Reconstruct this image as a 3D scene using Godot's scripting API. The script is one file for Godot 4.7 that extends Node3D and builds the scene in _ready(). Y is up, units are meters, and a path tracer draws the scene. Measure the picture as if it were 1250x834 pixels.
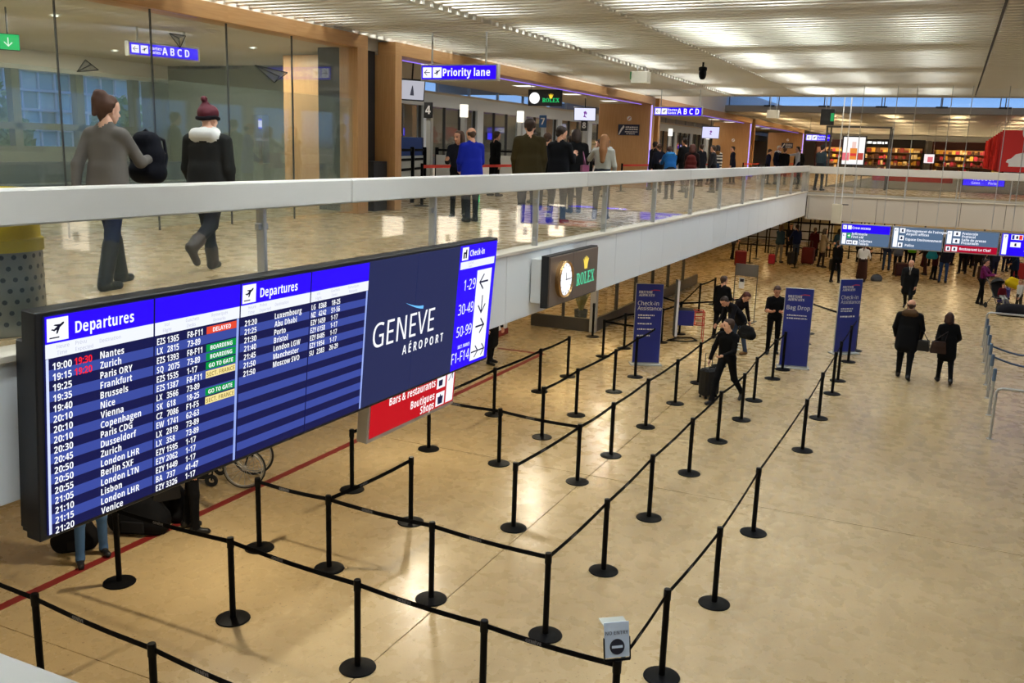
extends Node3D
# Airport departures hall: lower check-in floor with belt stanchions, upper gallery with glass balustrade,
# timber portals to the security zone, slatted ceiling, flight board.
# Metres, y up. x grows across the hall away from the gallery, z grows towards the bridge the camera stands on.

const FL := 3.53        # gallery floor
const CEIL := 7.0       # underside of the ceiling slats
const GX := -5.3        # face of the gallery fascia
const PX := -10.38      # face of the timber portals
const BZ := -40.0       # face of the far bridge

var used := {}
var mats := {}
var shapes := {}
var font_n: Font
var font_b: Font
var font_s: Font
var rng := RandomNumberGenerator.new()

func _ready() -> void:
	rng.seed = 7
	setup_camera_and_light()
	make_fonts()
	make_materials()
	build_floor()
	build_shell()
	build_ceiling()
	build_gallery()
	build_bridge()
	build_portals()
	build_security_zone()
	build_under_gallery()
	build_outdoors()
	build_far_hall()
	build_board()
	build_signs()
	build_stanchions()
	build_floor_things()
	build_people()

func setup_camera_and_light() -> void:
	var cam := Camera3D.new()
	cam.name = "camera"
	cam.fov = 40.6006
	cam.near = 0.05
	cam.far = 400.0
	cam.transform = Transform3D(Basis.from_euler(Vector3(deg_to_rad(-11.853), deg_to_rad(24.772), deg_to_rad(1.817))), Vector3(0, 4.886, 0))
	add_child(cam)
	cam.current = true
	var e := Environment.new()
	e.background_mode = Environment.BG_SKY
	var sky := Sky.new()
	var sm := ProceduralSkyMaterial.new()
	sm.sky_top_color = Color(0.36, 0.56, 0.88)
	sm.sky_horizon_color = Color(0.52, 0.70, 0.92)
	sm.ground_horizon_color = Color(0.5, 0.52, 0.5)
	sm.ground_bottom_color = Color(0.3, 0.3, 0.28)
	sm.sun_angle_max = 1.0
	sky.sky_material = sm
	e.sky = sky
	e.background_energy_multiplier = 1.25
	e.tonemap_mode = Environment.TONE_MAPPER_LINEAR
	e.tonemap_exposure = 1.1
	e.sdfgi_enabled = true
	e.ssao_enabled = true
	e.ssil_enabled = true
	var we := WorldEnvironment.new()
	we.name = "environment"
	we.environment = e
	add_child(we)

# ---------------------------------------------------------------- naming helpers
func numbered(called: String) -> String:
	if not used.has(called):
		used[called] = 0
		return called
	used[called] += 1
	return "%s_%03d" % [called, used[called]]

func thing(called: String, label: String, category: String, at := Vector3.ZERO, turn := 0.0, group := "") -> Node3D:
	var o := Node3D.new()
	o.name = numbered(called)
	add_child(o)
	o.position = at
	o.rotation.y = deg_to_rad(turn)
	tag(o, label, category, group)
	return o

func tag(o: Node, label: String, category: String, group := "") -> void:
	o.set_meta("label", label)
	o.set_meta("category", category)
	if group != "":
		o.set_meta("group", group)

func structure(called: String) -> Node3D:
	var o := Node3D.new()
	o.name = numbered(called)
	o.set_meta("kind", "structure")
	add_child(o)
	return o

func part(called: String, mesh: Mesh, m: Material, parent: Node, at := Vector3.ZERO, b := Basis()) -> MeshInstance3D:
	var o := MeshInstance3D.new()
	o.mesh = mesh
	o.material_override = m
	o.transform = Transform3D(b, at)
	if parent == self:
		o.name = numbered(called)
		add_child(o)
	else:
		o.name = called
		parent.add_child(o, true)
	return o

# ---------------------------------------------------------------- materials
func mat(key: String, c: Color, rough := 0.6, metal := 0.0, spec := 0.5) -> StandardMaterial3D:
	if mats.has(key):
		return mats[key]
	var m := StandardMaterial3D.new()
	m.resource_name = key
	m.albedo_color = c
	m.roughness = rough
	m.metallic = metal
	m.metallic_specular = spec
	mats[key] = m
	return m

func rgb(r: int, g: int, b: int) -> Color:
	return Color(r / 255.0, g / 255.0, b / 255.0)

func col(c: Color, rough := 0.7) -> StandardMaterial3D:
	return mat("col_" + c.to_html(false) + str(rough), c, rough, 0.0, 0.25 if rough > 0.8 else 0.45)

func glow(c: Color, energy := 1.0) -> StandardMaterial3D:
	var key := "glow_" + c.to_html(false) + str(energy)
	if mats.has(key):
		return mats[key]
	var m := StandardMaterial3D.new()
	m.resource_name = key
	m.albedo_color = Color(0.02, 0.02, 0.02)
	m.roughness = 0.5
	m.metallic_specular = 0.2
	m.emission_enabled = true
	m.emission = c
	m.emission_energy_multiplier = energy
	mats[key] = m
	return m

func pane(key: String, c: Color, alpha: float, rough := 0.03) -> StandardMaterial3D:
	if mats.has(key):
		return mats[key]
	var m := StandardMaterial3D.new()
	m.resource_name = key
	m.albedo_color = Color(c.r, c.g, c.b, alpha)
	m.transparency = BaseMaterial3D.TRANSPARENCY_ALPHA
	m.roughness = rough
	mats[key] = m
	return m

func noise_tex(freq: float, seed_: int, lo: Color, hi: Color, size := 512, octaves := 4, type := FastNoiseLite.TYPE_SIMPLEX_SMOOTH) -> NoiseTexture2D:
	var n := FastNoiseLite.new()
	n.seed = seed_
	n.frequency = freq
	n.noise_type = type
	n.fractal_octaves = octaves
	var t := NoiseTexture2D.new()
	t.width = size
	t.height = size
	t.seamless = true
	t.noise = n
	var g := Gradient.new()
	g.colors = PackedColorArray([lo, hi])
	g.offsets = PackedFloat32Array([0.15, 0.85])
	t.color_ramp = g
	return t

func terrazzo_image(n: int) -> Image:
	# stone chips of several sizes scattered in a beige cement: what the slabs are made of
	var im := Image.create(n, n, false, Image.FORMAT_RGB8)
	im.fill(rgb(192, 171, 130))
	var r := RandomNumberGenerator.new()
	r.seed = 21
	var tones := [rgb(210, 192, 156), rgb(200, 178, 138), rgb(176, 154, 114), rgb(164, 140, 100), rgb(214, 200, 170), rgb(184, 162, 122), rgb(128, 104, 70)]
	for layer in [[5200, 3.2, 8.5, 0.09], [9000, 1.5, 4.2, 0.42], [9000, 0.8, 1.8, 0.6], [490, 2.4, 7.0, 0.7]]:
		for q in int(layer[0]):
			var cx := r.randf() * n
			var cy := r.randf() * n
			var a: float = lerpf(layer[1], layer[2], r.randf() * r.randf())
			var b: float = a * r.randf_range(0.35, 0.8)
			var th := r.randf() * PI
			var ct := cos(th)
			var sn := sin(th)
			var tone: Color = tones[[0, 1, 2, 3, 5, 2][r.randi() % 6]] if layer[1] > 3.0 else tones[r.randi() % 6] if layer[0] > 500 else tones[[3, 6, 6, 3][r.randi() % 4]]
			var k: float = layer[3]
			var ai := int(ceil(a))
			for y in range(-ai, ai + 1):
				for x in range(-ai, ai + 1):
					var u := (x * ct + y * sn) / a
					var v := (-x * sn + y * ct) / b
					if u * u + v * v < 1.0:
						var px := posmod(int(cx) + x, n)
						var py := posmod(int(cy) + y, n)
						im.set_pixel(px, py, im.get_pixel(px, py).lerp(tone, k))
	return im

func wood(key: String, vertical: bool) -> StandardMaterial3D:
	var m := mat(key, Color(1, 1, 1), 0.45)
	var n := FastNoiseLite.new()
	n.seed = 5
	n.frequency = 0.02
	n.fractal_octaves = 3
	var im := Image.create(256, 256, false, Image.FORMAT_RGB8)
	for y in 256:
		for x in 256:
			var f := n.get_noise_2d(x * 7.0, y * 0.35) * 0.5 + 0.5
			f = clampf(f * 0.8 + 0.2 * (n.get_noise_2d(x * 23.0 + 700, y * 0.6) * 0.5 + 0.5), 0, 1)
			im.set_pixel(x, y, rgb(174, 128, 80).lerp(rgb(198, 154, 102), f))
	if not vertical:
		im.rotate_90(CLOCKWISE)
	m.albedo_texture = ImageTexture.create_from_image(im)
	m.uv1_triplanar = true
	m.uv1_world_triplanar = true
	m.uv1_scale = Vector3(0.6, 0.6, 0.6)
	return m

func make_materials() -> void:
	var fm := mat("terrazzo", Color(0.98, 0.96, 0.94), 0.2, 0.0, 0.5)
	fm.albedo_texture = ImageTexture.create_from_image(terrazzo_image(1024))
	fm.uv1_triplanar = true
	fm.uv1_world_triplanar = true
	fm.uv1_scale = Vector3(0.41, 0.41, 0.41)
	fm.roughness_texture = noise_tex(0.012, 3, Color(0.75, 0.75, 0.75), Color(1, 1, 1))
	fm.roughness = 0.32
	fm.detail_enabled = true
	fm.detail_blend_mode = BaseMaterial3D.BLEND_MODE_MUL
	fm.detail_albedo = noise_tex(0.006, 11, Color(0.9, 0.89, 0.87), Color(1, 1, 1), 512, 5)
	fm.detail_uv_layer = BaseMaterial3D.DETAIL_UV_2
	fm.uv2_triplanar = true
	fm.uv2_world_triplanar = true
	fm.uv2_scale = Vector3(0.11, 0.11, 0.11)
	wood("wood_v", true)
	wood("wood_h", false)
	mat("joint", rgb(40, 34, 26), 0.9)
	mat("panel_white", rgb(226, 229, 230), 0.35)
	mat("panel_seam", rgb(70, 70, 70), 0.8)
	mat("rail_paint", rgb(200, 198, 192), 0.4)
	mat("ledge", rgb(196, 188, 172), 0.5)
	mat("white_wall", rgb(214, 210, 202), 0.8)
	mat("soffit", rgb(190, 184, 174), 0.8)
	mat("slat", rgb(212, 207, 196), 0.6)
	mat("plenum", rgb(96, 92, 86), 0.9)
	mat("black_metal", rgb(7, 7, 8), 0.5, 0.0, 0.22)
	mat("black_belt", rgb(8, 8, 9), 0.9, 0.0, 0.2)
	mat("steel", rgb(186, 186, 184), 0.35, 0.55)
	mat("steel_dark", rgb(92, 90, 86), 0.4, 0.7)
	mat("dark_case", rgb(20, 21, 24), 0.5)
	mat("dark_grey", rgb(52, 52, 54), 0.6)
	mat("print_white", rgb(232, 232, 232), 0.7)
	mat("print_dark", rgb(22, 22, 40), 0.7)
	mat("rubber", rgb(22, 22, 22), 0.9)
	mat("red_tape", rgb(122, 26, 20), 0.6)
	pane("glass", Color(0.7, 0.8, 0.76), 0.03)
	pane("glass_clear", Color(0.9, 0.95, 0.93), 0.02)
	pane("glass_sky", Color(0.6, 0.75, 0.95), 0.06)
	pane("frost", Color(0.60, 0.68, 0.62), 0.15, 0.6)

func make_fonts() -> void:
	var f := SystemFont.new()
	f.font_names = PackedStringArray(["Droid Sans"])
	font_n = f
	var b := SystemFont.new()
	b.font_names = PackedStringArray(["Droid Sans"])
	b.font_weight = 700
	font_b = b
	var s := SystemFont.new()
	s.font_names = PackedStringArray(["Droid Serif"])
	s.font_weight = 700
	font_s = s

# ---------------------------------------------------------------- geometry helpers
func quad(st: SurfaceTool, a: Vector3, b: Vector3, c: Vector3, d: Vector3) -> void:
	# corners run anticlockwise seen from the front
	for p in [a, c, b, a, d, c]:
		st.add_vertex(p)

func begin() -> SurfaceTool:
	var st := SurfaceTool.new()
	st.begin(Mesh.PRIMITIVE_TRIANGLES)
	st.set_smooth_group(-1)
	return st

func done(st: SurfaceTool) -> ArrayMesh:
	st.generate_normals()
	return st.commit()

func put_box(st: SurfaceTool, c: Vector3, s: Vector3, b := Basis()) -> void:
	var h := s * 0.5
	var p := []
	for i in 8:
		p.append(c + b * Vector3(h.x if i & 1 else -h.x, h.y if i & 2 else -h.y, h.z if i & 4 else -h.z))
	quad(st, p[4], p[5], p[7], p[6])
	quad(st, p[1], p[0], p[2], p[3])
	quad(st, p[5], p[1], p[3], p[7])
	quad(st, p[0], p[4], p[6], p[2])
	quad(st, p[6], p[7], p[3], p[2])
	quad(st, p[0], p[1], p[5], p[4])

func box(s: Vector3, bevel := -1.0) -> ArrayMesh:
	# a box with chamfered edges, shared between alike pieces
	if bevel < 0.0:
		bevel = minf(0.008, minf(s.x, minf(s.y, s.z)) * 0.2)
	var key := "box%s_%.4f" % [s, bevel]
	if shapes.has(key):
		return shapes[key]
	var st := begin()
	var h := s * 0.5
	var i := h - Vector3(bevel, bevel, bevel)
	for ax in 3:
		for sg in [-1.0, 1.0]:
			var u := (ax + 1) % 3
			var v := (ax + 2) % 3
			var q := []
			for cc in [[-1, -1], [1, -1], [1, 1], [-1, 1]]:
				var w := Vector3.ZERO
				w[ax] = h[ax] * sg
				w[u] = i[u] * cc[0] * sg
				w[v] = i[v] * cc[1]
				q.append(w)
			quad(st, q[0], q[1], q[2], q[3])
	for ax in 3:
		var u := (ax + 1) % 3
		var v := (ax + 2) % 3
		for su in [-1.0, 1.0]:
			for sv in [-1.0, 1.0]:
				var a1 := Vector3.ZERO
				a1[ax] = -i[ax]; a1[u] = h[u] * su; a1[v] = i[v] * sv
				var a2 := a1
				a2[ax] = i[ax]
				var b1 := Vector3.ZERO
				b1[ax] = -i[ax]; b1[u] = i[u] * su; b1[v] = h[v] * sv
				var b2 := b1
				b2[ax] = i[ax]
				if su * sv > 0:
					quad(st, a1, b1, b2, a2)
				else:
					quad(st, a2, b2, b1, a1)
	for sx in [-1.0, 1.0]:
		for sy in [-1.0, 1.0]:
			for sz in [-1.0, 1.0]:
				var a := Vector3(h.x * sx, i.y * sy, i.z * sz)
				var b := Vector3(i.x * sx, h.y * sy, i.z * sz)
				var c := Vector3(i.x * sx, i.y * sy, h.z * sz)
				var tri := [a, c, b] if sx * sy * sz > 0 else [a, b, c]
				for p in tri:
					st.add_vertex(p)
	shapes[key] = done(st)
	return shapes[key]

func span(called: String, lo: Vector3, hi: Vector3, m: Material, parent: Node, bevel := -1.0) -> MeshInstance3D:
	# a box given by its two corners
	return part(called, box((hi - lo).abs(), bevel), m, parent, (lo + hi) * 0.5)

func lathe(profile: Array, segs := 24, smooth := true) -> ArrayMesh:
	# profile: [radius, y] from bottom to top
	var key := "lathe%s_%d" % [profile, segs]
	if shapes.has(key):
		return shapes[key]
	var st := SurfaceTool.new()
	st.begin(Mesh.PRIMITIVE_TRIANGLES)
	for j in profile.size() - 1:
		st.set_smooth_group(j if smooth else -1)
		var r0: float = profile[j][0]
		var y0: float = profile[j][1]
		var r1: float = profile[j + 1][0]
		var y1: float = profile[j + 1][1]
		for i in segs:
			var a0 := TAU * i / segs
			var a1 := TAU * (i + 1) / segs
			var p0 := Vector3(cos(a0) * r0, y0, sin(a0) * r0)
			var p1 := Vector3(cos(a1) * r0, y0, sin(a1) * r0)
			var p2 := Vector3(cos(a1) * r1, y1, sin(a1) * r1)
			var p3 := Vector3(cos(a0) * r1, y1, sin(a0) * r1)
			if r0 < 1e-5:
				for p in [p0, p2, p3]:
					st.add_vertex(p)
			elif r1 < 1e-5:
				for p in [p0, p1, p3]:
					st.add_vertex(p)
			else:
				quad(st, p1, p0, p3, p2)
	st.generate_normals()
	shapes[key] = st.commit()
	return shapes[key]

func put_tube(st: SurfaceTool, pts: Array, r: float, segs := 8, closed := false) -> void:
	# a round bar along a path
	var n := pts.size()
	var rings := []
	var up := Vector3.UP
	for i in n:
		var a: Vector3 = pts[(i - 1 + n) % n] if closed else pts[maxi(i - 1, 0)]
		var b: Vector3 = pts[(i + 1) % n] if closed else pts[mini(i + 1, n - 1)]
		var t := (b - a).normalized()
		if absf(t.dot(up)) > 0.95:
			up = Vector3.RIGHT if absf(t.x) < 0.9 else Vector3.BACK
		var x := up.cross(t).normalized()
		var y := t.cross(x)
		up = y
		var ring := []
		for k in segs:
			var an := TAU * k / segs
			ring.append(pts[i] + (x * cos(an) + y * sin(an)) * r)
		rings.append(ring)
	st.set_smooth_group(0)
	for i in (n if closed else n - 1):
		var A: Array = rings[i]
		var B: Array = rings[(i + 1) % n]
		for k in segs:
			var k2 := (k + 1) % segs
			quad(st, A[k], A[k2], B[k2], B[k])
	st.set_smooth_group(-1)
	if not closed:
		for k in range(1, segs - 1):
			for p in [rings[0][0], rings[0][k], rings[0][k + 1]]:
				st.add_vertex(p)
			for p in [rings[n - 1][0], rings[n - 1][k + 1], rings[n - 1][k]]:
				st.add_vertex(p)

func tube(pts: Array, r: float, segs := 8, closed := false) -> ArrayMesh:
	var st := begin()
	put_tube(st, pts, r, segs, closed)
	return done(st)

func rod(called: String, a: Vector3, b: Vector3, r: float, m: Material, parent: Node, segs := 8) -> MeshInstance3D:
	return part(called, tube([a, b], r, segs), m, parent)

func put_poly(st: SurfaceTool, poly: PackedVector2Array, depth: float, xf := Transform3D()) -> void:
	# an outline in x, y raised by depth along z
	var tri := Geometry2D.triangulate_polygon(poly)
	var cw := Geometry2D.is_polygon_clockwise(poly)
	for i in range(0, tri.size(), 3):
		var a := poly[tri[i]]
		var b := poly[tri[i + 1]]
		var c := poly[tri[i + 2]]
		if (b - a).cross(c - a) > 0:
			var sw := b
			b = c
			c = sw
		for p in [a, b, c]:
			st.add_vertex(xf * Vector3(p.x, p.y, depth))
		if depth > 0:
			for p in [a, c, b]:
				st.add_vertex(xf * Vector3(p.x, p.y, 0))
	if depth > 0:
		for i in poly.size():
			var a := poly[i]
			var b := poly[(i + 1) % poly.size()]
			if cw:
				var sw := a
				a = b
				b = sw
			quad(st, xf * Vector3(a.x, a.y, 0), xf * Vector3(b.x, b.y, 0), xf * Vector3(b.x, b.y, depth), xf * Vector3(a.x, a.y, depth))

func poly_mesh(pts: Array, depth: float) -> ArrayMesh:
	var st := begin()
	put_poly(st, PackedVector2Array(pts), depth)
	return done(st)

func put_rect(st: SurfaceTool, x0: float, y0: float, x1: float, y1: float, z: float) -> void:
	quad(st, Vector3(x0, y0, z), Vector3(x1, y0, z), Vector3(x1, y1, z), Vector3(x0, y1, z))

func rect(called: String, x0: float, y0: float, x1: float, y1: float, z: float, m: Material, parent: Node) -> MeshInstance3D:
	# a thin printed or glowing field lying on a face
	var st := begin()
	put_box(st, Vector3((x0 + x1) / 2, (y0 + y1) / 2, z), Vector3(absf(x1 - x0), absf(y1 - y0), 0.002))
	return part(called, done(st), m, parent)

func put_text(st: SurfaceTool, s: String, em: float, at: Vector3, align := 0, font: Font = null, squeeze := 1.0) -> void:
	# lettering in the x, y plane; align 0 starts at the point, 1 is centred on it, 2 ends there; at.y is the middle of the line
	if s == "":
		return
	var t := TextMesh.new()
	t.text = s
	t.font = font if font else font_n
	t.font_size = 32
	t.pixel_size = em / 32.0
	t.depth = 0.0
	t.curve_step = 3.0
	var ab := t.get_aabb()
	var dx := [-ab.position.x, -ab.position.x - ab.size.x * 0.5, -ab.position.x - ab.size.x][align] as float
	st.append_from(t, 0, Transform3D(Basis.from_scale(Vector3(squeeze, 1, 1)), at + Vector3(dx * squeeze, 0, 0)))

func lettering(called: String, rows: Array, m: Material, parent: Node, z := 0.004, font: Font = null) -> MeshInstance3D:
	# rows: [text, em, x, y, align]
	var st := SurfaceTool.new()
	st.begin(Mesh.PRIMITIVE_TRIANGLES)
	for r in rows:
		put_text(st, r[0], r[1], Vector3(r[2], r[3], z), r[4], r[5] if r.size() > 5 else font, r[6] if r.size() > 6 else 1.0)
	return part(called, st.commit(), m, parent)

func strokes(called: String, rows: Array, m: Material, parent: Node, z := 0.004) -> MeshInstance3D:
	# lines of print too small to read: rows of short dashes, each row [x, y, width, height]
	var st := begin()
	var r := RandomNumberGenerator.new()
	r.seed = 3
	for a in rows:
		var x: float = a[0]
		while x < a[0] + a[2] - a[3] * 0.5:
			var w: float = minf(a[3] * r.randf_range(0.5, 1.6), a[0] + a[2] - x)
			put_rect(st, x, a[1] - a[3] * 0.5 * r.randf_range(0.7, 1.0), x + w, a[1] + a[3] * 0.5 * r.randf_range(0.7, 1.0), z)
			x += w + a[3] * r.randf_range(0.2, 0.6)
	return part(called, done(st), m, parent)

func area_light(called: String, at: Vector3, size: Vector2, energy: float, c: Color, towards := Vector3.DOWN, parent: Node = null) -> void:
	var l := AreaLight3D.new()
	l.name = called
	l.area_size = size
	l.light_energy = energy
	l.light_color = c
	l.area_range = 60.0
	l.area_attenuation = 2.0
	l.shadow_enabled = true
	l.area_normalize_energy = true
	if parent == null:
		add_child(l, true)
	else:
		parent.add_child(l, true)
	var up := Vector3.BACK if absf(towards.y) > 0.9 else Vector3.UP
	l.transform = Transform3D(Basis.looking_at(towards, up), at)

# ---------------------------------------------------------------- the setting
func build_floor() -> void:
	var f := structure("floor")
	span("subfloor", Vector3(-20, -0.3, -92), Vector3(13, -0.05, 6), mats.joint, f, 0.0)
	var xs := [-20.0, -11.65, -4.5, 2.65, 9.8, 13.0]
	var zs := [6.0, 1.55, -5.6, -12.75, -20.0]
	while zs[-1] > -92.0:
		zs.append(maxf(zs[-1] - 7.15, -92.0))
	for i in xs.size() - 1:
		for j in zs.size() - 1:
			span("slab", Vector3(xs[i] + 0.005, -0.05, zs[j + 1] + 0.005), Vector3(xs[i + 1] - 0.005, 0.0, zs[j] - 0.005), mats.terrazzo, f, 0.002)
	# red guide line taped to the floor
	var t := thing("floor_tape", "dark red guide line taped on the floor along the gallery", "tape")
	span("strip", Vector3(-8.57, 0.0, -20.15), Vector3(-8.45, 0.003, 3.0), mats.red_tape, t, 0.0)
	span("strip", Vector3(-9.7, 0.0, -20.27), Vector3(-8.45, 0.003, -20.15), mats.red_tape, t, 0.0)

func build_shell() -> void:
	var ww: Material = mats.white_wall
	var w := structure("wall_end")
	span("masonry", Vector3(-20, -0.3, 6), Vector3(13, 9.0, 6.3), ww, w, 0.0)
	var fe := structure("wall_far")
	span("masonry", Vector3(-20, -0.3, -92.3), Vector3(13, 9.0, -92), ww, fe, 0.0)
	# long window wall beyond the hall's open side
	var r := structure("wall_side")
	span("parapet", Vector3(13, -0.3, -92.3), Vector3(13.3, 3.2, 6.3), mat("shop_wall", rgb(84, 80, 78), 0.7), r, 0.0)
	span("lintel", Vector3(13, 6.6, -92.3), Vector3(13.3, 9.0, 6.3), ww, r, 0.0)
	for i in 25:
		span("pier", Vector3(13, 3.2, -92 + i * 4.0), Vector3(13.3, 6.6, -91.3 + i * 4.0), ww, r, 0.0)
	var wn := structure("window_1")
	for i in 24:
		span("window_pane", Vector3(13.14, 3.2, -91.3 + i * 4.0), Vector3(13.15, 6.6, -88.0 + i * 4.0), mats.glass_clear, wn, 0.0)
	# roof over everything, with the raised lantern between the two slatted ceilings
	var roof := structure("roof")
	span("roof_slab", Vector3(-20, 8.15, -35.1), Vector3(13.3, 8.5, 6.3), mats.plenum, roof, 0.0)
	# the second roof rises away from the lantern
	part("roof_slab", box(Vector3(33.3, 0.04, 44.8), 0.0), mats.plenum, roof, Vector3(-3.35, 8.31, -69.9), Basis(Vector3.RIGHT, 0.0485))
	span("lantern_roof", Vector3(-20, 8.95, -47.6), Vector3(13.3, 9.2, -34.9), mats.soffit, roof, 0.0)
	span("upstand", Vector3(-20, 6.97, -35.1), Vector3(13.3, 9.0, -34.92), mats.soffit, roof, 0.0)
	span("lantern_beam", Vector3(-20, 6.98, -47.6), Vector3(13.3, 7.28, -47.2), mat("beam_grey", rgb(150, 150, 152), 0.6), roof)
	var lw := structure("window_2")
	var x := -20.0
	while x < 13.0:
		span("window_pane", Vector3(x + 0.02, 7.28, -47.42), Vector3(x + 2.38, 8.95, -47.41), mats.glass_sky, lw, 0.0)
		span("mullion", Vector3(x - 0.02, 7.28, -47.44), Vector3(x + 0.02, 8.95, -47.38), mats.steel_dark, lw, 0.0)
		x += 2.4
	# brackets of the lantern blinds under its edge
	for i in 6:
		var bx := -8.4 + i * 2.55
		var b := thing("roof_bracket", "dark steel bracket under the edge of the roof lantern", "bracket", Vector3(bx, 7.28, -47.1), 0, "brackets along the roof lantern")
		span("arm", Vector3(-0.02, 0.0, -0.1), Vector3(0.02, 0.55, -0.02), mats.steel_dark, b)
		span("foot", Vector3(-0.25, -0.05, -0.1), Vector3(0.25, 0.02, 0.0), mats.dark_case, b)

func build_ceiling() -> void:
	var c := structure("ceiling")
	var pitch := 0.283
	var bays := [[-10.53, -7.5, -0.05], [-7.45, -5.05, 0.0], [-5.0, 0.38, 0.0], [0.43, 5.8, 0.0]]
	var rest := begin()
	for bi in bays.size():
		var x0: float = bays[bi][0]
		var x1: float = bays[bi][1]
		var y: float = CEIL + bays[bi][2]
		for k in 128:
			var z := 1.2 - k * pitch
			if z < -34.85:
				continue
			if k >= 40 and k < 115:
				part("slat", box(Vector3(x1 - x0, 0.15, 0.11), 0.008), mats.slat, c, Vector3((x0 + x1) / 2, y + 0.075, z))
			else:
				put_box(rest, Vector3((x0 + x1) / 2, y + 0.075, z), Vector3(x1 - x0, 0.15, 0.11))
	for k in 128:
		put_box(rest, Vector3(9.4, CEIL + 0.075, 1.2 - k * pitch), Vector3(7.1, 0.15, 0.11))
	var o := part("slat_field", done(rest), mats.slat, c)
	o.set_meta("kind", "stuff")
	# carriers the slats hang from
	for b in [[-7.475, 0.0], [-5.025, 0.0], [0.405, 0.0], [5.82, 0.0]]:
		span("carrier", Vector3(b[0] - 0.02, CEIL + 0.05, -34.8), Vector3(b[0] + 0.02, CEIL + 0.2, 1.3), mats.dark_grey, c, 0.0)
	# second slatted ceiling past the lantern
	var c2 := structure("ceiling")
	var st2 := begin()
	for k in 150:
		put_box(st2, Vector3(-3.5, CEIL + 0.075, -47.9 - k * pitch), Vector3(33, 0.15, 0.11))
	var o2 := part("slat_field", done(st2), mats.slat, c2)
	o2.set_meta("kind", "stuff")
	# end boards where the slats meet the portals
	span("edge_board", Vector3(-10.62, 6.895, -91.9), Vector3(-10.55, 8.14, 6), mat("edge_white", rgb(226, 220, 206), 0.7), c)
	# luminaires over the slats
	var warm := Color(0.95, 0.985, 1.0)
	for row in [[-10.05, 4.5], [-7.1, 13.0], [-4.2, 19.0], [-2.6, 10.0], [-0.7, 6.0], [2.4, 3.0], [5.0, 2.0], [9.0, 1.5]]:
		for i in 7:
			luminaire(Vector3(row[0], 7.5, -2.4 - i * 4.95), warm, row[1] * (1.3 if i < 2 and row[0] < -2.0 else 1.0), "long ceiling luminaire above the slats over the check-in hall", "ceiling luminaires over the hall")
	for x in [-8.0, -4.0, 0.0, 4.0, 8.0]:
		luminaire(Vector3(x, 8.8, -37.6), Color(1.0, 0.98, 0.94), 13.0, "luminaire up inside the roof lantern", "luminaires inside the roof lantern")
	for x in [-9.0, -6.0, -3.0, 0.0, 3.0, 7.0]:
		for i in 7:
			luminaire(Vector3(x, 7.28 + 0.2 * i, -51.0 - i * 5.6), Color(1.0, 0.9, 0.72), 13.0, "long warm luminaire above the slats past the roof lantern", "ceiling luminaires past the lantern")

func luminaire(at: Vector3, c: Color, energy: float, label: String, group: String) -> void:
	var t := thing("ceiling_luminaire", label, "ceiling light", at, 0, group)
	span("housing", Vector3(-0.14, 0.0, -1.8), Vector3(0.14, 0.1, 1.8), mats.panel_white, t)
	span("lamp_diffuser", Vector3(-0.12, -0.02, -1.78), Vector3(0.12, 0.005, 1.78), glow(c, 6.0), t)
	area_light("lamp_light", Vector3(0, -0.03, 0), Vector2(0.24, 3.56), energy, c, Vector3.DOWN, t)

func build_gallery() -> void:
	var f := structure("floor_gallery")
	span("deck", Vector3(-20, 3.05, -92), Vector3(-5.52, FL - 0.04, 6), mats.soffit, f, 0.0)
	span("soffit", Vector3(-20, 2.53, -60), Vector3(-5.54, 2.65, 6), mats.soffit, f, 0.0)
	var z := 6.0
	while z > -92.0:
		for xx in [[-20.0, -12.9], [-12.9, -5.53]]:
			span("slab", Vector3(xx[0] + 0.004, FL - 0.05, z - 7.15 + 0.004), Vector3(xx[1] - 0.004, FL, z - 0.004), mats.terrazzo, f, 0.002)
		z -= 7.15
	# fascia panels with open joints
	var w := structure("wall_gallery_fascia")
	span("backing", Vector3(-5.42, 2.54, BZ), Vector3(-5.345, 3.45, 6), mats.panel_seam, w, 0.0)
	z = 5.48
	while z > BZ:
		var z1 := maxf(z - 1.52, BZ + 0.03)
		span("fascia_panel", Vector3(-5.34, 2.52, z1 + 0.006), Vector3(GX, 3.46, z - 0.006), mats.panel_white, w, 0.004)
		z -= 1.52
	span("ledge", Vector3(-5.54, 3.45, BZ), Vector3(-5.27, 3.50, 6), mats.ledge, w, 0.006)
	# glass balustrade
	var b := thing("glass_balustrade", "glass balustrade with white handrail along the gallery edge", "balustrade")
	z = 5.5
	var first := true
	while z > BZ:
		var z1 := maxf(z - 2.97, BZ)
		span("glass_pane", Vector3(-5.385, 3.40, z1 + 0.035), Vector3(-5.370, 4.32, z - 0.035), mats.glass, b, 0.0)
		var p := span("post", Vector3(-5.42, 3.42, z1 - 0.022), Vector3(-5.33, 4.32, z1 + 0.022), mats.steel, b)
		for yy in [3.6, 4.15]:
			part("clamp", box(Vector3(0.05, 0.06, 0.13)), mats.steel, p, Vector3(0.0, yy - 3.87, 0.0))
		z -= 2.97
	z = 5.5
	while z > BZ:
		var z1 := maxf(z - 6.56, BZ - 0.1)
		span("handrail", Vector3(-5.48, 4.305, z1 + 0.002), Vector3(-5.29, 4.535, z - 0.002), mats.rail_paint, b, 0.012)
		z -= 6.56

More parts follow.
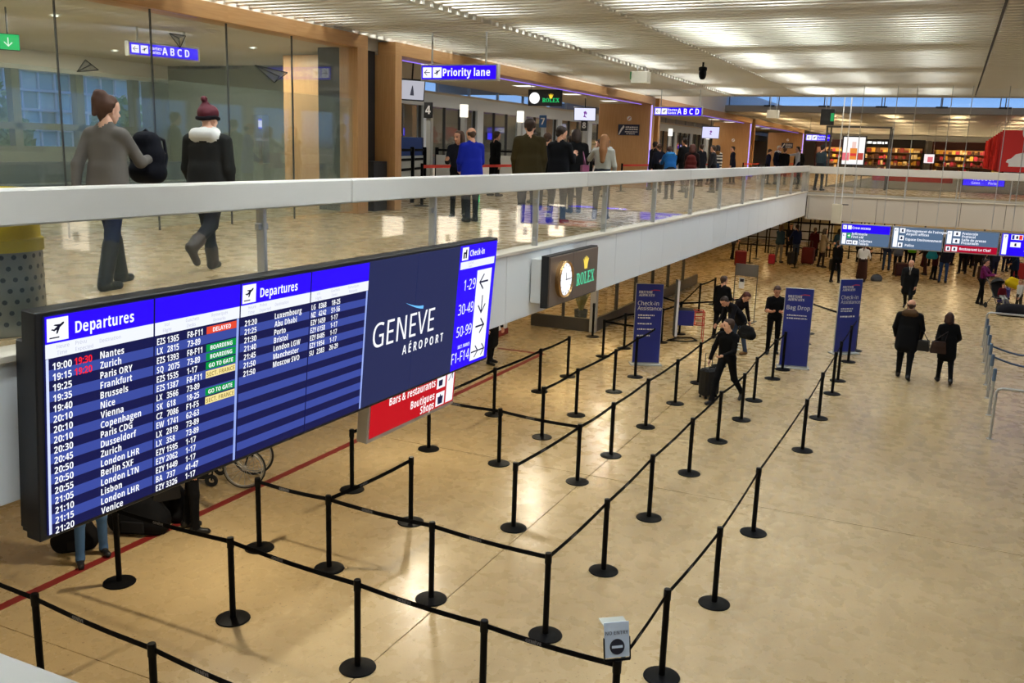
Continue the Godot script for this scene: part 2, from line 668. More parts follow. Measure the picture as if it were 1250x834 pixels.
func build_bridge() -> void:
	var f := structure("floor_bridge")
	span("deck", Vector3(-5.52, 2.42, -92), Vector3(13, FL - 0.05, BZ - 0.14), mats.soffit, f, 0.0)
	var zz := BZ - 0.2
	while zz > -91.0:
		for i in 3:
			span("slab", Vector3(-5.52 + i * 6.17 + 0.004, FL - 0.05, zz - 7.0), Vector3(-5.52 + (i + 1) * 6.17 - 0.004, FL, zz - 0.008), mats.terrazzo if zz > -44.0 else mat("carpet_grey", rgb(84, 80, 76), 0.95), f, 0.002)
		zz -= 7.0
	var w := structure("wall_bridge_fascia")
	span("backing", Vector3(-5.3, 2.42, BZ - 0.13), Vector3(13, 3.33, BZ - 0.045), mats.panel_seam, w, 0.0)
	var xs := [-5.28, -5.2, -2.57, -1.06, 0.47, 2.02, 3.56, 5.1, 6.65, 8.2, 9.75, 11.3, 13.0]
	var pm := mat("bridge_panel", rgb(196, 190, 180), 0.45)
	for i in xs.size() - 1:
		span("fascia_panel", Vector3(xs[i] + 0.008, 2.37, BZ - 0.04), Vector3(xs[i + 1] - 0.008, 3.33, BZ), pm, w, 0.004)
	span("ledge", Vector3(-5.3, 3.33, BZ - 0.2), Vector3(13, 3.38, BZ + 0.03), mats.ledge, w)
	var b := thing("glass_balustrade", "glass balustrade with grey handrail across the far bridge", "balustrade")
	var x := -5.3
	while x < 13.0:
		span("glass_pane", Vector3(x + 0.03, 3.3, BZ - 0.085), Vector3(x + 1.82, 4.25, BZ - 0.07), mats.glass, b, 0.0)
		span("post", Vector3(x - 0.02, 3.3, BZ - 0.12), Vector3(x + 0.02, 4.26, BZ - 0.03), mats.steel, b)
		x += 1.85
	span("handrail", Vector3(-5.48, 4.24, BZ - 0.18), Vector3(13, 4.53, BZ), mats.rail_paint, b, 0.012)
	# the bridge the picture is taken from: its own handrail crosses the lower corner
	var n := thing("bridge_handrail", "pale grey handrail of the bridge crossing above the queue belts", "handrail")
	span("rail", Vector3(-5.25, 4.27, -0.395), Vector3(13, 4.53, -0.165), mats.rail_paint, n, 0.012)
	span("glass_pane", Vector3(-5.2, 3.3, -0.28), Vector3(13, 4.28, -0.265), mats.glass, n, 0.0)
	var nf := structure("floor_near_bridge")
	span("deck", Vector3(-5.3, 2.9, -0.2), Vector3(13, 3.3, 6), mats.soffit, nf, 0.0)

func portal(z0: float, z1: float, label: String, depth_near: float, depth_far: float, led: bool) -> Node3D:
	# a timber frame standing on the gallery floor: head beam, two jambs, z0 is the end towards the camera
	var t := thing("timber_portal", label, "portal")
	var top := 6.89
	span("head_beam", Vector3(PX - 0.42, top - 0.25, z1), Vector3(PX, top, z0), mats.wood_h, t, 0.006)
	span("jamb", Vector3(PX - depth_near, FL, z0 - 0.25), Vector3(PX, top - 0.25, z0), mats.wood_v, t, 0.006)
	var j := span("jamb", Vector3(PX - depth_far, FL, z1), Vector3(PX, top - 0.25, z1 + 0.35), mats.wood_v, t, 0.006)
	if led:
		# violet light line let into the jamb
		span("light_strip", Vector3(PX - 0.03, FL, z1 + 0.345), Vector3(PX + 0.012, top - 0.3, z1 + 0.385), glow(rgb(170, 150, 255), 1.6), t, 0.0)
		span("light_strip", Vector3(PX - 0.4, top - 0.285, z1 + 0.5), Vector3(PX - 0.37, top - 0.268, z0 - 0.4), glow(rgb(150, 120, 255), 1.0), t, 0.0)
	return t

func build_portals() -> void:
	var front := portal(0.0, -15.5, "timber framed glass front with frosted lower half and paper plane drawings", 0.42, 0.42, false)
	portal(-16.48, -34.67, "long timber portal of the security entrance under the priority lane sign", 0.5, 2.1, true)
	portal(-35.2, -53.6, "timber portal of the security entrance past the notice wall", 0.5, 2.1, true)
	portal(-54.3, -73.8, "timber portal with orange lit end wall beyond the far bridge corner", 0.5, 2.6, true)
	# dark slot between the first two
	var s := thing("dark_pillar", "black pillar in the slot between the two timber frames", "pillar")
	span("shaft", Vector3(-11.6, FL, -16.46), Vector3(-10.85, 6.85, -15.55), mats.dark_case, s)
	span("sill_box", Vector3(-10.85, FL, -16.45), Vector3(-10.55, FL + 1.0, -15.95), mats.dark_case, s)
	# glazing of the first frame with frosted lower half and paper planes
	var g := front
	var zs := [-0.3, -2.4, -3.95, -5.5, -7.08, -8.63, -10.2, -11.74, -13.34, -15.2]
	for i in zs.size() - 1:
		span("glass_pane", Vector3(-10.495, FL + 0.05, zs[i + 1] + 0.008), Vector3(-10.48, 6.64, zs[i] - 0.008), mats.glass, g, 0.0)
		span("frosted_film", Vector3(-10.504, FL + 0.05, zs[i + 1] + 0.01), Vector3(-10.50, 5.70, zs[i] - 0.01), mats.frost, g, 0.0)
		if i > 0:
			span("joint", Vector3(-10.51, FL, zs[i] - 0.004), Vector3(-10.475, 6.64, zs[i] + 0.004), mats.dark_grey, g, 0.0)
	var ink := mat("plane_ink", rgb(38, 40, 38), 0.8)
	for pl in [[[-8.9, 5.68], [-9.04, 5.84], [-9.24, 5.73], [-9.13, 5.79]], [[-10.53, 6.35], [-10.85, 6.35], [-10.73, 6.17], [-10.72, 6.3]], [[-12.37, 6.07], [-13.19, 6.02], [-12.84, 5.83], [-12.97, 5.94]]]:
		var st := begin()
		var q := []
		for p in pl:
			q.append(Vector3(-10.47, p[1], p[0]))
		for e in [[0, 1], [1, 2], [2, 0], [0, 3], [3, 2]]:
			put_tube(st, [q[e[0]], q[e[1]]], 0.007, 4)
		part("paper_plane_drawing", done(st), ink, g)
		var st2 := begin()
		quad(st2, q[0] - Vector3(0.003, 0, 0), q[2] - Vector3(0.003, 0, 0), q[3] - Vector3(0.003, 0, 0), q[1] - Vector3(0.003, 0, 0))
		part("plane_tint", done(st2), pane("plane_tint", Color(0.45, 0.47, 0.45), 0.45, 0.6), g)

func build_security_zone() -> void:
	var ww: Material = mats.white_wall
	var grey := mat("office_grey", rgb(96, 102, 96), 0.7)
	# room behind the glass front
	var c := structure("ceiling")
	span("plaster", Vector3(-20, 6.70, -19.0), Vector3(-10.82, 7.0, 6), mats.soffit, c, 0.0)
	span("plaster", Vector3(-16.5, 6.98, -92.0), Vector3(-10.82, 7.05, -19.0), mats.soffit, c, 0.0)
	span("plaster", Vector3(-19.3, 6.62, -92.0), Vector3(-16.5, 6.70, -19.0), mats.soffit, c, 0.0)
	var bw := structure("wall_window")
	span("masonry", Vector3(-19.3, FL, -19.2), Vector3(-19, 4.58, 6), grey, bw, 0.0)
	span("masonry", Vector3(-19.3, 4.95, -19.2), Vector3(-19, 5.1, 6), grey, bw, 0.0)
	span("masonry", Vector3(-19.3, 6.26, -19.2), Vector3(-19, 7.0, 6), ww, bw, 0.0)
	var wn := structure("window_3")
	var z := 5.9
	while z > -18.3:
		span("mullion", Vector3(-19.2, 4.58, z - 0.1), Vector3(-19.0, 6.26, z + 0.1), grey, wn, 0.0)
		span("window_pane", Vector3(-19.11, 5.1, z - 1.6), Vector3(-19.1, 6.26, z - 0.1), mats.glass_clear, wn, 0.0)
		span("window_pane", Vector3(-19.11, 4.58, z - 1.6), Vector3(-19.1, 4.95, z - 0.1), mats.glass_clear, wn, 0.0)
		z -= 1.7
	span("masonry", Vector3(-19.3, 4.5, -19.2), Vector3(-19, 6.3, -18.35), grey, bw, 0.0)
	var pw := structure("wall_partition")
	var pg := mat("partition_green", rgb(120, 126, 116), 0.75)
	span("masonry", Vector3(-19, FL, -19.2), Vector3(-12.4, 4.3, -19.0), pg, pw, 0.0)
	span("masonry", Vector3(-19, 5.5, -19.2), Vector3(-12.4, 6.70, -19.0), pg, pw, 0.0)
	for a in [[-19.0, -16.2], [-15.7, -14.7], [-14.2, -12.4]]:
		span("masonry", Vector3(a[0], 4.3, -19.2), Vector3(a[1], 5.5, -19.0), pg, pw, 0.0)
	var op := structure("window_4")
	for xx in [-16.2, -14.7]:
		span("window_pane", Vector3(xx, 4.3, -19.11), Vector3(xx + 0.5, 5.5, -19.1), mats.glass_clear, op, 0.0)
		span("mullion", Vector3(xx, 4.86, -19.14), Vector3(xx + 0.5, 4.92, -19.06), mats.steel, op, 0.0)
	var wp := thing("timber_screen", "brown timber screen behind the glass front beside the jamb", "screen")
	span("board", Vector3(-13.1, FL, -16.45), Vector3(-11.62, 6.65, -16.35), mats.wood_v, wp)
	var bl := thing("bench", "long dark blue bench row behind the frosted glass", "bench", Vector3(-14.5, FL, -13.0))
	span("seat_cushion", Vector3(-0.3, 0.4, -3.0), Vector3(0.3, 0.48, 3.0), mat("bench_blue", rgb(52, 62, 74), 0.8), bl)
	span("backrest", Vector3(-0.36, 0.48, -3.0), Vector3(-0.28, 0.85, 3.0), mats.bench_blue, bl)
	for i in 3:
		span("leg", Vector3(-0.2, 0.0, -2.6 + i * 2.6), Vector3(0.2, 0.4, -2.5 + i * 2.6), mats.steel_dark, bl)
	# lamps of the room
	for i in 4:
		for xx in [-16.8, -13.0]:
			downlight(Vector3(xx, 6.69, -1.5 - i * 4.6), 7.0, Color(0.97, 1.0, 0.92), "small round downlight in the ceiling behind the glass front")
	# --- security entrance: back wall with glazed booths
	var sw := structure("wall_security")
	span("masonry", Vector3(-16.8, 6.2, -92), Vector3(-16.5, 6.62, -19.2), mat("wall_blue_white", rgb(196, 206, 216), 0.7), sw, 0.0)
	span("masonry", Vector3(-16.8, FL, -92), Vector3(-16.5, 4.1, -19.2), ww, sw, 0.0)
	var office := structure("wall_office")
	span("masonry", Vector3(-19.3, FL, -92), Vector3(-19.0, 6.7, -19.2), mat("office_warm", rgb(110, 108, 98), 0.8), office, 0.0)
	var sg := structure("window_5")
	z = -20.0
	var i2 := 0
	while z > -80.0:
		span("pier", Vector3(-16.75, 4.1, z - 0.5), Vector3(-16.5, 6.2, z), mats["wall_blue_white"], sg, 0.0)
		for q in 3:
			span("window_pane", Vector3(-16.64, 4.1, z - 0.5 - (q + 1) * 1.15 + 0.03), Vector3(-16.63, 6.2, z - 0.5 - q * 1.15 - 0.03), mats.glass, sg, 0.0)
			span("mullion", Vector3(-16.67, 4.1, z - 0.5 - (q + 1) * 1.15 - 0.03), Vector3(-16.58, 6.2, z - 0.5 - (q + 1) * 1.15 + 0.03), mats.dark_grey, sg, 0.0)
		if i2 % 2 == 0:
			var sc := thing("office_screen", ["blue lit office sign behind the glazed booth", "blue lit office sign behind the glazed wall past the ad screen"][mini(i2 / 4, 1)], "screen", Vector3(-18.95, 5.35, z - 2.2), 90, "blue office signs behind the security glazing")
			rect("display", -0.5, -0.14, 0.5, 0.14, 0.03, glow(rgb(50, 40, 250), 1.0), sc)
			span("case", Vector3(-0.53, -0.17, -0.05), Vector3(0.53, 0.17, 0.028), mats.dark_case, sc)
			rect("display_field", 0.15, -0.1, 0.42, 0.1, 0.033, glow(rgb(230, 230, 255), 1.0), sc)
		z -= 4.0
		i2 += 1
	for k in 8:
		for xx in [-13.6]:
			ceiling_panel(Vector3(xx, 6.97, -21.0 - k * 4.4), 5.0)
	for k in 5:
		ceiling_panel(Vector3(-13.6, 6.97, -58.0 - k * 4.4), 3.0)
	for k in 8:
		ceiling_panel(Vector3(-17.9, 6.61, -22.0 - k * 6.0), 0.8)
	# orange lit wall in the farthest portal
	# clerestory strip above the back wall
	var cs := structure("window_6")
	var zz := -19.4
	while zz > -91.0:
		span("window_pane", Vector3(-16.56, 6.62, zz - 2.35), Vector3(-16.55, 6.98, zz), mats.glass_sky, cs, 0.0)
		span("mullion", Vector3(-16.6, 6.6, zz), Vector3(-16.5, 7.0, zz + 0.05), mats.steel, cs, 0.0)
		zz -= 2.4
	# numbered columns
	var n := 0
	for a in [[-21.7, "4", 0], [-23.6, "", 1], [-27.4, "", 1], [-29.3, "7", 2], [-33.2, "8", 0], [-44.9, "", 1], [-52.6, "", 1]]:
		var what: String = ["black number plate %s" % a[1], "white light box", "blue number plate %s" % a[1]][a[2]]
		var place: String = ["beside the blue booth", "above the blue jacket man", "behind the olive jacket man", "behind the dark suit man", "under the wall screen", "above the blue hooded coat", "beside the tilted monitor"][n]
		var t := thing("lane_column", "slim grey lane column with %s %s" % [what, place], "column", Vector3(-12.6, FL, a[0]), 0, "lane columns of the security entrance")
		span("shaft", Vector3(-0.07, 0, -0.07), Vector3(0.07, 2.15, 0.07), mat("column_grey", rgb(170, 172, 170), 0.5), t)
		if a[2] == 1:
			span("light_box", Vector3(-0.09, 2.15, -0.09), Vector3(0.09, 2.5, 0.09), glow(rgb(255, 250, 235), 1.2), t, 0.01)
		else:
			span("number_plate", Vector3(-0.13, 2.05, 0.07), Vector3(0.13, 2.45, 0.1), mats.dark_case if a[2] == 0 else mat("plate_blue", rgb(30, 90, 150), 0.5), t)
			lettering("number", [[a[1], 0.3, 0, 2.25, 1]], mats.print_white, t, 0.103, font_b)
		n += 1
	# blue booth by the first column
	var bo := thing("security_booth", "dark blue booth panel beside the lane column with number 4", "booth", Vector3(-13.6, FL, -22.2))
	span("panel", Vector3(-0.5, 0, -0.05), Vector3(0.5, 1.55, 0.05), mat("booth_blue", rgb(20, 44, 96), 0.6), bo)
	span("counter", Vector3(-0.5, 1.0, -0.6), Vector3(0.5, 1.05, -0.05), mats.steel_dark, bo)
	# multi-belt queue screens and a red belt
	var m := 0
	for a in [[-11.0, -17.6, -12.1, -20.6], [-11.3, -21.5, -13.4, -23.5], [-11.2, -26.0, -13.5, -27.5], [-11.1, -30.0, -13.4, -31.5], [-11.0, -39.5, -13.0, -41.0], [-11.0, -45.0, -13.0, -46.5]]:
		belt_screen(Vector3(a[0], FL, a[1]), Vector3(a[2], FL, a[3]), ["black queue screen with white panel by the first jamb", "black queue screen behind the blue jacket man", "black queue screen behind the olive jacket man", "black queue screen behind the long haired woman", "black queue screen behind the red backpack", "black queue screen behind the striped top"][m])
		m += 1
	red_belt(Vector3(-10.75, FL, -18.2), Vector3(-10.75, FL, -25.0), "red queue belt across the priority lane opening")
	red_belt(Vector3(-10.2, FL, -30.6), Vector3(-10.2, FL, -34.0), "red queue belt in front of the timber notice wall")
	red_belt(Vector3(-10.3, FL, -39.0), Vector3(-10.3, FL, -43.5), "red queue belt behind the blue hooded coat")
	red_belt(Vector3(-10.3, FL, -51.5), Vector3(-10.2, FL, -55.5), "red queue belt before the plain timber end wall")
	red_belt(Vector3(-9.8, FL, -59.5), Vector3(-9.8, FL, -66.0), "red queue belt by the group of travellers")
	# green edge light of a gate
	var gl := thing("gate_light", "green lit edge of a glass gate behind the olive jacket", "gate light", Vector3(-10.6, FL, -20.7))
	span("light_edge", Vector3(-0.02, 0.0, -0.02), Vector3(0.02, 1.15, 0.02), glow(rgb(60, 255, 150), 1.2), gl, 0.0)
	span("leaf", Vector3(-0.9, 0.1, -0.006), Vector3(-0.03, 1.1, 0.006), mats.glass, gl, 0.0)
	# wall screens
	monitor(Vector3(-11.45, FL + 2.58, -18.9), 58, 0.6, 0.42, rgb(176, 176, 186), "hanging monitor with grey tower picture beside the timber jamb", 0)
	monitor(Vector3(-12.55, FL + 2.65, -33.0), 12, 0.78, 0.44, rgb(226, 228, 255), "white hanging monitor with purple figure near the notice wall", 1)
	monitor(Vector3(-12.2, FL + 2.5, -51.5), 20, 0.9, 0.6, rgb(214, 214, 250), "tilted white hanging monitor beside the plain timber wall", 2)
	# notices on the end walls
	var k2 := 0
	for a in [[-11.25, -34.30], [-11.3, -53.23], [-11.5, -73.43]]:
		var t := thing("notice_board", ["dark blue passenger notice with white crease on the timber wall", "small round pictogram plate on the plain timber wall", "dark blue notice on the orange lit timber wall"][k2], "notice", Vector3(a[0], FL + 2.15, a[1]))
		if k2 != 1:
			span("plate", Vector3(-0.42, -0.2, 0), Vector3(0.42, 0.2, 0.02), mat("notice_blue", rgb(22, 28, 62), 0.5), t)
			strokes("print", [[-0.12, 0.1, 0.48, 0.05], [-0.12, 0.02, 0.48, 0.05], [-0.14, -0.07, 0.5, 0.04], [-0.08, -0.14, 0.36, 0.04]], mats.print_white, t, 0.022)
			part("white_mark", poly_mesh([Vector2(-0.4, -0.18), Vector2(-0.3, 0.05), Vector2(-0.2, 0.17), Vector2(-0.16, 0.1), Vector2(-0.26, -0.02), Vector2(-0.36, -0.19)], 0.004), mats.print_white, t, Vector3(0, 0, 0.02))
		var pic := part("pictogram", lathe([[0.0, 0.0], [0.09, 0.0], [0.09, 0.012], [0.0, 0.012]], 20), mats.print_white, t, Vector3(0, 0.42 if k2 != 1 else 0.0, 0.0), Basis(Vector3.RIGHT, PI / 2))
		part("pictogram_bar", box(Vector3(0.13, 0.004, 0.025)), mat("sign_red", rgb(190, 30, 30), 0.6), pic, Vector3(0, 0.013, 0), Basis(Vector3.UP, 0.8))
		k2 += 1
	# clock and lit brand sign hanging in the opening
	var cl := thing("hanging_clock", "round white lit clock beside green lit letters over the security lanes", "clock", Vector3(-12.3, 6.5, -28.6))
	span("case", Vector3(-0.6, -0.25, -0.06), Vector3(0.6, 0.27, 0.0), mats.dark_case, cl)
	part("clock_face_light", lathe([[0.0, 0.0], [0.18, 0.0], [0.18, 0.02], [0.0, 0.02]], 28), glow(rgb(255, 255, 255), 1.1), cl, Vector3(-0.36, 0, 0), Basis(Vector3.RIGHT, PI / 2))
	lettering("lettering_light", [["ROLEX", 0.17, 0.22, -0.07, 1, font_s]], glow(rgb(40, 200, 110), 1.1), cl, 0.01)
	part("crown_light", crown_mesh(0.14), glow(rgb(250, 210, 60), 1.1), cl, Vector3(0.22, 0.06, 0.004))
	for xx in [-0.5, 0.5]:
		rod("rod", Vector3(xx, 0.27, -0.03), Vector3(xx, 0.5, -0.03), 0.012, mats.steel, cl)

func crown_mesh(s: float) -> ArrayMesh:
	var pts := [Vector2(-0.28, -0.5), Vector2(0.28, -0.5), Vector2(0.34, -0.2), Vector2(0.62, 0.42), Vector2(0.3, 0.05), Vector2(0.34, 0.56), Vector2(0.12, 0.1), Vector2(0.0, 0.66), Vector2(-0.12, 0.1), Vector2(-0.34, 0.56), Vector2(-0.3, 0.05), Vector2(-0.62, 0.42), Vector2(-0.34, -0.2)]
	var q := []
	for p in pts:
		q.append(p * s)
	return poly_mesh(q, 0.01)

func downlight(at: Vector3, energy: float, c: Color, label: String) -> void:
	var t := thing("downlight", label, "ceiling light", at, 0, "downlights: " + label)
	part("trim_ring", lathe([[0.06, -0.012], [0.085, -0.012], [0.085, 0.0], [0.06, 0.0]], 20), mats.panel_white, t)
	part("lamp_disc", lathe([[0.0, -0.006], [0.06, -0.006]], 20), glow(c, 5.0), t)
	area_light("lamp_light", Vector3(0, -0.02, 0), Vector2(0.1, 0.1), energy, c, Vector3.DOWN, t)

func ceiling_panel(at: Vector3, energy: float) -> void:
	var t := thing("ceiling_panel_light", "square white panel light in the ceiling of the security lanes", "ceiling light", at, 0, "panel lights over the security lanes")
	span("lamp_panel", Vector3(-0.3, -0.012, -0.3), Vector3(0.3, 0.0, 0.3), glow(rgb(255, 250, 238), 1.6), t)
	span("frame", Vector3(-0.32, -0.008, -0.32), Vector3(0.32, 0.004, 0.32), mats.panel_white, t)
	area_light("lamp_light", Vector3(0, -0.03, 0), Vector2(0.56, 0.56), energy, Color(1, 0.97, 0.92), Vector3.DOWN, t)

func belt_screen(a: Vector3, b: Vector3, label: String) -> void:
	var t := thing("queue_screen", label, "barrier", a, 0, "multi-belt queue screens")
	var d := b - a
	var ln := d.length()
	var bs := Basis(Vector3(d.x, 0, d.z).normalized(), Vector3.UP, Vector3(d.x, 0, d.z).normalized().cross(Vector3.UP))
	for f in [0.0, 0.5, 1.0]:
		part("post", box(Vector3(0.09, 1.3, 0.09)), mats.black_metal, t, d * f + Vector3(0, 0.65, 0), bs)
	for k in 5:
		part("belt", box(Vector3(ln, 0.06, 0.012)), mats.black_belt, t, d * 0.5 + Vector3(0, 0.35 + k * 0.22, 0), bs)
	part("panel", box(Vector3(ln - 0.1, 0.95, 0.01)), mat("screen_pale", rgb(176, 178, 174), 0.5), t, d * 0.5 + Vector3(0, 0.62, 0) - bs.z * 0.03, bs)

func red_belt(a: Vector3, b: Vector3, label: String) -> void:
	var t := thing("red_belt_barrier", label, "barrier", a, 0, "red queue belts of the gallery")
	var d := b - a
	for f in [0.0, 1.0]:
		part("post", lathe([[0.0, 0.0], [0.17, 0.0], [0.17, 0.015], [0.035, 0.03], [0.035, 0.95], [0.0, 0.95]], 16), mats.black_metal, t, d * f)
	var bs := Basis(d.normalized(), Vector3.UP, d.normalized().cross(Vector3.UP))
	part("belt", box(Vector3(d.length(), 0.07, 0.008)), mat("belt_red", rgb(200, 52, 36), 0.8), t, d * 0.5 + Vector3(0, 0.88, 0), bs)

func monitor(at: Vector3, turn: float, w: float, h: float, c: Color, label: String, what: int) -> void:
	var t := thing("hanging_monitor", label, "monitor", at, turn)
	t.rotation.x = deg_to_rad(8)
	span("case", Vector3(-w / 2 - 0.03, -h / 2 - 0.03, -0.07), Vector3(w / 2 + 0.03, h / 2 + 0.03, 0), mats.dark_case, t)
	rect("screen", -w / 2, -h / 2, w / 2, h / 2, 0.002, glow(c, 1.0), t)
	if what == 0:
		part("screen_picture", poly_mesh([Vector2(-0.05, -0.12), Vector2(0.05, -0.12), Vector2(0.035, -0.02), Vector2(0.008, 0.1), Vector2(-0.008, 0.1), Vector2(-0.035, -0.02)], 0.002), glow(rgb(60, 60, 70), 1.0), t, Vector3(0, 0, 0.003))
	else:
		part("screen_picture", poly_mesh([Vector2(-0.06, -0.1), Vector2(-0.02, -0.02), Vector2(-0.05, 0.08), Vector2(0.02, 0.12), Vector2(0.08, 0.05), Vector2(0.05, -0.03), Vector2(0.02, 0.03), Vector2(0.0, -0.04), Vector2(0.07, -0.12)], 0.002), glow(rgb(120, 60, 150), 1.0), t, Vector3(0, 0, 0.003))
	rod("rod", Vector3(0, h / 2, -0.04), Vector3(0, h / 2 + 0.4, -0.04), 0.02, mats.dark_grey, t)

func build_under_gallery() -> void:
	var w := structure("wall_lower")
	span("masonry", Vector3(-11.3, 0, -23.0), Vector3(-11.0, 2.53, 6), mats.white_wall, w, 0.0)
	span("masonry", Vector3(-20.0, 0, -92.0), Vector3(-19.7, 3.0, 6), mats.white_wall, w, 0.0)
	span("plinth", Vector3(-11.0, 0, -23.0), Vector3(-10.97, 0.16, 6), mats.steel_dark, w, 0.0)
	var k := thing("white_counter", "white counter end with dark red plinth under the gallery", "counter", Vector3(-10.6, 0, -19.4))
	span("body", Vector3(-0.3, 0.16, -2.6), Vector3(0.3, 1.1, 2.0), mats.panel_white, k)
	span("plinth", Vector3(-0.3, 0.0, -2.62), Vector3(0.32, 0.16, 2.02), mat("plinth_red", rgb(120, 30, 28), 0.6), k)
	span("top", Vector3(-0.33, 1.1, -2.65), Vector3(0.35, 1.14, 2.05), mats.steel, k)
	# glazed entrance lobby
	var v := thing("glass_lobby", "glazed entrance lobby with steel base under the clock sign", "lobby")
	var zs := [-23.55, -25.35, -27.15, -28.95, -30.8, -32.8, -34.9]
	for i in zs.size() - 1:
		span("steel_base", Vector3(-8.46, 0.0, zs[i + 1]), Vector3(-8.36, 0.36, zs[i]), mats.steel_dark, v, 0.004)
		span("post", Vector3(-8.46, 0.36, zs[i] - 0.06), Vector3(-8.36, 2.53, zs[i]), mats.steel_dark, v, 0.004)
		span("glass_pane", Vector3(-8.415, 0.36, zs[i + 1]), Vector3(-8.405, 2.53, zs[i] - 0.06), mats.glass, v, 0.0)
	for i in 2:
		span("steel_base", Vector3(-10.26 + i * 0.95, 0.0, -23.55), Vector3(-9.31 + i * 0.95, 0.36, -23.45), mats.steel_dark, v, 0.004)
		span("glass_pane", Vector3(-10.26 + i * 0.95, 0.36, -23.505), Vector3(-9.31 + i * 0.95, 2.53, -23.495), mats.glass, v, 0.0)
		span("post", Vector3(-10.29 + i * 0.95, 0.36, -23.55), Vector3(-10.23 + i * 0.95, 2.53, -23.45), mats.steel_dark, v, 0.004)
	span("post", Vector3(-8.5, 0.0, -23.58), Vector3(-8.33, 2.53, -23.42), mats.steel, v, 0.004)
	span("back_wall", Vector3(-12.0, 0, -34.9), Vector3(-11.8, 2.53, -23.5), mats.white_wall, v, 0.0)
	for i in 3:
		downlight(Vector3(-9.8, 2.525, -25.3 - i * 3.4), 2.6, Color(1.0, 0.85, 0.55), "warm downlight in the soffit inside the glass lobby")
	for i in 5:
		downlight(Vector3(-7.2, 2.525, -3.0 - i * 4.6), 6.0, Color(1.0, 0.95, 0.84), "downlight in the gallery soffit along the board")
	for i in 6:
		downlight(Vector3(-8.6, 2.525, -36.0 - i * 3.0), 2.4, Color(1.0, 0.86, 0.62), "downlight in the gallery soffit past the lobby")
	for i in 5:
		for j in 5:
			downlight(Vector3(-4.5 + i * 2.6, 2.415, -43.0 - j * 4.0), 1.3, Color(1.0, 0.88, 0.66), "downlight in the soffit under the far bridge")
	# potted plant in the lobby
	var pt := thing("potted_plant", "yellow green plant in a pot inside the glass lobby", "plant", Vector3(-9.2, 0, -24.6))
	part("pot", lathe([[0.0, 0.0], [0.16, 0.0], [0.2, 0.4], [0.17, 0.4], [0.16, 0.36], [0.0, 0.36]], 20), mats.dark_grey, pt)
	var r := RandomNumberGenerator.new()
	r.seed = 4
	for i in 26:
		var a := r.randf() * TAU
		var l := r.randf_range(0.5, 1.15)
		var st := begin()
		var o := Vector3(cos(a), 0, sin(a))
		var s := Vector3(-sin(a), 0, cos(a)) * 0.045
		var p0 := Vector3(0, 0.36, 0) + o * 0.05
		var p1 := p0 + o * l * 0.25 + Vector3(0, l * 0.7, 0)
		var p2 := p1 + o * l * 0.35 + Vector3(0, l * 0.1, 0)
		quad(st, p0 - s * 0.3, p0 + s * 0.3, p1 + s, p1 - s)
		quad(st, p1 - s, p1 + s, p2 + s * 0.2, p2 - s * 0.2)
		part("leaf", done(st), mat("leaf_yellow", rgb(150, 140, 40), 0.6), pt)

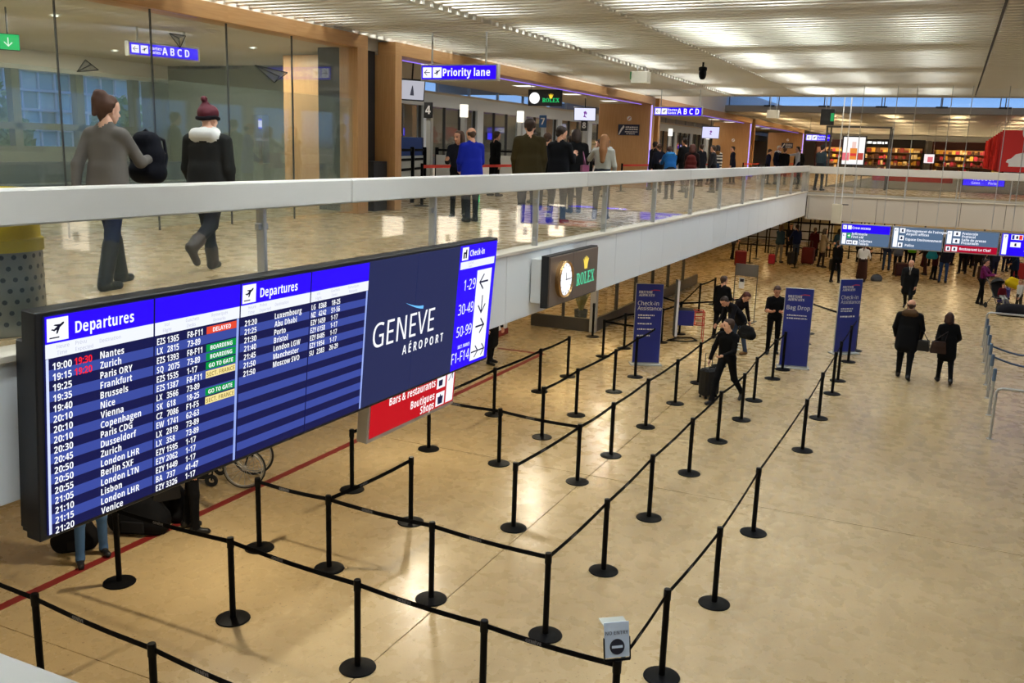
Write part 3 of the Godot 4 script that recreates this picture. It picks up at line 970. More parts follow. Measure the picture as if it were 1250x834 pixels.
func build_outdoors() -> void:
	var g := structure("ground_outside")
	span("lawn", Vector3(-90, 2.6, -60), Vector3(-19.4, 2.7, 40), mat("lawn", rgb(88, 110, 60), 0.9), g, 0.0)
	# office block across the road
	var b := thing("office_building", "pale glass office block seen through the windows behind the glass front", "building", Vector3(-46, 2.7, -32))
	span("core", Vector3(-8, 0, -16), Vector3(-0.3, 14, 22), mat("facade_grey", rgb(232, 238, 236), 0.6), b, 0.0)
	for i in 17:
		for j in 6:
			var zz := -15.0 + i * 1.05
			var yy := 1.4 + j * 1.05
			span("window", Vector3(-0.35, yy, zz), Vector3(-0.18, yy + 0.85, zz + 0.9), mat(["facade_glass_a", "facade_glass_b", "facade_glass_c"][(i * 7 + j * 5) % 3], [rgb(178, 212, 206), rgb(206, 230, 224), rgb(140, 178, 172)][(i * 7 + j * 5) % 3], 0.25, 0.0, 0.4), b, 0.0)
	for i in 18:
		span("mullion", Vector3(-0.3, 0.0, -15.12 + i * 1.05), Vector3(-0.05, 14.0, -15.02 + i * 1.05), mats.panel_white, b, 0.0)
	for j in 7:
		span("sill", Vector3(-0.3, 1.24 + j * 1.05, -16.0), Vector3(0.0, 1.38 + j * 1.05, 22.0), mats.panel_white, b, 0.0)
	# trees
	var n := 0
	for a in [[-31.0, -28.4, 3.6, 0], [-30.0, -21.0, 4.2, 0], [-27.0, -16.4, 6.0, 1], [-33.0, -24.6, 2.9, 0]]:
		var t := thing("tree", ["round green tree before the office block", "tall green tree beside the office block", "bare grey branched tree outside the windows", "small green tree under the office windows"][n], "tree", Vector3(a[0], 2.7, a[1]))
		part("trunk", lathe([[0.14, 0.0], [0.1, 1.6], [0.05, a[2] * 0.8]], 8), mat("bark", rgb(92, 84, 74), 0.9), t)
		var r := RandomNumberGenerator.new()
		r.seed = 40 + n
		var st := begin()
		if a[3] == 0:
			for i in 900:
				var d := Vector3(r.randfn(), r.randfn() * 0.9, r.randfn()).normalized() * pow(r.randf(), 0.4)
				var c := Vector3(0, a[2] * 0.62, 0) + d * Vector3(a[2] * 0.36, a[2] * 0.42, a[2] * 0.36)
				var u := Vector3(r.randfn(), r.randfn(), r.randfn()).normalized() * 0.16
				var v := u.cross(Vector3(r.randfn(), r.randfn(), r.randfn())).normalized() * 0.1
				quad(st, c - u, c - v, c + u, c + v)
			var o := part("foliage", done(st), mat("leaf_green", rgb(128, 160, 88), 0.8), t)
			o.set_meta("kind", "stuff")
		else:
			for i in 60:
				var p := Vector3(0, r.randf_range(1.4, a[2] * 0.8), 0)
				var d := Vector3(r.randfn(), absf(r.randfn()) + 0.6, r.randfn()).normalized()
				put_tube(st, [p, p + d * 1.0, p + d * 1.8 + Vector3(r.randfn(), r.randfn(), r.randfn()) * 0.2], 0.03, 4)
			part("branches", done(st), mats.bark, t).set_meta("kind", "stuff")
		n += 1

func build_far_hall() -> void:
	# lower level under the far deck: check-in desks with black racks, end screen
	for i in 7:
		var t := thing("check_in_desk", "white check-in desk with dark screen in the row under the far bridge", "desk", Vector3(-13.0 + i * 3.0, 0, -57.0), 0, "check-in desks under the far bridge")
		span("body", Vector3(-1.1, 0, -0.4), Vector3(1.1, 1.05, 0.4), mats.panel_white, t)
		span("top", Vector3(-1.15, 1.05, -0.45), Vector3(1.15, 1.1, 0.45), mats.dark_grey, t)
		span("screen", Vector3(-0.6, 1.75, -0.4), Vector3(0.6, 2.15, -0.33), mats.dark_case, t)
		span("support", Vector3(-0.05, 1.1, -0.4), Vector3(0.05, 1.75, -0.34), mats.steel_dark, t)
	for i in 5:
		var t := thing("trolley_rack", ["black lattice rack standing by the corner of the far bridge", "black lattice rack behind the man in the beige coat"][mini(i / 3, 1)], "rack", Vector3(-8.9 + i * 1.5, 0, -48.5), 0, "black lattice racks under the far bridge")
		for k in 4:
			span("upright", Vector3(-0.7 + k * 0.45, 0, -0.03), Vector3(-0.64 + k * 0.45, 2.1, 0.03), mats.black_metal, t)
		for k in 5:
			span("crossbar", Vector3(-0.75, 0.35 + k * 0.42, -0.025), Vector3(0.75, 0.41 + k * 0.42, 0.025), mats.black_metal, t)
	var bw := structure("wall_check_in")
	span("masonry", Vector3(-19.7, 0, -60.2), Vector3(13, 2.35, -60), mat("check_in_cream", rgb(206, 188, 142), 0.8), bw, 0.0)
	# upper level: shops
	shop(Vector3(-4.9, FL, -79.0), 5.6, "lit", "dark fronted boutique with lit shelves and white sign", rgb(24, 18, 18))
	shop(Vector3(1.0, FL, -84.0), 5.4, "", "wide warm lit boutique with brown front beside the red banners", rgb(70, 30, 24))
	shop(Vector3(-9.2, FL, -84.0), 3.2, "", "small shop with pink window beyond the ad screen", rgb(90, 60, 70))
	# advert screens
	var ad := thing("advert_screen", "large white lit advert with amber bottle over the far bridge", "screen", Vector3(-4.4, FL + 1.72, -48.0))
	span("case", Vector3(-0.55, -0.7, -0.12), Vector3(0.55, 0.7, 0.0), mats.dark_grey, ad)
	rect("screen_field", -0.49, -0.64, 0.49, 0.64, 0.004, glow(rgb(250, 246, 244), 1.0), ad)
	rect("screen_bottle", -0.16, -0.42, 0.16, 0.12, 0.007, glow(rgb(226, 140, 60), 1.0), ad)
	rect("screen_cap", -0.09, 0.12, 0.09, 0.42, 0.007, glow(rgb(236, 200, 190), 1.0), ad)
	rect("screen_block", -0.49, -0.46, -0.18, -0.1, 0.007, glow(rgb(226, 110, 120), 1.0), ad)
	rect("screen_block", 0.2, -0.42, 0.46, -0.1, 0.007, glow(rgb(180, 70, 60), 1.0), ad)
	rect("screen_label", -0.14, -0.25, 0.14, -0.12, 0.01, glow(rgb(210, 60, 60), 1.0), ad)
	span("post", Vector3(-0.5, -1.8, -0.1), Vector3(-0.44, -0.7, -0.04), mats.steel_dark, ad)
	span("post", Vector3(0.44, -1.8, -0.1), Vector3(0.5, -0.7, -0.04), mats.steel_dark, ad)
	var ad2 := thing("advert_screen", "small square pink advert screen hanging between the shops", "screen", Vector3(-1.3, FL + 1.48, -60.0))
	span("case", Vector3(-0.3, -0.28, -0.1), Vector3(0.3, 0.28, 0.0), mats.dark_grey, ad2)
	rect("screen_field", -0.27, -0.25, 0.27, 0.25, 0.003, glow(rgb(246, 232, 232), 1.0), ad2)
	rect("screen_block", -0.08, -0.2, 0.2, 0.1, 0.006, glow(rgb(220, 110, 120), 1.0), ad2)
	for xx in [-0.2, 0.2]:
		rod("rod", Vector3(xx, 0.28, -0.05), Vector3(xx, 2.4, -0.05), 0.012, mats.steel, ad2)
	# red hanging banners with white rabbits, one behind the other
	var n := 0
	for z in [-46.0, -48.3, -50.8, -53.5, -56.6, -60.0, -64.0, -69.0]:
		var t := thing("hanging_banner", ["red hanging banner with white rabbit over the far bridge, the first of its row", "red hanging banner with white rabbit in the row over the far bridge"][mini(n, 1)], "banner", Vector3(3.72, FL + 1.84, z), 0, "red rabbit banners in a row")
		span("cloth", Vector3(-1.95, -0.85, -0.02), Vector3(1.6, 0.92, 0.02), mat("banner_red", rgb(196, 26, 22), 0.6), t)
		part("rabbit", rabbit(), mats.print_white, t, Vector3(-1.55, -0.62, 0.021))
		part("disc", lathe([[0.0, 0.0], [0.42, 0.0], [0.42, 0.006], [0.0, 0.006]], 28), mats.print_white, t, Vector3(-0.75, 0.85, 0.022), Basis(Vector3.RIGHT, PI / 2))
		for xx in [-1.7, 1.4]:
			rod("cable", Vector3(xx, 0.92, 0), Vector3(xx, 1.9, 0), 0.01, mats.steel, t)
		n += 1
	# blue direction sign seen through the bridge glass, red shelf behind it
	var s := thing("direction_sign", "blue lit direction sign seen below the far handrail", "sign", Vector3(1.7, FL + 0.3, -60.0))
	span("case", Vector3(-1.1, -0.28, -0.1), Vector3(1.1, 0.28, 0), mats.dark_grey, s)
	rect("sign_light", -1.06, -0.25, 1.06, 0.25, 0.003, glow(rgb(60, 30, 250), 1.0), s)
	lettering("sign_lettering", [["A B C D E F", 0.22, 0.0, 0.12, 1, font_b], ["Gates", 0.18, -0.4, -0.1, 1], ["Portes", 0.18, 0.5, -0.1, 1]], glow(rgb(240, 240, 255), 1.0), s, 0.006)
	span("post", Vector3(-0.05, -0.3, -0.08), Vector3(0.05, -0.2, -0.02), mats.steel_dark, s)
	var rs := thing("red_counter", "long red counter behind the glass of the far bridge", "counter", Vector3(-2.3, FL, -66.0))
	span("body", Vector3(-2.4, 0, -0.3), Vector3(2.4, 0.55, 0.3), mat("counter_red", rgb(186, 50, 36), 0.5), rs)
	span("worktop", Vector3(-2.45, 0.55, -0.35), Vector3(2.45, 0.6, 0.35), mats.dark_grey, rs)
	# glass lift shaft posts by the corner of the bridge
	var lf := thing("glass_lift", "glass lift shaft with steel posts at the corner of the far bridge", "lift", Vector3(-4.0, FL, -45.0))
	for a in [[-1.35, 0], [1.35, 0], [-1.35, -1.6], [1.35, -1.6]]:
		span("post", Vector3(a[0] - 0.04, 0, a[1] - 0.04), Vector3(a[0] + 0.04, 2.75, a[1] + 0.04), mats.steel_dark, lf)
	span("glass_pane", Vector3(-1.3, 0.05, -0.01), Vector3(1.3, 1.05, 0.01), mats.glass, lf, 0.0)
	span("head_rail", Vector3(-1.4, 2.7, -0.04), Vector3(1.4, 2.78, 0.04), mats.steel_dark, lf)

func rabbit() -> ArrayMesh:
	var p := [[0.0, 0.0], [0.62, 0.0], [0.62, 0.08], [0.52, 0.12], [0.62, 0.3], [0.72, 0.02], [0.86, 0.0], [0.84, 0.1], [0.8, 0.42], [0.95, 0.5], [0.98, 0.6], [0.86, 0.72], [0.84, 0.95], [0.74, 1.02], [0.72, 0.78], [0.6, 0.9], [0.5, 0.86], [0.62, 0.68], [0.6, 0.56], [0.42, 0.52], [0.2, 0.46], [0.06, 0.3], [-0.06, 0.26], [-0.1, 0.16], [0.0, 0.12]]
	var q := []
	for a in p:
		q.append(Vector2(a[0] * 1.15, a[1] * 1.15))
	return poly_mesh(q, 0.006)

func shop(at: Vector3, w: float, sign_text: String, label: String, c: Color) -> void:
	var t := thing("shop", label, "shop", at)
	var front := col(c, 0.5)
	span("back_wall", Vector3(-w / 2, 0, -4.0), Vector3(w / 2, 2.9, -3.9), mat("shop_warm", rgb(190, 150, 96), 0.7), t, 0.0)
	span("side_wall", Vector3(-w / 2, 0, -4.0), Vector3(-w / 2 + 0.15, 2.9, 0.1), front, t)
	span("side_wall", Vector3(w / 2 - 0.15, 0, -4.0), Vector3(w / 2, 2.9, 0.1), front, t)
	span("fascia_board", Vector3(-w / 2, 2.25, -0.1), Vector3(w / 2, 2.9, 0.12), front, t)
	span("shop_ceiling", Vector3(-w / 2, 2.86, -4.0), Vector3(w / 2, 2.92, 0.0), mats.soffit, t, 0.0)
	if sign_text != "":
		strokes("sign_lettering", [[-1.6, 2.62, 1.9, 0.2]], glow(rgb(255, 255, 250), 1.2), t, 0.125)
	area_light("lamp_light", Vector3(0, 2.84, -2.0), Vector2(w * 0.7, 2.0), 14.0, Color(1.0, 0.84, 0.6), Vector3.DOWN, t)
	span("lamp_panel", Vector3(-w * 0.35, 2.85, -3.0), Vector3(w * 0.35, 2.858, -1.0), glow(Color(1.0, 0.85, 0.6), 1.4), t, 0.0)
	var r := RandomNumberGenerator.new()
	r.seed = int(at.x * 10 + 1000)
	var tones := [rgb(120, 40, 40), rgb(200, 150, 60), rgb(230, 210, 170), rgb(60, 30, 24), rgb(190, 60, 90), rgb(90, 60, 40), rgb(220, 190, 90)]
	for j in 4:
		var sh := span("shelf", Vector3(-w / 2 + 0.2, 0.4 + j * 0.5, -3.9), Vector3(w / 2 - 0.2, 0.44 + j * 0.5, -3.4), mats.dark_grey, t)
		var x := -w / 2 + 0.3
		while x < w / 2 - 0.4:
			var ww := r.randf_range(0.12, 0.32)
			var hh := r.randf_range(0.15, 0.38)
			part("carton", box(Vector3(snappedf(ww, 0.04), snappedf(hh, 0.06), 0.24)), col(tones[r.randi() % 7], 0.5), sh, Vector3(x + ww / 2, 0.02 + snappedf(hh, 0.06) / 2, 0.08))
			x += ww + 0.05
	for j in 2:
		var d := span("display_table", Vector3(-w / 2 + 0.5 + j * w * 0.45, 0, -1.8), Vector3(-w / 2 + 0.5 + j * w * 0.45 + w * 0.3, 0.9, -1.0), mat("table_brown", rgb(90, 56, 34), 0.5), t)
		for q in 5:
			part("carton", box(Vector3(0.16, 0.2, 0.16)), col(tones[r.randi() % 7], 0.5), d, Vector3(-w * 0.12 + q * w * 0.06, 0.55, r.randf_range(-0.2, 0.2)))

# ---------------------------------------------------------------- flight board and signs
func plane_icon(s: float, climb := true) -> ArrayMesh:
	# an airliner seen from the side, climbing
	var p := [[-0.46, 0.02], [-0.36, -0.02], [-0.3, -0.1], [-0.1, -0.06], [-0.2, -0.3], [-0.1, -0.3], [0.14, 0.0], [0.42, 0.1], [0.5, 0.2], [0.42, 0.24], [0.2, 0.18], [-0.14, 0.28], [-0.24, 0.25], [-0.02, 0.12], [-0.28, 0.02], [-0.4, 0.1]]
	var q := []
	for a in p:
		var v := Vector2(a[0], a[1]).rotated(0.25 if climb else -0.1)
		q.append(v * s)
	return poly_mesh(q, 0.001)

func arrow_mesh(s: float, angle: float) -> ArrayMesh:
	var st := begin()
	for seg in [[Vector2(-0.5, 0), Vector2(0.5, 0)], [Vector2(0.5, 0), Vector2(0.05, 0.42)], [Vector2(0.5, 0), Vector2(0.05, -0.42)]]:
		var a: Vector2 = seg[0].rotated(angle) * s
		var b: Vector2 = seg[1].rotated(angle) * s
		var n := (b - a).normalized().orthogonal() * s * 0.055
		var e := (b - a).normalized() * s * 0.05
		var aa := a - e
		var bb := b + e
		quad(st, Vector3(aa.x + n.x, aa.y + n.y, 0), Vector3(aa.x - n.x, aa.y - n.y, 0), Vector3(bb.x - n.x, bb.y - n.y, 0), Vector3(bb.x + n.x, bb.y + n.y, 0))
	return done(st)

func build_board() -> void:
	var W := 6.17
	var H := 1.46
	var yw := deg_to_rad(0.54)
	var ti := deg_to_rad(4.34)
	var u := Vector3(sin(yw), 0, -cos(yw))
	var n0 := Vector3(cos(yw), 0, sin(yw))
	var v := Vector3(0, cos(ti), 0) + n0 * sin(ti)
	var t := thing("departures_board", "wide hanging flight departures board of seven lit screens below the gallery rail", "flight board")
	t.transform = Transform3D(Basis(u, v, u.cross(v)), Vector3(-5.0, 2.34, -3.80))
	var U := func(a): return a * W
	var V := func(a): return a * H
	# case and mount
	span("case", Vector3(-0.05, -0.03, -0.14), Vector3(W + 0.03, H + 0.025, -0.012), mats.dark_case, t)
	span("mounting_cabinet", Vector3(0.02, -0.02, -0.29), Vector3(0.75, H - 0.2, -0.14), mats.dark_case, t)
	span("mounting_cabinet", Vector3(2.6, 0.25, -0.29), Vector3(3.4, H - 0.45, -0.14), mats.dark_case, t)
	span("mounting_cabinet", Vector3(5.2, 0.25, -0.29), Vector3(5.9, H - 0.45, -0.14), mats.dark_case, t)
	span("cable_box", Vector3(0.04, -0.06, -0.3), Vector3(0.3, 0.2, -0.13), mats.dark_case, t)
	var cuts := [0.0, 0.1408, 0.2805, 0.4225, 0.565, 0.7075, 0.8525, 1.0]
	var blue := glow(rgb(44, 6, 252), 1.0)
	var white := glow(rgb(248, 250, 255), 1.0)
	var strip := glow(rgb(236, 240, 250), 1.0)
	var dark := glow(rgb(22, 24, 74), 1.0)
	var light := glow(rgb(58, 74, 156), 1.0)
	var navy := glow(rgb(38, 44, 84), 1.0)
	var faint := glow(rgb(186, 190, 206), 1.0)
	for i in 7:
		var sc := span("screen", Vector3(U.call(cuts[i]) + 0.004, 0.004, -0.02), Vector3(U.call(cuts[i + 1]) - 0.004, H - 0.004, 0.0), navy if i in [4, 5] else (blue if i == 6 else dark), t, 0.001)
		sc.name = "screen" if i == 0 else "screen%d" % (i + 1)
	# two flight tables, each over two screens
	for tb in 2:
		var a0: float = [0.0, 0.2805][tb]
		var a1: float = [0.2805, 0.565][tb]
		for h in 2:
			var x0: float = U.call([a0, [0.1408, 0.4225][tb]][h]) + 0.008
			var x1: float = U.call([[0.1408, 0.4225][tb], a1][h]) - 0.008
			rect("screen_header", x0, V.call(0.875), x1, H - 0.008, 0.001, blue, t)
			rect("screen_strip", x0, V.call(0.812), x1, V.call(0.875), 0.001, strip, t)
			for r in range(1, 17, 2):
				var y1: float = V.call(0.808 - r * 0.0473)
				rect("screen_band", x0, y1 - V.call(0.0473), x1, y1, 0.001, light, t)
		rect("screen_margin", U.call(a1) - 0.036, 0.01, U.call(a1) - 0.014, V.call(0.81), 0.003, glow(rgb(150, 170, 235), 1.0), t)
		if tb == 0:
			rect("screen_margin", 0.008, 0.01, 0.026, V.call(0.81), 0.003, glow(rgb(210, 220, 255), 1.0), t)
		# icon and heading
		var ix: float = U.call(a0) + 0.02
		var ic := rect("screen_icon", ix, V.call(0.885), ix + 0.152, V.call(0.985), 0.003, white, t)
		part("aircraft", plane_icon(0.105), glow(rgb(16, 14, 40), 1.0), ic, Vector3(ix + 0.076, V.call(0.94), 0.005))
		part("runway", box(Vector3(0.07, 0.008, 0.001), 0.0), glow(rgb(16, 14, 40), 1.0), ic, Vector3(ix + 0.05, V.call(0.9), 0.005))
		lettering("screen_heading", [["Departures", 0.104, U.call(a0 + 0.036), V.call(0.928), 0, font_b, 0.84]], white, t, 0.005)
		lettering("screen_caption", [["Heure", 0.034, U.call(a0 + 0.014), V.call(0.858), 0], ["Time", 0.034, U.call(a0 + 0.014), V.call(0.83), 0], ["Prévu", 0.034, U.call(a0 + 0.036), V.call(0.858), 0], ["Expected", 0.034, U.call(a0 + 0.036), V.call(0.83), 0], ["Destination", 0.034, U.call(a0 + 0.066), V.call(0.845), 0], ["Vol", 0.034, U.call(a0 + 0.155), V.call(0.858), 0], ["Flight", 0.034, U.call(a0 + 0.153), V.call(0.83), 0], ["Guichets", 0.034, U.call(a0 + 0.188), V.call(0.858), 0], ["Desks", 0.034, U.call(a0 + 0.19), V.call(0.83), 0], ["Remarques", 0.034, U.call(a0 + 0.23), V.call(0.858), 0], ["Remarks", 0.034, U.call(a0 + 0.233), V.call(0.83), 0]], faint, t, 0.005)
	var flights := [
		[["19:00", "19:30", "Nantes", "EZS 1365", "F8-F11", "DELAYED", 1], ["19:15", "19:20", "Zurich", "LX   2815", "73-89", "", 0], ["19:25", "", "Paris ORY", "EZS 1393", "F8-F11", "BOARDING", 2], ["19:35", "", "Frankfurt", "SQ   2075", "73-89", "BOARDING", 2], ["19:40", "", "Brussels", "EZS 1535", "1-17", "GO TO GATE", 2], ["20:10", "", "Nice", "EZS 1387", "F8-F11", "SECT. FRANCE", 3], ["20:10", "", "Vienna", "LX   3566", "73-89", "", 0], ["20:10", "", "Copenhagen", "SK   618", "18-25", "GO TO GATE", 2], ["20:30", "", "Paris CDG", "CZ   7086", "F1-F5", "SECT. FRANCE", 3], ["20:45", "", "Dusseldorf", "EW  1741", "62-63", "", 0], ["20:50", "", "Zurich", "LX   2819", "73-89", "", 0], ["20:50", "", "London LHR", "LX   358", "73-89", "", 0], ["20:55", "", "Berlin SXF", "EZY 1595", "1-17", "", 0], ["21:05", "", "London LTN", "EZY 2062", "1-17", "", 0], ["21:10", "", "Lisbon", "EZY 1449", "1-17", "", 0], ["21:15", "", "London LHR", "BA   737", "41-47", "", 0], ["21:20", "", "Venice", "EZY 3326", "1-17", "", 0]],
		[["21:20", "", "Luxembourg", "LG   8368", "18-25", "", 0], ["21:25", "", "Abu Dhabi", "NZ   4242", "51-56", "", 0], ["21:30", "", "Porto", "EZY 1459", "1-17", "", 0], ["21:40", "", "Bristol", "EZY 6158", "1-17", "", 0], ["21:45", "", "London LGW", "EZY 8485", "1-17", "", 0], ["21:50", "", "Manchester", "EZY 1954", "1-17", "", 0], ["21:50", "", "Moscow SVO", "SU   2383", "26-29", "", 0]]]
	var tint := [null, rgb(226, 74, 50), rgb(0, 146, 66), rgb(240, 222, 150)]
	var em := 0.066
	for tb in 2:
		var a0: float = [0.0, 0.2805][tb]
		for r in flights[tb].size():
			var f: Array = flights[tb][r]
			var y: float = V.call(0.7813 - r * 0.0473)
			var row := lettering("screen_row", [[f[0], em, U.call(a0 + 0.0085), y - 0.012, 0, font_b, 0.88], [f[2], em, U.call(a0 + 0.0665), y - 0.006, 0, font_b, 0.88], [f[3], em, U.call(a0 + 0.1445), y - 0.002, 0, font_b, 0.78], [f[4], em, U.call(a0 + 0.191), y, 0, font_b, 0.8]], white, t, 0.005)
			if f[1] != "":
				lettering("screen_estimate", [[f[1], em, U.call(a0 + 0.0345), y - 0.01, 0, font_b, 0.84]], glow(rgb(255, 30, 40), 1.0), row, 0.005)
			if f[5] != "":
				rect("screen_tag", U.call(a0 + 0.2225), y - 0.027, U.call(a0 + 0.274), y + 0.029, 0.003, glow(tint[f[6]], 1.0), row)
				lettering("screen_remark", [[f[5], 0.046, U.call(a0 + 0.248), y, 1, font_b]], glow(rgb(150, 130, 70), 1.0) if f[6] == 3 else white, row, 0.006)
	# airport logo over two screens
	lettering("screen_logo", [["GENEVE", 0.335, U.call(0.585), V.call(0.478), 0, font_n, 1.02]], white, t, 0.005)
	lettering("screen_logo_word", [["A É R O P O R T", 0.135, U.call(0.676), V.call(0.318), 0, font_b, 0.9]], white, t, 0.005)
	var ap := []
	for k in 9:
		var f := k / 8.0
		ap.append(Vector2(0.676 * W + f * 0.36, V.call(0.662) - 0.075 * sin(f * 1.5)))
	for k in 9:
		var f := 1.0 - k / 8.0
		ap.append(Vector2(0.676 * W + f * 0.36, V.call(0.662) - 0.075 * sin(f * 1.5) - 0.035 * f))
	part("screen_accent", poly_mesh(ap, 0.001), glow(rgb(110, 190, 255), 1.0), t, Vector3(0, 0, 0.004))
	# check-in screen
	rect("screen_strip", U.call(0.857), V.call(0.815), U.call(0.992), V.call(0.872), 0.002, strip, t)
	var ci := rect("screen_icon", U.call(0.86), V.call(0.885), U.call(0.883), V.call(0.985), 0.003, white, t)
	part("counter_figure", poly_mesh([Vector2(0, 0), Vector2(0.03, 0), Vector2(0.03, 0.05), Vector2(0.05, 0.05), Vector2(0.05, 0.0), Vector2(0.08, 0.0), Vector2(0.08, 0.1), Vector2(0.055, 0.1), Vector2(0.05, 0.07), Vector2(0.0, 0.07)], 0.001), glow(rgb(16, 14, 40), 1.0), ci, Vector3(U.call(0.864), V.call(0.9), 0.004))
	lettering("screen_heading", [["Check-in", 0.095, U.call(0.889), V.call(0.932), 0, font_b, 0.92]], white, t, 0.005)
	lettering("screen_caption", [["Guichets", 0.034, U.call(0.885), V.call(0.856), 0], ["Desks", 0.034, U.call(0.887), V.call(0.83), 0]], faint, t, 0.005)
	rect("screen_arrow_field", U.call(0.926), V.call(0.03), U.call(0.985), V.call(0.78), 0.003, white, t)
	var ay := [0.68, 0.49, 0.31, 0.1]
	var labels := ["1-29", "30-49", "50-99", "F1-F14"]
	for k in 4:
		lettering("screen_range", [[labels[k], 0.165, U.call(0.921), V.call(ay[k]), 2, font_n, 0.9]], white, t, 0.005)
		if k < 3:
			part("screen_arrow", arrow_mesh(0.2, [PI, -PI / 2, 0.0][k]), glow(rgb(22, 20, 60), 1.0), t, Vector3(U.call(0.955), V.call(ay[k]), 0.006))
	for dx in [0.942, 0.969]:
		part("screen_arrow", arrow_mesh(0.16, 0.0), glow(rgb(22, 20, 60), 1.0), t, Vector3(U.call(dx), V.call(ay[3]), 0.006))
	lettering("screen_caption", [["SECT. FRANCE", 0.055, U.call(0.919), V.call(0.185), 2, font_b, 0.8]], white, t, 0.005)
	area_light("screen_light", Vector3(W / 2, H / 2, 0.03), Vector2(W * 0.95, H * 0.9), 0.5, rgb(110, 110, 240), Vector3(0, 0, 1), t)
	# red shops sign under the board
	var s := thing("shops_sign", "red lit bars and shops sign with grey frame hanging under the flight board", "sign")
	s.transform = Transform3D(t.transform.basis, t.transform * Vector3(U.call(0.612), -0.46, -0.09))
	var w := 0.293 * W
	span("case", Vector3(0, -0.02, -0.14), Vector3(w, 0.46, -0.006), mat("sign_frame", rgb(186, 182, 174), 0.4, 0.3), s, 0.01)
	rect("sign_light", 0.03, 0.03, w - 0.03, 0.45, 0.0, glow(rgb(196, 14, 30), 0.9), s)
	lettering("sign_lettering", [["Bars & restaurants", 0.125, w - 0.49, 0.35, 2, font_b, 0.86], ["Boutiques", 0.125, w - 0.49, 0.2, 2, font_b, 0.86], ["Shops", 0.125, w - 0.49, 0.09, 2, font_b, 0.86]], glow(rgb(255, 246, 246), 1.0), s, 0.004)
	rect("sign_field_light", w - 0.22, 0.05, w - 0.06, 0.45, 0.003, glow(rgb(244, 244, 252), 1.0), s)
	part("arrow", arrow_mesh(0.12, PI / 4), glow(rgb(20, 20, 60), 1.0), s, Vector3(w - 0.14, 0.36, 0.006))
	for k in 2:
		var q := rect("sign_icon_light", w - 0.45, 0.26 - k * 0.21, w - 0.26, 0.42 - k * 0.21, 0.003, glow(rgb(244, 244, 252), 1.0), s)
		if k == 0:
			part("cup", poly_mesh([Vector2(-0.05, -0.04), Vector2(0.03, -0.04), Vector2(0.035, 0.03), Vector2(-0.055, 0.03)], 0.001), glow(rgb(20, 20, 60), 1.0), q, Vector3(w - 0.36, 0.33, 0.005))
		else:
			part("bag", poly_mesh([Vector2(-0.05, -0.06), Vector2(0.05, -0.06), Vector2(0.06, 0.03), Vector2(0.02, 0.03), Vector2(0.0, 0.06), Vector2(-0.02, 0.03), Vector2(-0.06, 0.03)], 0.001), glow(rgb(20, 20, 60), 1.0), q, Vector3(w - 0.355, 0.13, 0.005))

func hang_sign(at: Vector3, turn: float, w: float, h: float, label: String, rods: Array, top: float) -> Node3D:
	var t := thing("hanging_sign", label, "sign", at, turn)
	span("case", Vector3(-w / 2, -h / 2, -0.12), Vector3(w / 2, h / 2, 0.0), mat("sign_frame", rgb(150, 146, 150), 0.4, 0.3), t, 0.008)
	for x in rods:
		rod("rod", Vector3(x, h / 2, -0.06), Vector3(x, top - at.y, -0.06), 0.018, mats.steel, t)
	return t

func gate_print(t: Node3D, w: float, h: float, big: String, small: Array) -> void:
	rect("sign_light", -w / 2 + 0.03, -h / 2 + 0.03, w / 2 - 0.03, h / 2 - 0.03, 0.002, glow(rgb(48, 8, 250), 1.0), t)
	var k := h - 0.12
	for i in 2:
		var x := -w / 2 + 0.06 + i * (k + 0.03)
		var q := rect("sign_icon_light", x, -k / 2, x + k, k / 2, 0.005, glow(rgb(246, 246, 255), 1.0), t)
		if i == 0:
			part("arrow", arrow_mesh(k * 0.6, PI), glow(rgb(20, 16, 50), 1.0), q, Vector3(x + k / 2, 0, 0.008))
		else:
			part("aircraft", plane_icon(k * 0.75), glow(rgb(20, 16, 50), 1.0), q, Vector3(x + k / 2, 0, 0.008))
	var x0 := -w / 2 + 0.06 + 2 * (k + 0.03)
	if small.size():
		lettering("sign_lettering", [[small[0], k * 0.55, x0, k * 0.26, 0, font_b], [small[1], k * 0.55, x0, -k * 0.26, 0, font_b], [big, minf(k * 1.35, (w * 0.5 - 0.05 - x0 - 1.7 * k) / 2.6), x0 + 1.7 * k, 0, 0, font_b, 0.85]], glow(rgb(250, 250, 255), 1.0), t, 0.008)
	else:
		lettering("sign_lettering", [[big, 0.19, x0, 0, 0, font_b, 0.9]], glow(rgb(250, 250, 255), 1.0), t, 0.008)

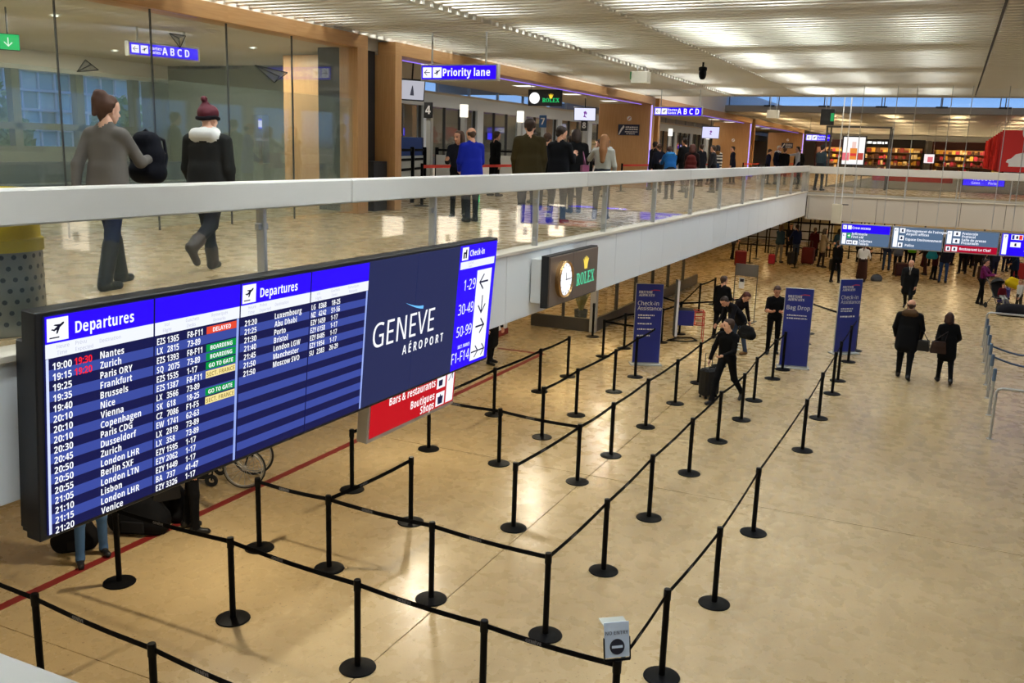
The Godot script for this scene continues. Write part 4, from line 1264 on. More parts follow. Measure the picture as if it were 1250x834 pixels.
func build_signs() -> void:
	var t := hang_sign(Vector3(-8.63, 6.24, -15.9), 0, 1.65, 0.31, "blue lit priority lane sign hanging before the timber portal", [-0.6, 0.55], 8.15)
	gate_print(t, 1.65, 0.31, "Priority lane", [])
	t = hang_sign(Vector3(-8.53, 6.24, -31.1), 0, 1.66, 0.31, "blue lit gates ABCD sign hanging past the notice wall", [-0.6, 0.72], 8.15)
	gate_print(t, 1.66, 0.31, "A B C D", ["Portes", "Gates"])
	t = hang_sign(Vector3(-6.82, 5.94, -54.0), 0, 1.4, 0.38, "blue lit gates sign beside the far portal, with violet edge", [-0.5, 0.5], 7.4)
	gate_print(t, 1.4, 0.38, "A B C D", ["Portes", "Gates"])
	t = hang_sign(Vector3(-12.6, 6.33, -12.55), 72, 1.3, 0.25, "blue lit gates ABCD sign hanging behind the glass front", [-0.45, 0.4], 6.7)
	gate_print(t, 1.3, 0.25, "A B C D", ["Portes", "Gates"])
	area_light("sign_light", Vector3(0, 0, -0.15), Vector2(1.2, 0.2), 0.5, rgb(190, 215, 255), Vector3(0, 0, -1), t)
	# ceiling devices
	var p := thing("emergency_light", "white box emergency light with green side hanging under the slats", "emergency light", Vector3(-7.33, 6.7, -23.1))
	span("case", Vector3(-0.21, -0.14, -0.15), Vector3(0.21, 0.14, 0.15), mat("device_cream", rgb(206, 202, 186), 0.5), p)
	span("exit_sign_light", Vector3(-0.25, -0.05, -0.1), Vector3(-0.21, 0.14, 0.13), glow(rgb(20, 130, 60), 0.5), p)
	for x in [-0.1, 0.1]:
		rod("rod", Vector3(x, 0.14, 0), Vector3(x, 0.29, 0), 0.012, mats.steel, p)
	p = thing("emergency_light", "white box emergency light hanging below the roof lantern", "emergency light", Vector3(-6.6, 6.5, -38.0))
	span("case", Vector3(-0.22, -0.18, -0.15), Vector3(0.22, 0.14, 0.15), mats.device_cream, p)
	for x in [-0.12, 0.12]:
		rod("rod", Vector3(x, 0.14, 0), Vector3(x, 2.4, 0), 0.012, mats.steel, p)
	p = thing("ceiling_camera", "black dome camera hanging from the slatted ceiling", "camera", Vector3(-5.61, CEIL, -22.44))
	rod("stem", Vector3(0, 0, 0), Vector3(0, -0.12, 0), 0.025, mats.black_metal, p)
	part("housing", lathe([[0.0, -0.4], [0.05, -0.39], [0.08, -0.34], [0.09, -0.28], [0.085, -0.2], [0.1, -0.19], [0.1, -0.12], [0.05, -0.1], [0.0, -0.1]], 16), mats.black_metal, p)
	p = thing("exit_sign", "green lit exit sign with black sides hanging below the lantern", "exit sign", Vector3(-4.55, 6.4, -38.0))
	span("case", Vector3(-0.25, -0.3, -0.06), Vector3(0.25, 0.3, 0.06), mats.dark_case, p)
	span("sign_light", Vector3(0.12, -0.15, -0.05), Vector3(0.24, 0.15, 0.07), glow(rgb(60, 190, 110), 0.6), p)
	for x in [-0.08, 0.08]:
		rod("rod", Vector3(x, 0.3, 0), Vector3(x, 2.5, 0), 0.012, mats.steel, p)
	p = thing("exit_sign", "small green lit exit sign behind the glass front", "exit sign", Vector3(-13.0, 6.2, -9.85), 60)
	span("case", Vector3(-0.16, -0.12, -0.05), Vector3(0.16, 0.12, 0.0), mats.dark_case, p)
	rect("sign_light", -0.15, -0.11, 0.15, 0.11, 0.002, glow(rgb(30, 190, 100), 1.0), p)
	part("arrow", arrow_mesh(0.12, -PI / 2), glow(rgb(240, 255, 240), 1.0), p, Vector3(0, 0, 0.005))
	rod("rod", Vector3(0, 0.12, -0.02), Vector3(0, 0.5, -0.02), 0.012, mats.dark_grey, p)
	# white box hung on two long rods before the far bridge
	p = thing("hanging_box", "white box hung on two long rods before the far bridge", "fixture", Vector3(-3.87, 2.39, -38.0))
	span("case", Vector3(-0.18, 0, -0.2), Vector3(0.18, 0.75, 0.0), mat("box_cream", rgb(226, 222, 204), 0.5), p)
	for x in [-0.13, 0.13]:
		rod("rod", Vector3(x, 0.75, -0.1), Vector3(x, 6.56, -0.1), 0.02, mats.panel_white, p)
	span("bracket", Vector3(0.0, 0.72, -0.12), Vector3(0.4, 0.76, -0.06), mats.dark_grey, p)
	# clock sign on the fascia
	var c := thing("clock_sign", "brown lit clock sign with gold crown and green letters on the gallery fascia", "clock", Vector3(-5.0, 2.665, -12.05), 90)
	var L := 1.98
	var Hh := 0.71
	span("case", Vector3(0, 0, -0.12), Vector3(L, Hh, 0), mat("sign_brown", rgb(104, 88, 76), 0.45), c, 0.006)
	span("rim", Vector3(-0.02, -0.02, -0.13), Vector3(L + 0.02, Hh + 0.02, -0.02), mats.dark_case, c, 0.004)
	span("wall_bracket", Vector3(-0.02, 0.04, -0.29), Vector3(L - 0.3, Hh - 0.03, -0.13), mats.panel_white, c)
	span("seam", Vector3(L * 0.45, 0.0, -0.01), Vector3(L * 0.45 + 0.008, Hh, 0.001), mats.dark_grey, c, 0.0)
	var dial := part("dial_light", lathe([[0.0, 0.0], [0.235, 0.0], [0.235, 0.03], [0.0, 0.03]], 40), glow(rgb(252, 252, 255), 1.0), c, Vector3(0.47, 0.36, 0.03), Basis(Vector3.RIGHT, PI / 2))
	part("bezel", lathe([[0.235, 0.0], [0.275, 0.0], [0.275, 0.06], [0.262, 0.085], [0.235, 0.055]], 40), mat("gold", rgb(190, 150, 100), 0.25, 0.85), c, Vector3(0.47, 0.36, 0.0), Basis(Vector3.RIGHT, PI / 2))
	for k in 12:
		var a := TAU * k / 12
		part("hour_mark", box(Vector3(0.008, 0.03, 0.004)), mats.dark_grey, c, Vector3(0.47 + sin(a) * 0.21, 0.36 + cos(a) * 0.21, 0.064), Basis(Vector3.BACK, -a))
	part("hand", box(Vector3(0.19, 0.012, 0.004)), mats.dark_case, c, Vector3(0.55, 0.355, 0.068))
	part("hand", box(Vector3(0.01, 0.11, 0.004)), mats.dark_case, c, Vector3(0.465, 0.4, 0.07))
	part("crown_light", crown_mesh(0.17), glow(rgb(244, 214, 90), 1.0), c, Vector3(1.43, 0.5, 0.002))
	lettering("lettering_light", [["ROLEX", 0.25, 1.42, 0.27, 1, font_s, 0.88]], glow(rgb(90, 214, 164), 1.0), c, 0.012)
	# information signs hung before the far bridge
	var blue := rgb(40, 8, 240)
	var steel_blue := rgb(84, 106, 134)
	var defs := [
		["information sign with crew access, first aid and toilets hung before the bridge", [[0.0, 0.4, blue], [0.4, 1.0, steel_blue]], [["Crew access", 0.33, 0.84], ["Infirmerie", 0.33, 0.55], ["First aid", 0.33, 0.4], ["Toilettes", 0.55, 0.22], ["Toilets", 0.55, 0.08]]],
		["blue grey information sign with airport offices and police hung before the bridge", [[0.0, 1.0, steel_blue]], [["Management de l'aéroport", 0.4, 0.86], ["Airport offices", 0.4, 0.7], ["Espace Environnement", 0.4, 0.45], ["Police", 0.4, 0.16]]],
		["information sign with red restaurant band hung before the bridge", [[0.0, 0.68, steel_blue], [0.68, 1.0, rgb(168, 10, 44)]], [["Protocole", 0.45, 0.88], ["Protocol", 0.45, 0.74], ["Salle de presse", 0.45, 0.58], ["Pressroom", 0.45, 0.44], ["Restaurant Le Chef", 0.42, 0.16]]],
		["blue information sign with small tricolour flag hung before the bridge", [[0.0, 1.0, blue]], [["Secteur France", 0.62, 0.86], ["French sector", 0.62, 0.7], ["Arrivées", 0.62, 0.45], ["Arrivals", 0.62, 0.28]]]]
	for i in 4:
		var q := thing("information_sign", defs[i][0], "sign", Vector3(-2.88 + i * 1.455, 2.27, -30.0))
		var w := 1.43
		var h := 0.68
		span("case", Vector3(0, 0, -0.12), Vector3(w, h, 0), mat("sign_frame2", rgb(160, 158, 156), 0.4, 0.3), q, 0.008)
		for b in defs[i][1]:
			rect("sign_light", 0.03, 0.03 + (1 - b[1]) * (h - 0.06), w - 0.03, 0.03 + (1 - b[0]) * (h - 0.06), 0.002, glow(b[2], 1.0), q)
		var rows := []
		for r in defs[i][2]:
			rows.append([r[0], 0.1, r[1], 0.03 + r[2] * (h - 0.06), 0, font_b, 0.9])
		lettering("sign_lettering", rows, glow(rgb(240, 244, 255), 1.0), q, 0.006)
		var ink := glow(rgb(20, 20, 50), 1.0)
		if i == 0:
			for b in [[0.06, 0.5, 0.17, 0.62], [0.2, 0.5, 0.31, 0.62], [0.06, 0.05, 0.17, 0.38], [0.2, 0.05, 0.36, 0.17], [0.38, 0.05, 0.52, 0.17]]:
				rect("sign_icon_light", b[0], b[1], b[2], b[3], 0.004, glow(rgb(244, 246, 255), 1.0), q)
			rect("sign_icon_light", 0.2, 0.24, 0.31, 0.38, 0.004, glow(rgb(30, 170, 90), 1.0), q)
			rect("sign_cross_light", 0.22, 0.3, 0.29, 0.32, 0.007, glow(rgb(246, 255, 250), 1.0), q)
			rect("sign_cross_light", 0.245, 0.27, 0.265, 0.35, 0.007, glow(rgb(246, 255, 250), 1.0), q)
			for y in [0.56, 0.31]:
				part("arrow", arrow_mesh(0.07, PI), ink, q, Vector3(0.115, y, 0.007))
			for x in [0.24, 0.29, 0.33, 0.45]:
				part("figure", poly_mesh([Vector2(-0.012, -0.035), Vector2(0.012, -0.035), Vector2(0.016, 0.015), Vector2(0.0, 0.035), Vector2(-0.016, 0.015)], 0.001), ink, q, Vector3(x, 0.11, 0.006))
		else:
			var x0: float = [0, 0.06, 0.06, 0.06][i]
			rect("sign_icon_light", x0, 0.06 if i != 2 else 0.26, x0 + 0.12, 0.63, 0.004, glow(rgb(244, 246, 255), 1.0), q)
			part("arrow", arrow_mesh(0.07, PI if i != 3 else PI / 2), ink, q, Vector3(x0 + 0.06, 0.56, 0.007))
			for b in ([[0.22, 0.49, 0.37, 0.63], [0.22, 0.27, 0.35, 0.41], [0.2, 0.06, 0.33, 0.2]] if i == 1 else ([[0.22, 0.49, 0.4, 0.63], [0.22, 0.28, 0.4, 0.42], [0.06, 0.05, 0.18, 0.18], [0.22, 0.05, 0.36, 0.18]] if i == 2 else [[0.26, 0.49, 0.56, 0.63], [0.26, 0.28, 0.52, 0.42]])):
				var ic := rect("sign_icon_light", b[0], b[1], b[2], b[3], 0.004, glow(rgb(244, 246, 255), 1.0), q)
				part("figure", poly_mesh([Vector2(-0.03, -0.03), Vector2(0.0, -0.045), Vector2(0.035, -0.03), Vector2(0.02, 0.0), Vector2(0.03, 0.035), Vector2(-0.02, 0.04)], 0.001), ink, ic, Vector3((b[0] + b[2]) / 2, (b[1] + b[3]) / 2, 0.006))
			if i == 3:
				rect("sign_flag_light", 0.28, 0.5, 0.34, 0.62, 0.008, glow(rgb(30, 40, 150), 1.0), q)
				rect("sign_flag_light", 0.46, 0.5, 0.54, 0.62, 0.008, glow(rgb(220, 40, 50), 1.0), q)
		for x in [0.25, w - 0.25]:
			rod("rod", Vector3(x, h, -0.06), Vector3(x, 8.15 - 2.27, -0.06), 0.012, mats.steel, q, 6)
	# lit shop blade signs along the open side, mirrored in the balustrade glass
	var n := 0
	for a in [[-26.9, 1.2, 2.5, rgb(60, 50, 50)], [-30.7, 1.1, 2.3, rgb(200, 190, 170)], [-34.3, 1.0, 2.4, rgb(30, 90, 160)], [-37.8, 0.75, 2.4, rgb(40, 60, 150)], [-41.5, 0.75, 2.5, rgb(190, 30, 50)], [-14.2, 2.4, 3.4, rgb(90, 40, 120)]]:
		var q := thing("blade_sign", ["tall white lit shop sign with a dark emblem, across the hall", "tall plain cream lit shop sign, across the hall", "tall white lit shop sign with a blue mark, across the hall", "tall white lit shop sign with dark blue script, across the hall", "tall white lit shop sign with a red head, across the hall", "short cream lit shop sign with a purple disc, across the hall"][n], "sign", Vector3(6.2, a[1], a[0]), 0, "lit blade signs across the hall")
		var hh: float = a[2] - a[1]
		span("case", Vector3(-0.42, 0, -0.1), Vector3(0.42, hh, 0.1), mats.panel_white, q)
		for sd in [-1.0, 1.0]:
			rect("sign_light", -0.4, 0.02, 0.4, hh - 0.02, 0.101 * sd, glow(rgb(255, 240, 214), 4.0), q)
			rect("sign_mark", -0.12, hh * 0.2, 0.06, hh * 0.42, 0.104 * sd, col(a[3], 0.5), q)
		rod("rod", Vector3(0, hh, 0), Vector3(0, 8.15 - a[1], 0), 0.02, mats.steel, q)
		n += 1
	for i in 2:
		var q := thing("direction_sign", ["blue lit direction sign beside the blade signs across the hall", "blue lit direction sign past the blade signs across the hall"][i], "sign", Vector3(6.0, 1.4, -44.0 - i * 5.6), -90)
		span("case", Vector3(-1.9, 0, -0.12), Vector3(1.9, 0.8, 0), mats.dark_grey, q)
		rect("sign_light", -1.85, 0.04, 1.85, 0.76, 0.003, glow(rgb(50, 30, 250), 3.0), q)
		strokes("sign_lettering", [[-1.2, 0.55, 1.6, 0.12], [-1.2, 0.25, 1.3, 0.12]], glow(rgb(255, 255, 255), 3.0), q, 0.006)
		rod("rod", Vector3(0, 0.8, -0.06), Vector3(0, 5.7, -0.06), 0.02, mats.steel, q)

# ---------------------------------------------------------------- belt stanchions
const POST_H := 0.91

func stanchion(x: float, z: float, label: String, group: String, belts: Array, printed := false) -> Node3D:
	var t := thing("belt_stanchion", label, "stanchion", Vector3(x, 0, z), 0, group)
	part("base_plate", lathe([[0.0, 0.0], [0.172, 0.0], [0.176, 0.006], [0.172, 0.016], [0.11, 0.026], [0.045, 0.032], [0.0, 0.032]], 28), mats.black_metal, t)
	part("pole", lathe([[0.031, 0.03], [0.031, 0.80], [0.0, 0.80]], 16), mats.black_metal, t)
	part("belt_head", lathe([[0.0, 0.80], [0.036, 0.80], [0.036, 0.895], [0.032, POST_H], [0.0, POST_H]], 16), mat("belt_head", rgb(10, 10, 11), 0.4, 0.0, 0.25), t)
	for b in belts:
		var d := Vector3(b[0] - x, 0, b[1] - z)
		d -= d.normalized() * 0.034
		var n := 8
		var st := begin()
		var s := d.normalized().cross(Vector3.UP) * 0.0025
		for k in n:
			var f0 := float(k) / n
			var f1 := float(k + 1) / n
			var y0 := 0.862 - 0.018 * sin(f0 * PI)
			var y1 := 0.862 - 0.018 * sin(f1 * PI)
			var a := d * f0 + Vector3(0, y0, 0)
			var c := d * f1 + Vector3(0, y1, 0)
			var hv := Vector3(0, 0.024, 0)
			quad(st, a - hv + s, c - hv + s, c + hv + s, a + hv + s)
			quad(st, c - hv - s, a - hv - s, a + hv - s, c + hv - s)
			quad(st, a + hv + s, c + hv + s, c + hv - s, a + hv - s)
			quad(st, a - hv - s, c - hv - s, c - hv + s, a - hv + s)
		var bm := part("belt", done(st), mats.black_belt, t)
		if printed:
			var r := d.normalized()
			var nn := r.cross(Vector3.UP)
			if nn.dot(Vector3(0 - x, 0, 0 - z)) < 0:
				r = -r
				nn = -nn
			var tx := SurfaceTool.new()
			tx.begin(Mesh.PRIMITIVE_TRIANGLES)
			put_text(tx, "GENÈVE", 0.04, Vector3.ZERO, 1, font_b)
			part("print", tx.commit(), mat("belt_print", rgb(120, 120, 124), 0.8), bm, d * 0.4 + Vector3(0, 0.845, 0) + nn * 0.005, Basis(r, Vector3.UP, nn))
	return t

func build_stanchions() -> void:
	var A := {
		"p0": [-8.4, -5.2], "p1": [-6.89, -5.06], "p2": [-5.37, -4.93], "p3": [-3.9, -4.8],
		"n0": [-7.88, -6.83], "n1": [-6.23, -6.8], "m1": [-4.57, -6.64], "o1": [-3.19, -6.53], "s0": [-1.97, -6.47],
		"l1": [-7.13, -8.28], "m2": [-6.06, -8.23], "m3": [-4.64, -8.15], "f": [-3.23, -8.04],
		"l4": [-5.94, -9.86], "l3": [-7.28, -10.45], "q": [-7.25, -12.58], "c0": [-5.94, -12.52], "c1": [-4.56, -12.38], "c0b": [-4.67, -10.35],
		"a1": [-7.21, -14.92], "a2": [-7.15, -16.91], "a3": [-7.13, -18.42],
		"b1": [-5.89, -14.12], "b2": [-5.87, -15.69], "b3": [-5.82, -17.72], "b4": [-5.83, -19.19],
		"d1": [-4.52, -13.79], "d2": [-4.5, -15.65], "d3": [-4.46, -17.5], "d4": [-4.47, -19.41], "d5": [-4.45, -21.3],
		"e1": [-3.2, -9.73], "e2": [-3.2, -11.57], "e3": [-3.17, -13.6], "e4": [-3.15, -15.47], "e5": [-3.06, -17.04], "e6": [-3.12, -18.59], "e7": [-3.11, -20.71], "e8": [-3.06, -21.76], "k5": [-3.04, -25.22], "k6": [-3.16, -26.82],
		"h1": [-1.95, -7.86], "h2": [-1.84, -9.56], "h3": [-1.83, -11.76], "h4": [-1.76, -15.72], "h5": [-1.77, -17.93], "h6": [-1.76, -20.03], "h7": [-1.78, -21.32], "h8": [-1.77, -23.53], "h9": [-1.75, -25.05],
		"g0": [-8.2, -22.9], "g1": [-7.16, -20.79], "g2": [-7.0, -21.94], "g3": [-5.83, -20.63], "g4": [-6.41, -23.23], "g5": [-8.05, -26.52], "g6": [-6.29, -24.61], "g7": [-6.72, -28.52], "g8": [-6.65, -30.26], "g9": [-5.0, -26.4],
		"u1": [-8.0, -43.3], "u2": [-8.08, -45.3], "u3": [-5.91, -42.8]}
	var L := {
		"n0": ["n1"], "n1": ["m1"], "m1": ["o1"], "o1": ["s0"], "p0": ["p1"], "p1": ["p2"], "p2": ["p3"],
		"l1": ["m2"], "m2": ["m3", "l4"], "m3": ["f"], "f": ["e1"], "e1": ["e2"], "e2": ["e3"], "e3": ["e4"], "e4": ["e5"], "e5": ["e6"], "e6": ["e7"], "e7": ["e8"],
		"s0": ["h1"], "h1": ["h2"], "h2": ["h3"], "h3": ["h4"], "h4": ["h5"], "h5": ["h6"], "h6": ["h7"], "h7": ["h8"], "h8": ["h9"], "h9": ["k6"],
		"l3": ["q"], "q": ["c0", "a1"], "c0": ["c1"], "c0b": ["c1"], "c1": ["d1"], "d1": ["d2"], "d2": ["d3"], "d3": ["d4"], "d4": ["d5"],
		"a1": ["a2"], "a2": ["a3"], "b1": ["b2"], "b2": ["b3"], "b3": ["b4"], "b4": ["g3"], "g1": ["g2", "g3"], "g2": ["g4"], "g4": ["g6"], "g5": ["g6"], "g6": ["g7", "g9"], "g7": ["g8"], "u1": ["u2"]}
	var rows := {
		"p": ["black belt stanchion in the row next to the bridge handrail", "row next to the bridge handrail"],
		"n": ["black belt stanchion in the cross row ending at the no entry sign", "cross row ending at the no entry sign"],
		"l": ["black belt stanchion in the second cross row, behind the no entry row", "second cross row"],
		"q": ["black belt stanchion in the third cross row, past the red shops sign", "third cross row"],
		"a": ["black belt stanchion in the long row beside the red floor line", "long row beside the red floor line"],
		"b": ["black belt stanchion in the long row leading to the check-in assistance banner", "long row to the check-in assistance banner"],
		"d": ["black belt stanchion in the middle long row along the floor joint", "middle long row"],
		"e": ["black belt stanchion in the long row leading to the bag drop banner", "long row to the bag drop banner"],
		"h": ["black belt stanchion in the outer long row beside the open walkway", "outer long row by the walkway"],
		"g": ["black belt stanchion in the short queue before the glass lobby", "short queue before the glass lobby"],
		"u": ["black belt stanchion under the corner of the far bridge", "under the corner of the far bridge"],
		"k": ["black belt stanchion behind the bag drop banner", "behind the bag drop banner"]}
	var kind := {"m1": "n", "o1": "n", "s0": "n", "m2": "l", "m3": "l", "f": "l", "l4": "l", "l3": "a", "c0": "q", "c1": "q", "c0b": "d"}
	var nth := ["first", "second", "third", "fourth", "fifth", "sixth", "seventh", "eighth", "ninth", "tenth"]
	var order := {"s0": "black belt stanchion carrying the no entry sign at the queue corner", "f": "black belt stanchion at the corner where the second cross row turns", "l4": "black belt stanchion ending a short side belt off the second cross row", "c0b": "black belt stanchion at the free end of the middle long row", "q": "black belt stanchion where the third cross row meets the red floor line row", "c1": "black belt stanchion where the third cross row meets the middle long row", "c0": "black belt stanchion in the middle of the third cross row", "k5": "black belt stanchion just behind the bag drop banner", "k6": "black belt stanchion ending the cross belt behind the bag drop banner", "g3": "black belt stanchion standing before the check-in assistance banner", "g0": "black belt stanchion standing alone at the lobby's corner post", "g5": "black belt stanchion close to the lobby glass by the pierced bin", "u3": "black belt stanchion standing alone before the lattice racks"}
	for seq in [[["o1", "m1", "n1", "n0"], "black belt stanchion, %s from the no entry sign in its cross row"], [["m3", "m2", "l1"], "black belt stanchion, %s from the corner in the second cross row"], [["p3", "p2", "p1", "p0"], "black belt stanchion, %s from the open floor in the row next to the bridge handrail"], [["l3", "a1", "a2", "a3"], "black belt stanchion, %s past the flight board in the row beside the red floor line"], [["b4", "b3", "b2", "b1"], "black belt stanchion, %s from the check-in assistance banner in its long row"], [["d1", "d2", "d3", "d4", "d5"], "black belt stanchion, %s past the third cross row in the middle long row"], [["e1", "e2", "e3", "e4", "e5", "e6", "e7", "e8"], "black belt stanchion, %s past the corner in the long row to the bag drop banner"], [["h1", "h2", "h3", "h4", "h5", "h6", "h7", "h8", "h9"], "black belt stanchion, %s past the no entry sign in the outer row"], [["g1", "g2", "g4", "g6"], "black belt stanchion, %s in the slanting belt line before the bag gauge"], [["g7", "g8"], "black belt stanchion, %s past the bag gauge towards the far bridge"], [["u1", "u2"], "black belt stanchion, %s beside the bright red suitcase"]]:
		for i in seq[0].size():
			order[seq[0][i]] = seq[1] % nth[i]
	for k in A:
		var row: String = kind.get(k, k.substr(0, 1))
		var belts := []
		for b in L.get(k, []):
			belts.append(A[b])
		var label: String = rows[row][0]
		if order.has(k):
			label = order[k]
		stanchion(A[k][0], A[k][1], label, rows[row][1], belts, A[k][1] > -13.0)
	# no entry sign on its post
	var s := thing("no_entry_sign", "small white no entry card in a black holder on the corner stanchion", "sign", Vector3(-1.97, POST_H, -6.47), 38)
	s.rotation.x = deg_to_rad(-14)
	span("card", Vector3(-0.105, 0.02, -0.006), Vector3(0.105, 0.30, 0.0), mat("card_white", rgb(200, 214, 232), 0.5), s)
	part("folded_top", box(Vector3(0.21, 0.004, 0.14)), mat("card_grey", rgb(168, 172, 164), 0.5), s, Vector3(0, 0.285, -0.07), Basis(Vector3.RIGHT, 0.25))
	for x in [-0.108, 0.108]:
		span("holder_side", Vector3(x - 0.004, 0.0, -0.012), Vector3(x + 0.004, 0.18, 0.008), mats.black_metal, s)
	span("holder_base", Vector3(-0.108, -0.01, -0.012), Vector3(0.108, 0.012, 0.008), mats.black_metal, s)
	lettering("print", [["NO ENTRY", 0.04, 0, 0.215, 1, font_b]], mat("print_grey", rgb(90, 96, 110), 0.7), s, 0.003)
	var disc := part("no_entry_disc", lathe([[0.0, 0.0], [0.062, 0.0], [0.062, 0.002], [0.0, 0.002]], 28), mats.print_dark, s, Vector3(0, 0.105, 0.002), Basis(Vector3.RIGHT, PI / 2))
	part("no_entry_bar", box(Vector3(0.09, 0.002, 0.02), 0.0), mats.card_white, disc, Vector3(0, 0.004, 0))

# ---------------------------------------------------------------- things on the floor
func banner(at: Vector3, turn: float, w: float, h: float, head: String, more: Array, more_lines: Array, label: String) -> void:
	var t := thing("floor_banner", label, "banner", at, turn)
	span("foot", Vector3(-w / 2 - 0.06, 0, -0.16), Vector3(w / 2 + 0.06, 0.035, 0.16), mat("foot_grey", rgb(172, 172, 168), 0.4), t, 0.006)
	span("frame", Vector3(-w / 2 - 0.012, 0.035, -0.02), Vector3(w / 2 + 0.012, h, 0.018), mats.foot_grey, t, 0.004)
	span("sheet", Vector3(-w / 2, 0.06, 0.018), Vector3(w / 2, h - 0.012, 0.024), mat("banner_blue", rgb(32, 44, 132), 0.4), t, 0.0)
	lettering("print", [["BRITISH", 0.075, -w / 2 + 0.06, h - 0.2, 0, font_s], ["AIRWAYS", 0.075, -w / 2 + 0.06, h - 0.27, 0, font_s], [head, 0.13, -w / 2 + 0.05, h - 0.46, 0]] + more, mats.print_white, t, 0.027)
	strokes("small_print", more_lines, mats.print_white, t, 0.027)
	part("red_ribbon", poly_mesh([Vector2(-0.02, 0.0), Vector2(0.1, 0.035), Vector2(0.22, 0.03), Vector2(0.23, 0.0), Vector2(0.2, 0.012), Vector2(0.1, 0.015)], 0.001), mat("ribbon_red", rgb(200, 40, 48), 0.5), t, Vector3(w / 2 - 0.3, h - 0.17, 0.025))

func build_floor_things() -> void:
	banner(Vector3(-6.0, 0, -20.5), 26, 0.62, 1.92, "Check-in", [["Assistance", 0.12, -0.26, 1.34, 0]], [[-0.24, 1.18, 0.38, 0.035], [-0.24, 1.12, 0.3, 0.035], [-0.24, 0.98, 0.34, 0.035], [-0.24, 0.85, 0.42, 0.035], [-0.24, 0.7, 0.3, 0.035]], "blue check-in assistance floor banner among the belts before the glass lobby")
	banner(Vector3(-2.88, 0, -22.1), 12, 0.62, 1.9, "Bag Drop", [], [[-0.24, 1.26, 0.44, 0.03], [-0.24, 1.19, 0.46, 0.03]], "blue bag drop floor banner beside the standing staff man")
	banner(Vector3(-1.97, 0, -24.5), 40, 0.62, 1.92, "Check-in", [["Assistance", 0.12, -0.26, 1.34, 0]], [[-0.24, 1.17, 0.36, 0.035], [-0.24, 1.11, 0.32, 0.035], [-0.24, 0.97, 0.42, 0.045]], "narrow blue check-in banner beside the open walkway")
	# cabin bag gauge
	var t := thing("bag_gauge", "blue cabin bag gauge with tall panel and red wire basket", "bag gauge", Vector3(-6.05, 0, -23.9), 20)
	span("panel", Vector3(-0.2, 0.12, -0.03), Vector3(-0.14, 1.62, 0.25), mat("gauge_white", rgb(206, 208, 222), 0.4), t)
	span("panel_back", Vector3(-0.24, 0.12, -0.03), Vector3(-0.2, 1.62, 0.25), mats.dark_grey, t)
	span("box", Vector3(-0.14, 0.42, -0.2), Vector3(0.28, 0.82, 0.22), mat("gauge_blue", rgb(16, 26, 110), 0.4), t, 0.01)
	span("box_lid", Vector3(-0.12, 0.82, -0.18), Vector3(0.26, 0.835, 0.2), mats.dark_case, t)
	var st := begin()
	for y in [0.45, 0.62, 0.8]:
		put_tube(st, [Vector3(0.3, y, -0.15), Vector3(0.55, y, -0.15), Vector3(0.55, y, 0.2), Vector3(0.3, y, 0.2)], 0.012, 6, true)
	for p in [[0.3, -0.15], [0.55, -0.15], [0.55, 0.2], [0.3, 0.2]]:
		put_tube(st, [Vector3(p[0], 0.0 if p[0] > 0.5 else 0.45, p[1]), Vector3(p[0], 0.8, p[1])], 0.012, 6)
	part("wire_basket", done(st), mat("wire_red", rgb(190, 40, 34), 0.5), t)
	part("leg_frame", tube([Vector3(-0.4, 0.02, 0.3), Vector3(0.1, 0.02, 0.32), Vector3(0.4, 0.02, 0.15), Vector3(0.3, 0.02, -0.25), Vector3(-0.1, 0.02, -0.2), Vector3(-0.2, 0.02, 0.05)], 0.018, 6, true), mats.black_metal, t)
	rod("stem", Vector3(-0.16, 0.02, 0.05), Vector3(-0.16, 0.45, 0.05), 0.03, mats.steel_dark, t)
	# framed notice stand
	t = thing("notice_stand", "clear notice stand with grey head panel behind the suited man", "stand", Vector3(-5.18, 0, -27.7), -8)
	span("head_panel", Vector3(-0.34, 1.36, -0.01), Vector3(0.34, 1.72, 0.01), mat("stand_grey", rgb(110, 104, 98), 0.5), t)
	for x in [-0.34, 0.34]:
		span("leg", Vector3(x - 0.012, 0, -0.012), Vector3(x + 0.012, 1.72, 0.012), mats.steel_dark, t)
		span("foot", Vector3(x - 0.03, 0, -0.2), Vector3(x + 0.03, 0.02, 0.2), mats.steel_dark, t)
	span("glass_pane", Vector3(-0.32, 0.3, -0.004), Vector3(0.32, 1.36, 0.004), mats.glass, t, 0.0)
	span("leaflet", Vector3(-0.2, 0.98, 0.005), Vector3(-0.04, 1.3, 0.009), mats.print_white, t, 0.0)
	rect("leaflet_print", -0.18, 1.18, -0.06, 1.27, 0.011, mats.print_dark, t)
	# stainless barriers by the walkway
	var bz := [-19.99, -21.49, -22.79, -23.97, -25.38, -26.48]
	for i in bz.size():
		var x: float = 1.21 + (-19.99 - bz[i]) * 0.01
		var k := thing("steel_post", "slim stainless post with blue belt head in the row beside the walkway", "post", Vector3(x, 0, bz[i]), 0, "stainless belt posts beside the walkway")
		part("pole", lathe([[0.0, 0.0], [0.06, 0.0], [0.06, 0.01], [0.03, 0.02], [0.03, 0.7], [0.0, 0.7]], 14), mats.steel, k)
		part("belt_head", lathe([[0.032, 0.7], [0.036, 0.71], [0.036, 0.92], [0.03, 0.95], [0.0, 0.955]], 14), mat("head_blue", rgb(86, 108, 134), 0.35), k)
		if i in [1, 2]:
			var pts := []
			for q in 9:
				pts.append(Vector3(q * 0.18, 0.9 - 0.16 * sin(q / 8.0 * PI), q * -0.02))
			part("belt", tube(pts, 0.022, 6), mat("belt_blue", rgb(64, 84, 116), 0.7), k)
